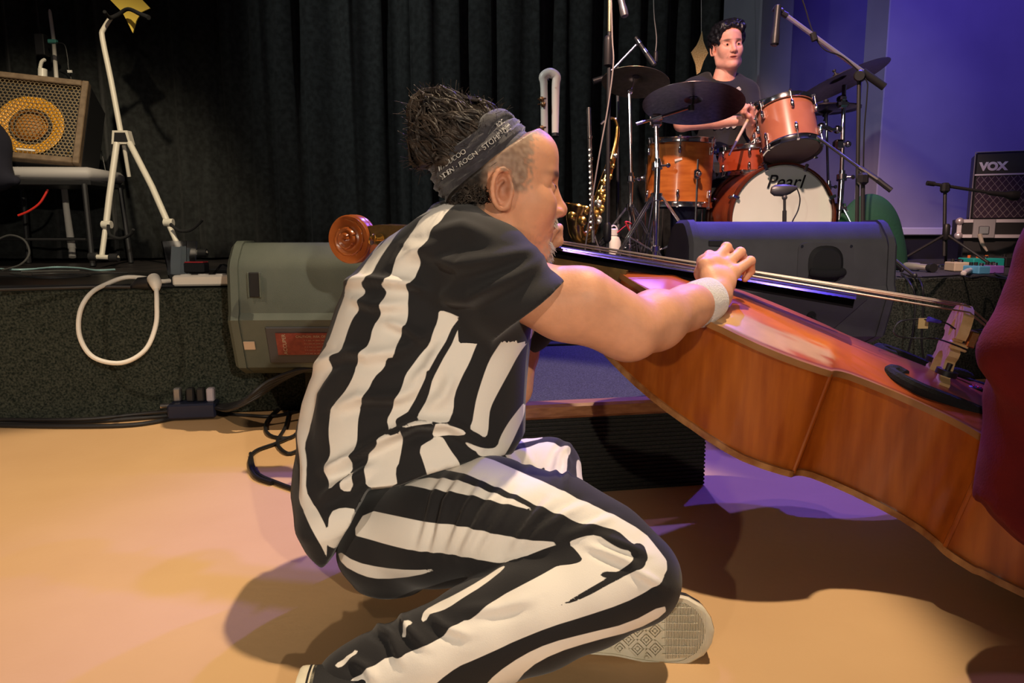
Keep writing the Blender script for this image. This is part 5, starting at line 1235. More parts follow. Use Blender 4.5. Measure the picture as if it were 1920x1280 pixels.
def hand(H_, wr, dirv, curl, side, s=1.):
    """a loosely closed hand: five fingers wrapped round a stick"""
    X_ = V3(dirv)/np.linalg.norm(V3(dirv)); C_ = V3(curl)-X_*(V3(curl)@X_); C_ /= np.linalg.norm(C_); Y_ = np.cross(X_, C_)*side
    for i in range(4):
        y = (-.027+.018*i)*s; L_ = (.95,1.05,1.0,.85)[i]*s; m0 = V3(wr)+X_*.075*s+Y_*y
        H_.cone(V3(wr)+Y_*y*.5, m0, .016*s, .0125*s, .010); p1 = m0+X_*.024*L_+C_*.022*L_; p2 = p1-X_*.006*L_+C_*.024*L_; p3 = p2-X_*.020*L_+C_*.004
        H_.path([m0, p1, p2, p3], [.0110*s,.0098*s,.0090*s,.0082*s], .003)
    t0 = V3(wr)+X_*.02*s-Y_*.022*s+C_*.01; H_.path([t0, t0+X_*.030*s-Y_*.012*s+C_*.022*s, t0+X_*.052*s+C_*.034*s], [.0135*s,.011*s,.009*s], .006)
Hd = Field((1.10,3.60,1.10), (1.40,3.98,1.42), .0042)
hand(Hd, hR, (1,-.1,.08), (.0,-.5,-.8), 1, 1.0); hand(Hd, hL, (-.25,-.3,.9), (-.8,-.5,-.1), -1, 1.0)
d2v, d2f = Hd.mesh()
bo = mesh_np('body', np.r_[b2v, h2, d2v], np.r_[b2f, HF+len(b2v), d2f+len(b2v)+len(h2)], M_skin2, drm)
set_attr(bo, 'col', np.r_[np.repeat(TONE2[None], len(b2v), 0), c2, np.repeat(TONE2[None], len(d2v), 0)])
for s in (1,-1):
    mb = MB(); mb.sphere(place(np.array([[.0755, s*.031, .0015]]), P2_, R2, s2_)[0], .0122, 14); e = mb.build('eye', M_eye, drm)
    mb = MB(); mb.sphere(place(np.array([[.0838, s*.031, .0012]]), P2_, R2, s2_)[0], .0068, 10); mb.build('iris', M_iris, e)
HH = Field((-.16,-.13,-.12), (.14,.13,.19), .004)
HH.ell((-.020,0,.050), (.120,.096,.098), k=.0); HH.ell((.040,0,.098), (.050,.070,.034), k=.02); HH.ell((.040,.030,.108), (.045,.05,.030), k=.02); HH.ell((.062,-.030,.092), (.030,.036,.022), k=.015); HH.ell((.060,.045,.088), (.028,.030,.020), k=.012)
HH.ell((.098,0,.008), (.078,.070,.078), k=.012, op='sub'); HH.ell((.030,0,-.075), (.12,.11,.075), k=.012, op='sub'); HH.ell((.02,.09,-.01), (.035,.03,.04), k=.01, op='sub'); HH.ell((.02,-.09,-.01), (.035,.03,.04), k=.01, op='sub')
hv2, hf2 = HH.mesh(); hn2 = vnormals(hv2, hf2); hv2 = hv2+hn2*(vnoise(hv2, (35,80,60), 3.)*.010)[:,None]
M_hair_b = mat('black_hair', (.010,.009,.012), .4, spec=.5)
hr2 = mesh_np('hair', place(hv2, P2_, R2, s2_), hf2, M_hair_b, drm)
TS = Field((.75,3.6,.75), (1.75,4.65,1.65), .0088)
TS.gencyl([(P(1352,315,4.16),.175,.13),(P(1352,260,4.15),.155,.12),(P(1350,200,4.13),.175,.125),(P(1350,172,4.12),.165,.105),(P(1352,150,4.12),.10,.075)], (0,0,1), (1,0,0), k=.03)
TS.path([P(1325,158,4.12), sR, sR*.45+V3(eR_)*.55], [.066,.070,.068], .03); TS.path([P(1377,160,4.12), sL_, sL_*.45+V3(eL_)*.55], [.066,.070,.066], .03)
TS.plane(V3(P(1352,306,4.1)), (0,0,-1)); TS.ell(P(1358,138,4.06), (.072,.09,.045), k=.01, op='sub')
t2v, t2f = TS.mesh(); t2v = relax(t2v, t2f, 1); tee = mesh_np('t_shirt', t2v, t2f, M_tee, drm)
def on_tee(px_, py_, off=.002):
    q, dp = to_px(t2v); m = (np.abs(q[:,0]-px_) < 6) & (np.abs(q[:,1]-py_) < 6); return P(px_, py_, float(dp[m].min())-off) if m.any() else P(px_, py_, 3.99)
for (x_, y_, w_, h_) in ((1384,168,9,10),(1340,240,7,5),(1352,239,8,6),(1364,238,8,6),(1376,237,9,7)):
    c_ = on_tee(x_, y_, .003); mb = MB(); r_ = w_/346/2
    mb.prism([(r_*math.cos(a)*(1+.25*math.sin(3*a+x_)), h_/346/2*math.sin(a)*(1+.2*math.cos(2*a+y_))) for a in np.linspace(0, 6.28, 11)[:-1]], c_, (1,.0,0), (0,-.1,1), (0,-1,0), .002); tag(mb.build('print', M_print, tee, 0), 'white chest print')
JN = Field((.75,3.35,.43), (1.75,4.65,1.15), .0088)
for hx, kx in ((1330,1285),(1375,1405)):
    k_ = P(kx,338,3.86) if kx < 1300 else P(kx,345,4.0); a_ = np.array([k_[0], k_[1]+.02, STAGE+.10])
    JN.path([P(hx,316,4.15), k_], [.105,.080], .03); JN.path([k_, a_], [.076,.060], .02)
JN.ell(P(1352,312,4.16), (.19,.15,.10), k=.04)
jv, jf = JN.mesh(); mesh_np('jeans', jv, jf, M_jeans, drm)
for hx, kx in ((1330,1285),(1375,1405)):
    k_ = P(kx,338,3.86) if kx < 1300 else P(kx,345,4.0)
    mb = MB(); mb.tube([(k_[0],k_[1]+.06,STAGE+.06),(k_[0],k_[1]+.0,STAGE+.055),(k_[0]+.0,k_[1]-.10,STAGE+.038),(k_[0],k_[1]-.17,STAGE+.033)], [.044,.050,.042,.030], 14, smooth_n=4); mb.build('shoe', M_blackplastic, drm)
M_stick = mat('pale_hickory', (.62,.47,.30), .4)
for a_, b_, l_ in ((P(1398,221,3.80), P(1335,152,3.50), 'drumstick in the right hand over the ride cymbal'), (P(1409,212,3.78), P(1368,289,3.62), 'drumstick in the left hand over the snare')):
    a_, b_ = V3(a_), V3(b_); d = (b_-a_)/np.linalg.norm(b_-a_); st_ = a_-d*.06
    mb = MB(); mb.lathe([(0,0),(.006,.002),(.0075,.01),(.0075,.28),(.0035,.385),(.0055,.392),(.0055,.402),(0,.408)], st_, d, 12)
    o = mb.build('drumstick', M_stick, None, loc=st_); tag(o, l_, 'drumstick', 'drumsticks')
# ---------------------------------------------------------------- person in red at the right edge; unseen standing body shaped for its floor shadow
M_red = mat('red_cloth', (.11,.002,.003), .9, noise=(.14,.003,.004), scale=20, bump=.2, bscale=300)
red = empty('person', (1.27, .80, 0), 'person in dark red cloth at the right edge, near the bass, standing body off frame made up', 'person')
RF = Field((.55,.50,.02), (1.65,1.30,1.50), .0095)
RF.path([P(2130,250,1.03), P(2012,468,1.00), P(1914,660,.985)], [.085,.058,.040], .03); RF.path([P(1914,660,.985), P(1958,700,.98), P(2040,720,.97)], [.046,.050,.05], .02)
RF.path([P(1968,690,1.02), P(1962,780,1.03), P(1955,870,1.03), P(1938,960,1.03)], [.040,.045,.054,.064], .03); RF.path([P(1990,760,1.03), P(2010,900,1.03), P(2020,1010,1.03)], [.09,.10,.11], .04)
cutpoly(RF, [(1848,940),(1852,956),(1920,1020),(2100,1060),(2600,1100),(2600,1500),(1600,1500),(1600,900)])
RF.gencyl([((1.27,0.78,.08),.20,.17),((1.27,0.79,.45),.17,.15),((1.27,0.80,.80),.155,.125),((1.27,0.80,1.10),.16,.11),((1.27,0.81,1.30),.175,.11),((1.27,0.81,1.40),.10,.08)], (0,0,1), (1,0,0), k=.04)
RF.path([(1.13,0.81,1.32), P(2130,250,1.03)], [.075,.085], .03); RF.path([(1.41,0.81,1.32), (1.49,0.80,1.05), (1.45,0.73,.80)], [.07,.065,.07], .03)
rv, rf_ = RF.mesh(); rn_ = vnormals(rv, rf_); rv = rv+rn_*(vnoise(rv, (16,16,6), 8.)*.008)[:,None]
mesh_np('robe', rv, rf_, M_red, red)
RB = Field((.75,.45,-.01), (1.65,1.20,1.55), .010)
RB.path([(1.27,0.81,1.34), (1.27,0.80,1.48)], [.055,.048], .02); RB.gencyl([((1.27,0.80,.70),.12,.10),((1.27,0.80,1.30),.13,.09)], (0,0,1), (1,0,0), k=.03)
RB.path([(1.45,0.73,.82), (1.43,0.71,.72)], [.035,.028], .01)
for s_ in (-.09,.09): RB.path([(1.27+s_,.79,.70), (1.27+s_,.78,.40), (1.27+s_,.79,.07)], [.085,.055,.04], .02); RB.path([(1.27+s_,.79,.04), (1.23+s_,.65,.03)], [.036,.030], .01)
rbv, rbf = RB.mesh(); f3 = np.array([-.9,.3,-.25]); f3 /= np.linalg.norm(f3); l3 = np.cross([0,0,1.], f3); l3 /= np.linalg.norm(l3); u3 = np.cross(f3, l3)
HP3 = np.array([1.26,.81,1.60]); h3 = place(HV, HP3, rot_axes(f3, l3, u3), .96); T3 = np.array([.66,.36,.24])
H4 = Field((1.27,.53,.52), (1.60,.85,.80), .004); hand(H4, (1.43,0.71,.72), (0,-.1,-1), (-.8,-.5,0), 1, .95); h4v, h4f = H4.mesh()
bo = mesh_np('body', np.r_[rbv, h3, h4v], np.r_[rbf, HF+len(rbv), h4f+len(rbv)+len(h3)], M_skin2, red); set_attr(bo, 'col', np.r_[np.repeat(T3[None], len(rbv), 0), head_color(HV, T3), np.repeat(T3[None], len(h4v), 0)])
mesh_np('hair', place(hv2, HP3, rot_axes(f3, l3, u3), .98), hf2, M_hair_b, red)

# ---------------------------------------------------------------- microphones on stands
M_grey = mat('grey_metal', (.30,.30,.32), .35, metal=.8); M_whitemetal = mat('cream_enamel', (.66,.62,.54), .4)
def down(p): return np.array([p[0], p[1], STAGE])
def micstand(name, label, p_top, foot, legs_r=.30, m=None, tripod=True, group='microphone stands', rot0=.4):
    m = m or M_blackplastic; foot = V3(foot); e = empty(name, tuple(foot), label, 'microphone stand', group)
    mb = MB(); mb.cyl(foot+SZ*.06, V3(p_top), .0085, 10); mb.build('pole', m, e)
    mb = MB(); mb.lathe([(.010,0),(.017,.01),(.017,.07),(.010,.08)], foot+SZ*.14, (0,0,1), 12); mb.build('clutch', M_blackplastic, e)
    if tripod:
        for k in range(3):
            a = rot0+k*2.094; d = np.array([math.cos(a), math.sin(a), 0]); mb = MB(); mb.tube([foot+SZ*.16+d*.015, foot+d*legs_r+SZ*.010], .007, 8); mb.sphere(foot+d*legs_r+SZ*.011, .011, 8); mb.build('leg', m, e)
    else:
        mb = MB(); mb.lathe([(.13,0),(.13,.008),(.04,.022),(.015,.05)], foot, (0,0,1), 28); mb.build('base', m, e)
    return e
def mic(a, b, e, r=.012, m=None):
    a, b = V3(a), V3(b); L = np.linalg.norm(b-a); mb = MB()
    mb.lathe([(r*.55,0),(r*.8,.003),(r*.85,L*.55),(r,L*.70),(r*1.05,L*.80),(r,L*.96),(r*.6,L),(0,L)], a, b-a, 16); return mb.build('microphone', m or M_blackplastic, e)
# A straight stand
fA = down(P(1138,470,3.1)); eA = micstand('microphone_stand', 'tall straight microphone stand left of the drum kit, cable hanging beside it', P(1144,-60,3.1), fA, .0, tripod=False)
mb = MB(); mb.lathe([(.011,0),(.018,.004),(.019,.10),(.015,.115),(.011,.12)], P(1140,124,3.1), (0,0,1), 16); mb.build('grip_clutch', M_blackplastic, eA)
mb = MB(); mb.cyl(P(1143,60,3.1), P(1144,-40,3.1), .0095, 12); tag(mb.build('brass_tube', mat('aged_brass_tube', (.45,.36,.20), .3, metal=.9), eA), 'brassy upper tube')
mic(P(1160,-20,3.05), P(1172,32,3.05), eA, .016, M_grey)
mb = MB(); mb.tube([P(1144,-50,3.1), P(1156,-40,3.08), P(1163,-15,3.05)], .006, 8); mb.build('mic_clip', M_blackplastic, eA)
mb = MB(); mb.tube([P(1146,-10,3.08), P(1148,70,3.07), P(1150,120,3.06), P(1140,200,3.06), P(1122,300,3.06), P(1108,390,3.05), P(1097,470,3.05), P(1100,484,3.0)], .0030, 6, smooth_n=6); tag(mb.build('cable', mat('grey_cable', (.30,.27,.25), .5), eA), 'grey hanging cable')
# B small condenser over the crash, with boom
fB = down(P(1158,480,3.95)); eB = micstand('microphone_stand', 'boom stand with a slim condenser microphone over the brown crash cymbal', P(1158,120,3.95), fB, .26)
mb = MB(); mb.cyl(P(1130,150,3.95), P(1193,84,3.93), .006, 10); mb.build('boom', mat('blue_grey_tube', (.35,.38,.55), .3, metal=.6), eB)
mb = MB(); mb.cyl(P(1112,153,3.95), P(1131,147,3.95), .016, 12); mb.build('counterweight', M_blackplastic, eB)
o = mic(P(1191,70,3.92), P(1228,124,3.90), eB, .015)
for t in (.18, .50):
    a, b = V3(P(1191,70,3.92)), V3(P(1228,124,3.90)); c_ = a*(1-t)+b*t; d = (b-a)/np.linalg.norm(b-a); mb = MB(); mb.cyl(c_-d*.011, c_+d*.011, .0150, 16); tag(mb.build('silver_ring', M_chrome, eB), 'silver ring')
# C hanging cable with connector above the crash
hc_ = V3(P(1230,108,4.0)); mb = MB(); mb.tube([P(1225,-80,4.0), P(1226,20,4.0), P(1231,70,4.0), P(1229,98,4.0)], .0026, 6, smooth_n=4)
hang = mb.build('hanging_cable', mat('pale_cable', (.32,.30,.28), .5), None, loc=tuple(V3(P(1229,98,4.0)))); tag(hang, 'thin pale cable hanging down behind the slim condenser microphone', 'cable')
mb = MB(); mb.lathe([(.006,0),(.012,.006),(.012,.05),(.008,.06)], P(1229,118,4.0), (0,0,1), 12); mb.build('connector', M_blackplastic, hang)
# D tall boom on the right
fD = down(P(1609,440,3.25)); eD = micstand('microphone_stand', 'large black boom stand reaching over the right side of the drums', P(1611,128,3.25), fD, .28)
mb = MB(); mb.cyl(P(1464,22,3.25), P(1620,136,3.25), .0095, 10); tag(mb.build('boom', mat('lilac_steel', (.45,.42,.50), .35, metal=.7), eD), 'bare steel boom')
mb = MB(); mb.cyl(P(1617,134,3.25), P(1658,163,3.25), .017, 12); mb.build('counterweight', M_blackplastic, eD)
mb = MB(); mb.sphere(P(1612,142,3.25), .026, 12); mb.cyl(P(1612,142,3.22), P(1612,142,3.29), .020, 12); mb.build('boom_clamp', M_blackplastic, eD)
mb = MB(); mb.sphere(P(1464,22,3.25), .016, 10); mb.cyl(P(1450,15,3.25), P(1476,30,3.25), .013, 10); mb.build('mic_clip', M_blackplastic, eD)
mic(P(1459,10,3.22), P(1452,86,3.22), eD, .018)
mb = MB(); mb.tube([P(1490,-40,3.25), P(1508,10,3.25), P(1524,60,3.25), P(1545,92,3.24), P(1575,104,3.24), P(1598,122,3.24), P(1624,150,3.24), P(1626,175,3.24), P(1620,260,3.24), P(1618,430,3.24)], .0032, 6, smooth_n=5); mb.build('cable', M_wires, eD)
mb = MB(); mb.cyl(P(1524,62,3.24), P(1528,76,3.24), .014, 10); mb.build('cable_strap', M_blackplastic, eD)
# E lower boom aimed at the tom
fE = down(P(1620,450,3.15)); eE = micstand('microphone_stand', 'short black boom stand leaning across behind the right wedge monitor', P(1618,335,3.15), fE, .24, rot0=1.0)
mb = MB(); mb.cyl(P(1530,255,3.35), P(1612,315,3.17), .007, 8); mb.cyl(P(1612,315,3.17), P(1650,340,3.12), .0115, 10); mb.cyl(P(1645,337,3.12), P(1671,357,3.1), .012, 10); mb.build('boom', M_blackplastic, eE)
mb = MB(); mb.box(P(1618,335,3.14), (.04,.04,.05), None, .01); mb.build('boom_clamp', M_blackplastic, eE)
# F amp microphone
fF = down(P(1770,484,3.75)); eF = micstand('microphone_stand', 'low black microphone stand in front of the guitar amplifier', P(1772,352,3.75), fF, .26, rot0=5.2)
mb = MB(); mb.cyl(P(1738,343,3.76), P(1862,362,3.72), .008, 10); mb.cyl(P(1738,343,3.76), P(1752,345,3.76), .012, 10); mb.build('boom', M_blackplastic, eF)
mb = MB(); mb.box(P(1772,352,3.74), (.04,.04,.05), None, .01); mb.build('boom_clamp', M_blackplastic, eF)
mb = MB(); mb.lathe([(.008,0),(.012,.02),(.014,.09),(.022,.11),(.027,.13),(.024,.155),(0,.165)], P(1850,361,3.72), V3(P(1900,366,3.72))-V3(P(1850,361,3.72)), 16); mb.build('microphone', M_blackplastic, eF)
# ---------------------------------------------------------------- guitar amplifier on its flight case
ryz = math.radians(-4)
am = P(1818,412,4.15); RA = np.array(Matrix.Rotation(math.radians(-27),3,'Z')); 
def AW(x, y, z): return V3(am)+RA@np.array([x,y,z])
AWd, AH = .62, .365
amp = empty('guitar_amplifier', tuple(AW(AWd/2,.13,0)), 'black guitar amplifier with diamond grille cloth and white lettering, on a flight case', 'amplifier')
mb = MB(); mb.box(AW(AWd/2,.13,AH/2), (AWd,.26,AH), RA, .012); mb.build('cabinet', M_blackplastic, amp)
M_grille = mat('diamond_grille_cloth', (.035,.018,.035), .8)
mb = MB(); mb.box(AW(AWd/2,-.001,.122), (AWd-.03,.006,.225), RA); gr = mb.build('grille_cloth', M_grille, amp, 0)
mb = MB()
for k in range(-8, 22):
    for sg in (1,-1):
        # diagonal threads clipped to the cloth
        pts = []
        x0 = k*.034; 
        for zz in (.012,.234):
            pts.append((x0+sg*(zz-.012)*.75+(.0 if sg > 0 else .17), zz))
        (xa, za), (xb, zb_) = pts
        def clip(xa, za, xb, zb_):
            lo, hi = .016, AWd-.016
            if xa > xb: xa, za, xb, zb_ = xb, zb_, xa, za
            if xb < lo or xa > hi: return None
            if xa < lo: t = (lo-xa)/(xb-xa); xa, za = lo, za+(zb_-za)*t
            if xb > hi: t = (hi-xa)/(xb-xa); xb, zb_ = hi, za+(zb_-za)*t
            return xa, za, xb, zb_
        c_ = clip(xa, za, xb, zb_)
        if c_: mb.cyl(AW(c_[0],-.0045,c_[1]), AW(c_[2],-.0045,c_[3]), .0014, 4)
mb.build('thread', mat('gold_thread', (.30,.26,.26), .6), gr)['kind'] = 'stuff'
mb = MB(); mb.box(AW(AWd/2,-.004,.243), (AWd-.01,.008,.008), RA); mb.build('white_piping', M_white, amp, 0)
mb = MB()
for a, b in (((0,0),(0,AH)),((0,AH),(AWd,AH)),((AWd,0),(AWd,AH))): mb.cyl(AW(a[0],-.001,a[1]), AW(b[0],-.001,b[1]), .0030, 6)
mb.build('edge_piping', mat('grey_piping', (.25,.24,.26), .5), amp)
xa = RA@np.array([1.,0,0]); ya = RA@np.array([0,-1.,0])
text_obj('lettering', 'VOX', .058, M_white, basis(AW(.088,-.003,.285), xa, SZ, ya), amp, .002, .0035)
case_o = P(1792,446,4.13)
def CW(x, y, z): return V3(case_o)+RA@np.array([x,y,z])
fc = empty('flight_case', tuple(CW(.4,.2,-.15)), 'black flight case with aluminium edges under the guitar amplifier', 'case')
zc = .102; cwid = .86; zb0 = float(case_o[2])-STAGE
mb = MB(); mb.box(CW(cwid/2,.2,zc/2), (cwid,.40,zc), RA); mb.build('panel', M_black, fc, 0)
M_alu = mat('aluminium_edge', (.66,.58,.62), .35, metal=.55)
for z in (.010, zc-.010):
    mb = MB(); mb.box(CW(cwid/2,-.002,z), (cwid,.006,.020), RA, .002); mb.build('edge', M_alu, fc)
for x in (.012,): 
    mb = MB(); mb.box(CW(x,-.003,zc/2), (.024,.008,zc), RA, .002); mb.build('edge', M_alu, fc)
mb = MB(); mb.sphere(CW(.012,.0,.012), .022, 10); mb.sphere(CW(.012,.0,zc-.012), .022, 10); mb.build('ball_corner', M_alu, fc)
mb = MB(); mb.box(CW(.128,-.008,zc/2), (.105,.008,zc*1.0), RA, .003); ltc = mb.build('latch_plate', mat('steel_latch', (.32,.31,.33), .5, metal=.5), fc)
mb = MB(); mb.box(CW(.128,-.014,zc*.42), (.05,.010,.045), RA, .004); mb.build('latch', M_grey, ltc)
mb = MB(); mb.tube([CW(.11,-.012,.02), CW(.125,-.03,-.03), CW(.15,-.035,-.07)], [.012,.010,.005], 8); tag(mb.build('strap', mat('cream_strap', (.40,.36,.30), .8), fc), 'loose cream strap')
mb = MB(); mb.box(CW(cwid/2+.03,.2,-zb0/2), (cwid-.02,.36,zb0-.004), RA); mb.build('base', M_black, fc, 0)
# green padded case behind the right monitor
gb = Field((1.45,3.3,.40), (2.25,4.1,1.0), .008); gc = P(1625,470,3.6)
gb.ell(gc, (.17,.10,.27), k=0); gb.ell(V3(gc)+[.06,0,-.10], (.13,.10,.20), k=.05); gb.plane((0,0,STAGE+.002), (0,0,-1))
gv, gf = gb.mesh(); o = mesh_np('padded_case', gv, gf, mat('green_padded_cloth', (.012,.07,.035), .8, bump=.3, bscale=80), loc=(float(gc[0]), float(gc[1]), STAGE)); tag(o, 'rounded green padded case standing behind the right wedge monitor', 'case')
# ---------------------------------------------------------------- effects and leads on the right of the stage
def onst(px, py): return V3(on_z(px, py, STAGE+.002))
def pedal(name, px, py, w_, d_, h_, m, label, cat='pedal', rz=0., knobs=2, led=None):
    c_ = onst(px, py); R_ = np.array(Matrix.Rotation(rz,3,'Z')); e = empty(name, tuple(c_), label, cat, 'effects pedals on the stage', 0)
    mb = MB(); mb.box(c_+SZ*h_/2, (w_, d_, h_), R_, .004); mb.build('housing', m, e)
    for k in range(knobs):
        mb = MB(); mb.cyl(c_+R_@np.array([(k-(knobs-1)/2)*w_/(knobs+.5), d_*.2, h_]), c_+R_@np.array([(k-(knobs-1)/2)*w_/(knobs+.5), d_*.2, h_+.014]), .008, 12); mb.build('knob', M_blackplastic if led is None else led, e)
    mb = MB(); mb.cyl(c_+R_@np.array([0,-d_*.28,h_]), c_+R_@np.array([0,-d_*.28,h_+.012]), .009, 12); mb.build('foot_switch', M_chrome, e)
    return e
pedal('multi_effects_pedal', 1838, 500, .17, .12, .045, mat('teal_enamel', (.02,.38,.36), .35), 'teal effects pedal with orange and steel knobs on the stage at right', rz=.1, knobs=3, led=mat('orange_knob', (.75,.16,.03), .4))
pedal('effects_pedal', 1795, 508, .075, .10, .042, mat('beige_enamel', (.50,.44,.34), .45), 'small beige effects pedal beside the teal one', rz=-.1)
pedal('effects_pedal', 1830, 513, .06, .09, .035, mat('sky_enamel', (.10,.35,.60), .4), 'small sky-blue effects pedal in front of the teal one', rz=.2)
pedal('effects_pedal', 1859, 512, .06, .09, .035, mat('violet_enamel', (.25,.12,.50), .3), 'small violet effects pedal right of the sky-blue one', rz=-.1)
pedal('effects_pedal', 1895, 500, .12, .10, .05, M_blackplastic, 'black effects pedal at the far right of the stage', rz=0)
def jack(name, a, b, r, m, label, cat):
    a, b = V3(a), V3(b); o_ = MB(); L = np.linalg.norm(b-a); o_.lathe([(r*.5,0),(r*.9,.004),(r,.02),(r,L*.55),(r*.8,L*.6),(r*.8,L*.92),(r*.4,L)], a, b-a, 14); o = o_.build(name, m, None, loc=tuple(a)); return tag(o, label, cat)
c_ = onst(1697,506)+SZ*.02; d_ = onst(1742,510)+SZ*.02
t1 = jack('torch', c_, d_, .018, mat('silver_barrel', (.72,.66,.60), .25, metal=.7), 'silver cylindrical torch lying on the stage beside the monitor', 'torch')
mb = MB(); mb.cyl(d_, d_+(d_-c_)/np.linalg.norm(d_-c_)*.03, .020, 14); mb.build('head', M_blackplastic, t1)
c_ = onst(1760,505)+SZ*.014; jack('cable_connector', c_, onst(1783,505)+SZ*.014, .012, M_chrome, 'shiny cable connector between the torch and the beige pedal', 'connector')
c_ = onst(1806,518)+SZ*.012; jack('plug', c_, onst(1822,512)+SZ*.018, .012, M_white, 'small white plug in front of the beige pedal', 'plug')
def cable(px_pts, r, m, label, group=None, z=STAGE, name='cable', cat='cable', n=5):
    if z == STAGE and px_pts[0][0] < 600: px_pts = [(a, 499+max(b-470, 0)*.45) for a, b in px_pts]
    if z == STAGE: px_pts = [(a, max(b, 497)) for a, b in px_pts]
    pts = [V3(on_z(a, b, z+r+.001)) if not isinstance(a, np.ndarray) else a for a, b in px_pts]; mb = MB(); mb.tube(pts, r, 8, smooth_n=n); return tag(mb.build(name, m, None, loc=tuple(pts[0])), label, cat, group)
cg = 'cables on the right of the stage'
cable([(1690,512),(1720,519),(1765,518),(1800,516),(1822,521),(1850,518),(1900,526)], .0035, M_wires, 'black cable running along the stage edge at right', cg)
cable([(1688,498),(1715,494),(1750,496),(1780,498),(1800,500)], .003, M_wires, 'black cable leading past the torch to the pedals', cg)
cable([(1700,490),(1740,492),(1770,489),(1790,494),(1815,492)], .003, M_wires, 'black cable curling behind the torch', cg)
cable([(1865,512),(1885,520),(1915,528),(1950,536)], .0045, M_wires, 'thick black cable right of the violet pedal', cg)
def hangcab(pts, r, m, label, group=None): 
    mb = MB(); pts = [V3(p) for p in pts]; mb.tube(pts, r, 8, smooth_n=6); return tag(mb.build('cable', m, None, loc=tuple(pts[0])), label, 'cable', group)
hangcab([onst(1690,516)+SZ*.004, P(1706,530,2.90), P(1716,560,2.88), P(1712,620,2.90), P(1700,668,2.95)], .004, M_wires, 'black cable hanging over the stage edge right of the monitor', cg)
hangcab([onst(1712,515)+SZ*.004, P(1728,532,2.93), P(1731,570,2.92), P(1728,640,2.95), P(1735,690,3.0)], .004, M_wires, 'second black cable hanging over the stage edge, nearer the bridge', cg)
hangcab([V3(on_z(1790,706,.006)), V3(on_z(1850,700,.006)), V3(on_z(1930,706,.006))], .006, M_wires, 'black cable on the floor at the foot of the stage, right of the bridge', cg)
# ---------------------------------------------------------------- wind instruments
M_gold = mat('gold_lacquer', (.80,.50,.14), .18, metal=1.); M_silver = mat('silver', (.72,.68,.62), .2, metal=1.)
sx_e = empty('saxophone', tuple(down(P(1110,478,3.6))), 'gold saxophone standing on the stage left of the drum kit', 'saxophone')
pth = [P(1158,238,3.6), P(1156,262,3.6), P(1148,300,3.6), P(1136,340,3.6), P(1122,385,3.6), P(1112,420,3.6), P(1104,440,3.59), P(1092,447,3.57), P(1082,438,3.55), P(1079,420,3.54), P(1080,400,3.53), P(1083,384,3.52)]
mb = MB(); mb.tube(pth, [.009,.012,.016,.021,.027,.030,.033,.034,.036,.040,.050,.064], 20, smooth_n=5, cap=False); mb.build('body_and_bell', M_gold, sx_e, 60)
mb = MB(); mb.tube([P(1158,238,3.6), P(1153,224,3.6), P(1143,222,3.6), P(1134,228,3.6)], [.009,.008,.007,.006], 10, smooth_n=4); mb.build('neck', M_gold, sx_e)
mb = MB(); mb.tube([P(1134,228,3.6), P(1127,234,3.6)], [.010,.008], 10); mb.build('mouthpiece', M_blackplastic, sx_e)
for k in range(13):
    t = k/12; a = P(1150-33*t,292+120*t,3.56-.01*t); rr_ = .012+.010*t; mb = MB(); mb.lathe([(rr_,0),(rr_,.004),(rr_*.5,.007),(0,.008)], a+Vector((.01*(-1)**k, 0, 0)), (-.3,-.9,.1), 14); mb.build('key', M_gold if k % 3 else M_silver, sx_e)
for dx in (-9, 9):
    mb = MB(); mb.tube([P(1150+dx*.5,285,3.57), P(1130+dx,350,3.56), P(1113+dx,410,3.55)], .0025, 6); mb.build('key_rod', M_gold, sx_e)
for k, (x_, y_) in enumerate(((1092,415),(1098,395),(1073,405))):
    mb = MB(); mb.lathe([(.022,0),(.022,.006),(.012,.010),(0,.011)], P(x_,y_,3.49), (-.2,-.95,.1), 16); mb.build('key', M_gold, sx_e)
b0 = down(P(1108,480,3.62))
for k in range(3):
    a = k*2.09+.9; mb = MB(); mb.tube([b0+SZ*.20, b0+np.array([.16*math.cos(a), .16*math.sin(a), .008])], .006, 8); mb.build('stand_leg', M_blackplastic, sx_e)
mb = MB(); mb.cyl(b0+SZ*.18, b0+SZ*.42, .007, 8); mb.build('stand_post', M_blackplastic, sx_e)
fl = empty('flute', tuple(down(P(1108,480,3.5))), 'silver flute upright on a peg stand beside the saxophone', 'flute')
mb = MB(); mb.tube([P(1104,202,3.5), P(1106,290,3.5), P(1110,375,3.5), P(1112,455,3.5)], [.0095,.0095,.0095,.0095], 12); mb.build('tube', M_silver, fl)
for k in range(15):
    mb = MB(); a = P(1107+.5*k/3,280+k*10.5,3.487); mb.lathe([(.0085,0),(.0085,.004),(0,.005)], a, (-.1,-1,0), 10); mb.build('key', M_silver, fl)
for y_ in (260,300,372): mb = MB(); mb.lathe([(.0112,0),(.0118,.002),(.0118,.012),(.0112,.014)], P(1104+(y_-202)*.032,y_,3.5), (0,0,1), 12); mb.build('joint_ring', M_silver, fl)
mb = MB(); f0 = down(P(1112,480,3.5)); mb.cyl(f0+SZ*.02, f0+SZ*.12, .007, 8); mb.lathe([(.07,0),(.07,.01),(.01,.02)], f0, (0,0,1), 16); mb.build('peg_base', M_blackplastic, fl)
ht = empty('contrabass_flute', tuple(down(P(1018,480,3.7))), 'white tube instrument with a hooked top standing by the curtain, behind the man', 'flute')
M_pvc = mat('cream_white_tube', (.80,.76,.68), .35)
mb = MB(); arc = [P(1021,260,3.7), P(1020,165,3.7)]+[P(1031+13*math.cos(a)*-1,150-13*math.sin(a),3.7) for a in (.25,.8,1.57,2.3,2.9)]+[P(1042,165,3.7), P(1041,250,3.7)]
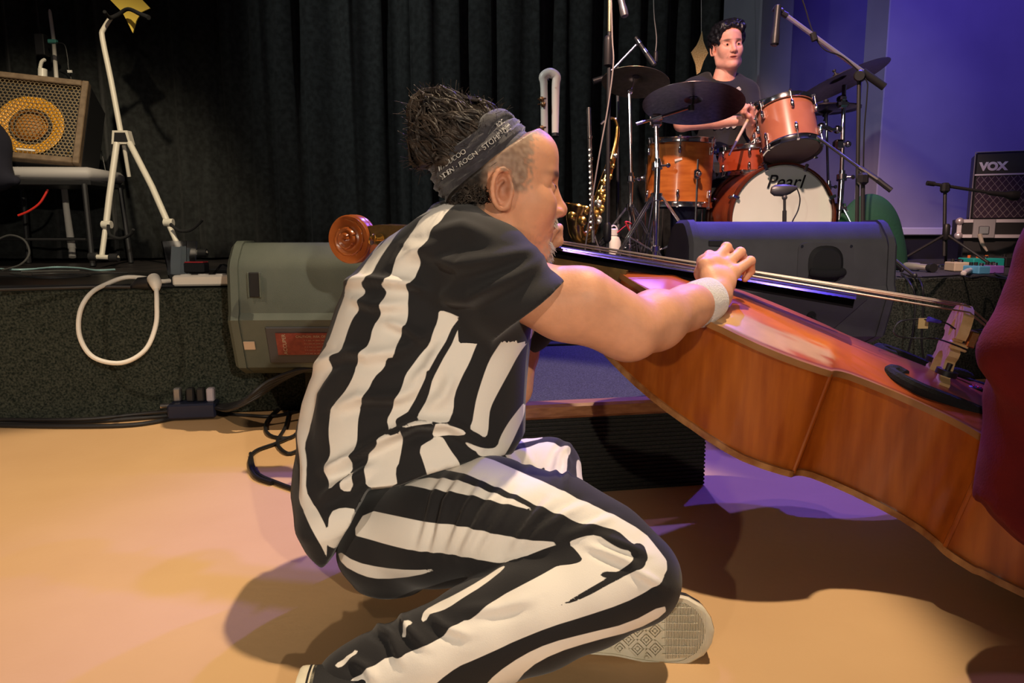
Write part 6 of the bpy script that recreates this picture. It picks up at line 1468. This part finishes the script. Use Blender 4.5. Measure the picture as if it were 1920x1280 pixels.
mb.tube(arc, [.018,.018,.022,.024,.025,.024,.022,.020,.017], 18, smooth_n=4); mb.build('hooked_tube', M_pvc, ht)
mb = MB(); mb.tube([P(1021,258,3.7), P(1021,340,3.7), P(1020,440,3.7), P(1019,486,3.7)], .017, 16); mb.build('lower_tube', M_pvc, ht)
for k, y_ in enumerate((186,196,240,252,275,310,345,380)):
    mb = MB(); mb.lathe([(.013,0),(.013,.006),(.006,.010),(0,.011)], P(1016+3*(k%2),y_,3.675), (-.4,-.9,0), 12); mb.cyl(P(1008,y_,3.68), P(1024,y_-2,3.68), .003, 6); tag(mb.build('key', mat('bronze_key', (.22,.12,.06), .35, metal=.8) if k == 0 else bpy.data.materials['bronze_key'], ht), 'dark bronze key')
mb = MB(); mb.cyl(P(1041,250,3.7), P(1041,256,3.7), .019, 14); mb.build('end_ring', M_blackplastic, ht)
mb = MB(); mb.cyl(P(1028,150,3.655), P(1028,151,3.650), .004, 8); mb.build('screw', M_blackplastic, ht)
bt = down(P(1150,468,3.45)); mb = MB(); mb.lathe([(.030,0),(.034,.006),(.034,.135),(.026,.155),(.018,.160),(.018,.168)], bt, (0,0,1), 28); bo_ = mb.build('water_bottle', M_pvc, None, loc=tuple(bt)); tag(bo_, 'white water bottle standing beside the tall microphone stand', 'bottle')
mb = MB(); mb.lathe([(.021,.166),(.021,.192),(.016,.196)], bt, (0,0,1), 20); mb.build('cap', M_white, bo_)
mb = MB(); mb.tube([bt+SZ*.19+np.array([.016*math.cos(a), 0, .020*math.sin(a)]) for a in np.linspace(0, math.pi, 7)], .003, 6); mb.build('cap_loop', M_white, bo_)
rb = V3(P(1172,424,3.42)); mb = MB(); mb.tube([rb+np.array([-.035,0,-.03]), rb, rb+np.array([.03,.01,.012]), rb+np.array([.0,-.01,.02]), rb+np.array([.025,0,-.025])], .006, 6, smooth_n=4, flat=.4); tag(mb.build('ribbon', mat('red_ribbon', (.55,.03,.04), .6), None, loc=tuple(rb)), 'red ribbon tied to a chrome stand leg', 'ribbon')
# ---------------------------------------------------------------- stars on strings
def star(name, pts, d, m, label, strt):
    c_ = V3(P(sum(p[0] for p in pts)/len(pts), sum(p[1] for p in pts)/len(pts), d)); s_ = d/F; cx = sum(p[0] for p in pts)/len(pts); cy = sum(p[1] for p in pts)/len(pts)
    mb = MB(); mb.prism([((x-cx)*s_, (cy-y)*s_) for x, y in pts], c_, (1,0,0), (0,0,1), (0,1,0), .008); o = mb.build(name, m, None, 0, loc=tuple(c_)); tag(o, label, 'decoration', 'hanging paper stars')
    mb = MB(); mb.cyl(P(strt[0], strt[1], d), P(strt[0], -120, d), .0012, 4); mb.build('string', M_print, o); return o
star('paper_star', [(240,-48),(249,-25),(265,-2),(281,15),(264,22),(253,38),(245,59),(236,38),(228,22),(205,-2),(226,-18)], 4.05, mat('yellow_paper', (.85,.62,.10), .7), 'yellow paper star hanging above the cream guitar stand', (240,-46))
star('glitter_star', [(1315,60),(1318,78),(1323,90),(1328,99),(1320,114),(1314,134),(1308,138),(1305,120),(1296,98),(1306,85),(1311,74)], 4.35, mat('gold_glitter', (.70,.40,.14), .35, metal=.4, noise=(.95,.75,.40), scale=180), 'gold glitter star hanging beside the drummer', (1315,62))
# ---------------------------------------------------------------- cream guitar stand
gs0 = P(228,258,4.0); gst = empty('guitar_stand', tuple(down(P(240,486,4.0))), 'cream tubular guitar stand with black yoke, in front of the curtain', 'stand')
mb = MB(); mb.tube([P(226,246,4.0), P(208,150,4.0), P(192,72,4.0), P(194,55,4.0), P(208,33,4.0)], [.0145,.0145,.014,.013,.012], 14, smooth_n=3); mb.build('pole', M_whitemetal, gst)
mb = MB(); mb.tube([P(196,22,3.9), P(206,33,3.97), P(222,27,4.0), P(240,17,3.98), P(262,26,3.90), P(279,33,3.86)], [.009,.010,.010,.010,.011,.012], 10, smooth_n=4); mb.build('yoke', M_foam, gst)
mb = MB(); mb.prism([(-.05,-.035),(.055,-.035),(.040,.035),(-.040,.035)], V3(P(229,258,4.0))+np.array([0,-.02,0]), (1,0,0), (0,0,1), (0,1,0), .045); hb_ = mb.build('hub', M_whitemetal, gst, 0)
mb = MB(); mb.prism([(-.035,-.024),(.040,-.024),(.028,.024),(-.028,.024)], V3(P(229,258,4.0))+np.array([0,-.023,0]), (1,0,0), (0,0,1), (0,1,0), .004); mb.build('hub_inset', M_blackplastic, hb_, 0)
mb = MB(); mb.tube([P(219,268,3.98), P(205,370,3.93), P(199,422,3.9)], .0165, 12); mb.build('leg', M_whitemetal, gst); mb = MB(); mb.tube([P(199,418,3.9), P(191,480,3.86)], .0135, 12); mb.build('leg_extension', M_whitemetal, gst)
mb = MB(); mb.tube([P(243,268,3.98), P(285,350,3.93), P(314,416,3.9)], .0165, 12); mb.build('leg', M_whitemetal, gst); mb = MB(); mb.tube([P(314,416,3.9), P(332,456,3.86), P(340,474,3.86)], .0135, 12); mb.build('leg_extension', M_whitemetal, gst)
mb = MB(); mb.tube([P(232,270,4.02), P(242,331,4.08)], .010, 10); mb.build('rear_strut', M_whitemetal, gst)
for a, b in ((200,421),(316,417)): mb = MB(); mb.cyl(P(a-8,b,3.88), P(a+9,b,3.88), .020, 12); mb.build('leg_joint', M_whitemetal, gst)
for pts in ([(203,422),(206,440),(225,447),(244,440),(250,430)], [(320,420),(335,432),(355,432),(372,420),(380,411)]):
    mb = MB(); mb.tube([P(a, b, 3.84-.02*i) for i, (a, b) in enumerate(pts)], .008, 8, smooth_n=4); mb.build('cradle_arm', M_foam, gst)
for a, b, c_ in ((168,481,222),(330,472,388)): mb = MB(); mb.tube([P(a,b,3.84), P((a+c_)/2,b+1,3.84), P(c_,b+2,3.84)], .0125, 10); mb.build('foot_bar', M_whitemetal, gst); mb = MB(); mb.cyl(P(c_-16,b+2,3.84), P(c_,b+2,3.84), .021, 12); mb.build('foot_cap', M_blackplastic, gst); mb = MB(); mb.cyl(P(a,b,3.84), P(a+14,b,3.84), .021, 12); mb.build('foot_cap', M_blackplastic, gst)
# ---------------------------------------------------------------- bass amplifier on a stool at the left
M_wal = mat('worn_brown_frame', (.13,.085,.05), .6, noise=(.19,.13,.08), scale=30); M_mesh = mat('bronze_mesh', (.35,.26,.15), .35, metal=.7); M_cone = mat('yellow_speaker_cone', (.90,.42,.02), .55); M_innerc = mat('amber_cone', (.42,.17,.02), .6)
ax0 = V3(P(150,310,3.95)); ex = (V3(P(0,297,3.86))-ax0); Lx = np.linalg.norm(ex); ex = ex/Lx; ez = V3(P(130,155,4.03))-ax0; AHt = np.linalg.norm(ez); ez = ez-ex*(ez@ex); ez /= np.linalg.norm(ez); ey = np.cross(ez, ex); ey = ey if ey[1] > 0 else -ey
AWt = .58
def BW(x, y, z): return ax0+ex*x+ey*y+ez*z
RB_ = np.stack([ex, ey, ez], 1)
ba = empty('bass_amplifier', tuple(BW(AWt/2,.12,0)), 'bass combo amplifier with a round yellow speaker behind bronze mesh, on the stool', 'amplifier')
mb = MB(); mb.box(BW(AWt/2,.17,AHt/2), (AWt,.30,AHt), RB_, .01); mb.build('cabinet', M_blackplastic, ba)
fw = .033
for nm, c_, sz in (('frame_side',(fw/2,.0,AHt/2),(fw,.05,AHt)),('frame_side',(AWt-fw/2,.0,AHt/2),(fw,.05,AHt)),('frame_rail',(AWt/2,.0,AHt-fw/2),(AWt-2*fw,.05,fw)),('frame_rail',(AWt/2,.0,fw/2),(AWt-2*fw,.05,fw))):
    mb = MB(); mb.box(BW(*c_), sz, RB_, .004); mb.build(nm, M_wal, ba)
scx = .262; scz = .205
mb = MB(); mb.lathe([(.165,0),(.150,-.006),(.110,.014),(.080,.024),(.072,.016),(.0,.006)], BW(scx,.004,scz), -ey*-1, 40, cap=False); cn_ = mb.build('speaker_cone', M_cone, ba)
mb = MB(); mb.lathe([(.088,-.004),(.082,-.010),(.078,.0)], BW(scx,.010,scz), ey, 32, cap=False); mb.sphere(BW(scx,.014,scz), .070, 20, (1,.35,1), RB_); mb.build('dust_cap', M_innerc, cn_)
mb = MB(); r_ = .0108; px_ = .0200; rows = int((AHt-2*fw)/(px_*.866)); cols = int((AWt-2*fw)/px_)
for i in range(rows+1):
    for j in range(cols+1):
        x = fw+.004+j*px_+(px_/2 if i % 2 else 0); z = fw+.004+i*px_*.866
        if x > AWt-fw-.004 or z > AHt-fw: continue
        hx = [(x+math.cos(a)*px_*.57, z+math.sin(a)*px_*.57) for a in [math.pi/6+k*math.pi/3 for k in range(6)]]; ih = [(x+math.cos(a)*r_*.83, z+math.sin(a)*r_*.83) for a in [math.pi/6+k*math.pi/3 for k in range(6)]]
        mb.add([BW(a,-.016,b) for a, b in hx]+[BW(a,-.016,b) for a, b in ih], [(k, (k+1)%6, 6+(k+1)%6, 6+k) for k in range(6)])
mb.build('mesh_grille', M_mesh, ba, 0)['kind'] = 'stuff'
for x, z, w_, nm, m_ in ((.085,AHt-.06,.015,'badge',M_brass),(.055,.055,.012,'badge',M_brass),(.255,.052,.088,'nameplate',M_white)):
    mb = MB(); mb.box(BW(x,-.020,z), (w_,.006,.010), RB_, .002); mb.build(nm, m_, ba)
# stool
stl = empty('stool', tuple(down(P(85,500,3.95))), 'black-legged stool with a pale grey cushion under the bass amplifier', 'stool')
zc_ = float(P(85,326,3.95)[2]); cx_ = float(P(172,326,3.95)[0]); 
mb = MB(); mb.box((cx_-.30, float(P(85,326,3.98)[1])+.12, zc_-.0), (.60,.44,.066), np.array(Matrix.Rotation(.08,3,'Z')), .022); mb.build('cushion', mat('pale_grey_vinyl', (.42,.40,.40), .55), stl, 60)
mb = MB(); mb.box((cx_-.30, float(P(85,326,3.98)[1])+.12, zc_-.048), (.585,.42,.026), np.array(Matrix.Rotation(.08,3,'Z')), .004); mb.build('seat_frame', M_blackplastic, stl)
yb = float(P(85,326,3.98)[1])
for x, y in ((cx_-.01,yb-.09),(cx_-.58,yb-.10),(cx_-.02,yb+.29),(cx_-.57,yb+.28)):
    mb = MB(); mb.tube([(x,y,zc_-.055), (x+(.02 if x > cx_-.2 else -.02),y+(-.02 if y < yb else .02),STAGE+.002)], .014, 8); mb.build('leg', M_blackplastic, stl)
for x0_, x1_, y_, z_ in ((cx_-.57,cx_-.02,yb-.10,STAGE+.14),(cx_-.57,cx_-.02,yb+.28,STAGE+.14)): mb = MB(); mb.cyl((x0_,y_,z_), (x1_,y_,z_), .007, 8); mb.build('stretcher', M_blackplastic, stl)
# dark jacket over the amplifier's corner
JK = Field((-3.5,3.2,.6), (-2.3,4.2,1.5), .011); JK.path([P(-60,215,3.66), P(-30,270,3.66), P(-12,328,3.66)], [.09,.105,.085], .04); JK.path([P(-25,330,3.66), P(28,338,3.64)], [.065,.025], .03)
kv, kf = JK.mesh(); kn = vnormals(kv, kf); kv = kv+kn*(vnoise(kv, (12,12,9), 2.)*.012)[:,None]; jk = mesh_np('jacket', kv, kf, mat('navy_black_cloth', (.008,.008,.018), .9), loc=tuple(P(-25,300,3.66))); tag(jk, 'dark jacket draped over the left of the bass amplifier', 'jacket')
# leaning white pole, sockets and plugs at the left wall
mb = MB(); mb.tube([P(83,-20,4.55), P(100,70,4.53), P(118,330,4.48), P(135,466,4.45)], [.010,.011,.016,.022], 12, smooth_n=3); p_ = P(135,466,4.45); o = mb.build('leaning_pole', M_pvc, None, loc=tuple(p_)); tag(o, 'white pole leaning behind the bass amplifier and stool', 'pole')
mb = MB(); mb.tube([V3(p_), V3(p_)+np.array([.01,-.02,-.05])], [.018,.02], 12); mb.build('foot', M_pvc, o)
sb_ = empty('wall_socket', tuple(P(80,92,4.4)), 'black wall socket box with plugs left of the curtain', 'socket')
mb = MB(); mb.box(P(79,85,4.42), (.055,.06,.12), None, .004); mb.build('box', M_blackplastic, sb_); mb = MB(); mb.box(P(99,78,4.38), (.05,.03,.022), None, .004); tag(mb.build('plug', mat('teal_plug', (.05,.22,.20), .5), sb_), 'teal plug')
mb = MB(); mb.tube([P(84,112,4.38), P(78,116,4.36), P(75,128,4.36)], .010, 8, smooth_n=4); mb.cyl(P(80,130,4.36), P(80,148,4.36), .025, 12); tag(mb.build('plug', M_pvc, sb_), 'white plug with lead'); mb = MB(); mb.tube([P(105,80,4.36), P(121,84,4.36), P(127,110,4.36), P(130,134,4.36), P(150,200,4.36), P(185,270,4.36), P(200,330,4.36)], .003, 6, smooth_n=5); mb.build('lead', M_wires, sb_); mb = MB(); mb.box(P(131,134,4.33), (.024,.01,.014)); mb.build('tag', M_white, sb_, 0)
# leads on the left of the stage
lg = 'cables on the left of the stage'
mred = mat('red_cable', (.65,.03,.02), .45); mblue = mat('pale_blue_cable', (.25,.42,.45), .45); mgrey = mat('grey_black_cable', (.05,.05,.05), .5)
hangcab([P(34,404,3.95), P(55,395,3.95), P(75,380,3.95), P(90,355,3.95)], .006, mred, 'red cable hanging under the stool', lg)
cable([(-20,476),(20,484),(60,482),(105,474),(150,478),(180,487),(215,484)], .0045, mblue, 'pale blue cable winding between the stool legs', lg)
cable([(40,492),(100,490),(150,489)], .0035, mgrey, 'grey cable behind the stool legs', lg)
cable([(-20,508),(40,512),(90,514),(140,508),(190,500),(240,497)], .004, mgrey, 'grey-black cable curving across the stage at left', lg)
cable([(20,500),(70,518),(130,516),(170,506),(110,500),(60,504)], .004, mgrey, 'coil of grey-black cable in front of the stool', lg)
cable([(380,486),(410,483),(450,486),(500,484)], .004, mgrey, 'dark cable lying behind the left monitor', lg)
hangcab([P(-10,452,3.6), P(18,441,3.6), P(45,450,3.6), P(55,475,3.6), P(38,496,3.55), P(5,506,3.45)], .005, mgrey, 'loop of dark cable standing up by the left edge', lg)
hangcab([P(350,800,2.30)*0+V3(on_z(0,792,.008)), V3(on_z(160,790,.008)), V3(on_z(320,779,.008))], .008, M_wires, 'black cable along the foot of the stage at left', 'floor cables')
hangcab([V3(on_z(-10,797,.008)), V3(on_z(130,799,.008)), V3(on_z(250,796,.008)), V3(on_z(330,783,.008))], .007, M_wires, 'black cable on the beige floor in front of the first', 'floor cables')
hangcab([V3(on_z(-10,786,.02)), V3(on_z(150,786,.02)), V3(on_z(250,777,.02)), V3(on_z(320,770,.03))], .006, M_wires, 'black cable lying on top of the others at the foot of the stage', 'floor cables')
# stage box on the floor with its bundle of leads
sb0 = V3(on_z(360,786,.002)); sbx = empty('stage_box', tuple(sb0), 'low black stage box with plugs on the floor at the foot of the stage', 'box')
RSB = np.array(Matrix.Rotation(.18,3,'Z')); mb = MB(); mb.box(sb0+np.array([0,.02,.030]), (.150,.075,.050), RSB, .006); mb.build('housing', mat('navy_black_plastic', (.012,.016,.04), .4), sbx)
for k, (dx, m_) in enumerate(((-.055,M_grey),(-.012,M_blackplastic),(.022,M_blackplastic),(.055,mat('lilac_plug',(.40,.36,.42),.5)))): mb = MB(); mb.box(sb0+np.array([dx,.03,.078]), (.024,.03,.045), RSB, .004); mb.build('plug', m_, sbx)
mb = MB(); mb.cyl(sb0+np.array([-.10,.0,.045]), sb0+np.array([-.07,.006,.045]), .009, 10); tag(mb.build('plug', M_silver, sbx), 'silver plug at the left end')
bg = 'leads from the stage box up to the left monitor'
for k in range(5):
    hangcab([sb0+np.array([.07,.02+.006*k,.035]), V3(P(430+6*k,768-4*k,2.30)), V3(P(480+5*k,745-7*k,2.30)), V3(P(525+7*k,715-5*k,2.33)), V3(P(575+6*k,690,2.36))], .006, M_wires, ('lowest','second lowest','middle','second highest','highest')[k]+' of the black leads rising from the stage box to the left monitor', bg)
lp = [[(560,748),(530,760),(500,790),(505,815),(545,820),(565,800)],[(565,740),(545,765),(535,800),(520,830),(540,850),(566,840)],[(470,850),(480,885),(520,905),(562,920)],[(566,810),(520,830),(480,845),(468,865),(478,892),(510,905)],[(405,775),(460,778),(510,780),(560,770)]]
for k, q in enumerate(lp):
    cable(q, .0055, M_wires, ('black cable loop on the floor behind the seated man, topmost loop','black cable loop on the floor behind the seated man, second loop','black cable end running under the seated man','widest black cable loop on the floor behind the seated man','straight black cable from the stage box toward the seated man')[k], 'floor cables', z=0)
# ---------------------------------------------------------------- things on the stage edge at left
mb = MB()
wl = [P(318,526,2.50), P(300,527,2.47), P(270,521,2.46), P(235,520,2.46), P(203,531,2.42), P(170,550,2.36), P(150,585,2.33), P(150,632,2.32), P(176,670,2.32), P(228,680,2.33), P(272,656,2.35), P(292,610,2.37), P(294,566,2.38), P(293,540,2.40)]
mb.tube(wl, .0072, 10, smooth_n=6); wc = mb.build('extension_cord', mat('white_cord', (.80,.77,.70), .45), None, loc=tuple(wl[3])); tag(wc, 'white extension cord hanging in a loop over the stage edge', 'cord')
mb = MB(); mb.tube([P(293,543,2.40), P(292,532,2.41), P(288,522,2.43)], [.010,.019,.020], 14, smooth_n=3); mb.sphere(P(288,524,2.43), .020, 12); mb.build('plug', M_pvc, wc)
mb = MB(); mb.tube([P(246,537,2.44), P(262,531,2.44), P(282,530,2.44)], [.006,.020,.022], 14); mb.build('socket', M_blackplastic, wc)
ps = V3(P(372,530,2.50)); pse = empty('power_strip', (float(ps[0]), float(ps[1])+.03, STAGE), 'white power strip on the stage edge beside the left monitor', 'power strip')
xw = float(P(323,530,2.50)[0]); xe = xw+.26; yy_ = float(ps[1])+.035
mb = MB(); mb.box(((xw+xe)/2, yy_, STAGE+.022), (xe-xw,.055,.036), RS, .006); mb.build('housing', M_pvc, pse)
for k in range(4): mb = MB(); mb.cyl((xw+.04+k*.055, yy_+k*.011-.02, STAGE+.039), (xw+.04+k*.055, yy_+k*.011-.02, STAGE+.043), .017, 16); mb.build('outlet', M_white, pse)
bx = V3(P(362,505,2.62)); bxe = empty('power_adapter', (float(bx[0]), float(bx[1]), STAGE+.03), 'black power adapter with a red top, behind the power strip', 'adapter')
mb = MB(); mb.box((bx[0], bx[1]+.03, STAGE+.058), (.072,.05,.036), None, .004); mb.build('housing', M_blackplastic, bxe); mb = MB(); mb.box((bx[0], bx[1]+.03, STAGE+.0775), (.066,.044,.003)); tag(mb.build('top', mat('red_top', (.60,.04,.05), .4), bxe, 0), 'red top'); mb = MB(); mb.box((bx[0], bx[1]+.03, STAGE+.021), (.04,.03,.040)); mb.build('plug_body', M_blackplastic, bxe, 0)
mb = MB(); bz = V3(P(408,506,2.66)); mb.prism([(-.03,0),(.05,0),(.045,.05),(.01,.065),(-.02,.03)], (bz[0], bz[1], STAGE+.004), (1,0,0), (0,0,1), (0,1,0), .04); M_clear = mat('clear_plastic', (.85,.86,.92), .08, trans=1., ior=1.35)
tag(mb.build('plastic_wrap', M_clear, None, 0, loc=(float(bz[0]), float(bz[1]), STAGE)), 'crumpled clear plastic wrap beside the left monitor', 'wrap')
cu0 = V3(on_z(335,523,STAGE)); cu0[1] += .03; cue = empty('plastic_tumbler', tuple(cu0), 'clear square plastic tumbler with papers inside, on the stage edge', 'tumbler')
Lq = .098; mb = MB(); vs = []; 
for z, hw_ in ((0,.036),(.145,.049)):
    for t_ in (0, .003):
        for sx_, sy_ in ((-1,-1),(1,-1),(1,1),(-1,1)): vs.append((cu0[0]+sx_*(hw_-t_), cu0[1]+sy_*(hw_-t_), STAGE+.002+z+(t_ if z == 0 else 0)))
fs = []
for k in range(4):
    k2 = (k+1)%4; fs += [(k, k2, 8+k2, 8+k), (4+k2, 4+k, 12+k, 12+k2), (8+k, 8+k2, 12+k2, 12+k)]
fs += [(3,2,1,0), (4,5,6,7)]; mb.add(vs, fs); mb.build('wall', M_clear, cue, 0)
for k, (dx, a) in enumerate(((-.015,.12),(.012,-.15),(.0,.3))): mb = MB(); mb.box((cu0[0]+dx, cu0[1]+.01*k-.01, STAGE+.07), (.040,.0015,.11), np.array(Matrix.Rotation(a,3,'Y'))); mb.build('paper', mat('pale_paper', (.55,.62,.60), .8) if k == 0 else bpy.data.materials['pale_paper'], cue, 0)
hangcab([V3(P(245,538,2.43)), V3(P(180,538,2.40)), V3(P(100,540,2.36)), V3(P(0,543,2.30))], .006, M_wires, 'black cable lying along the stage edge to the left of the cord', lg)
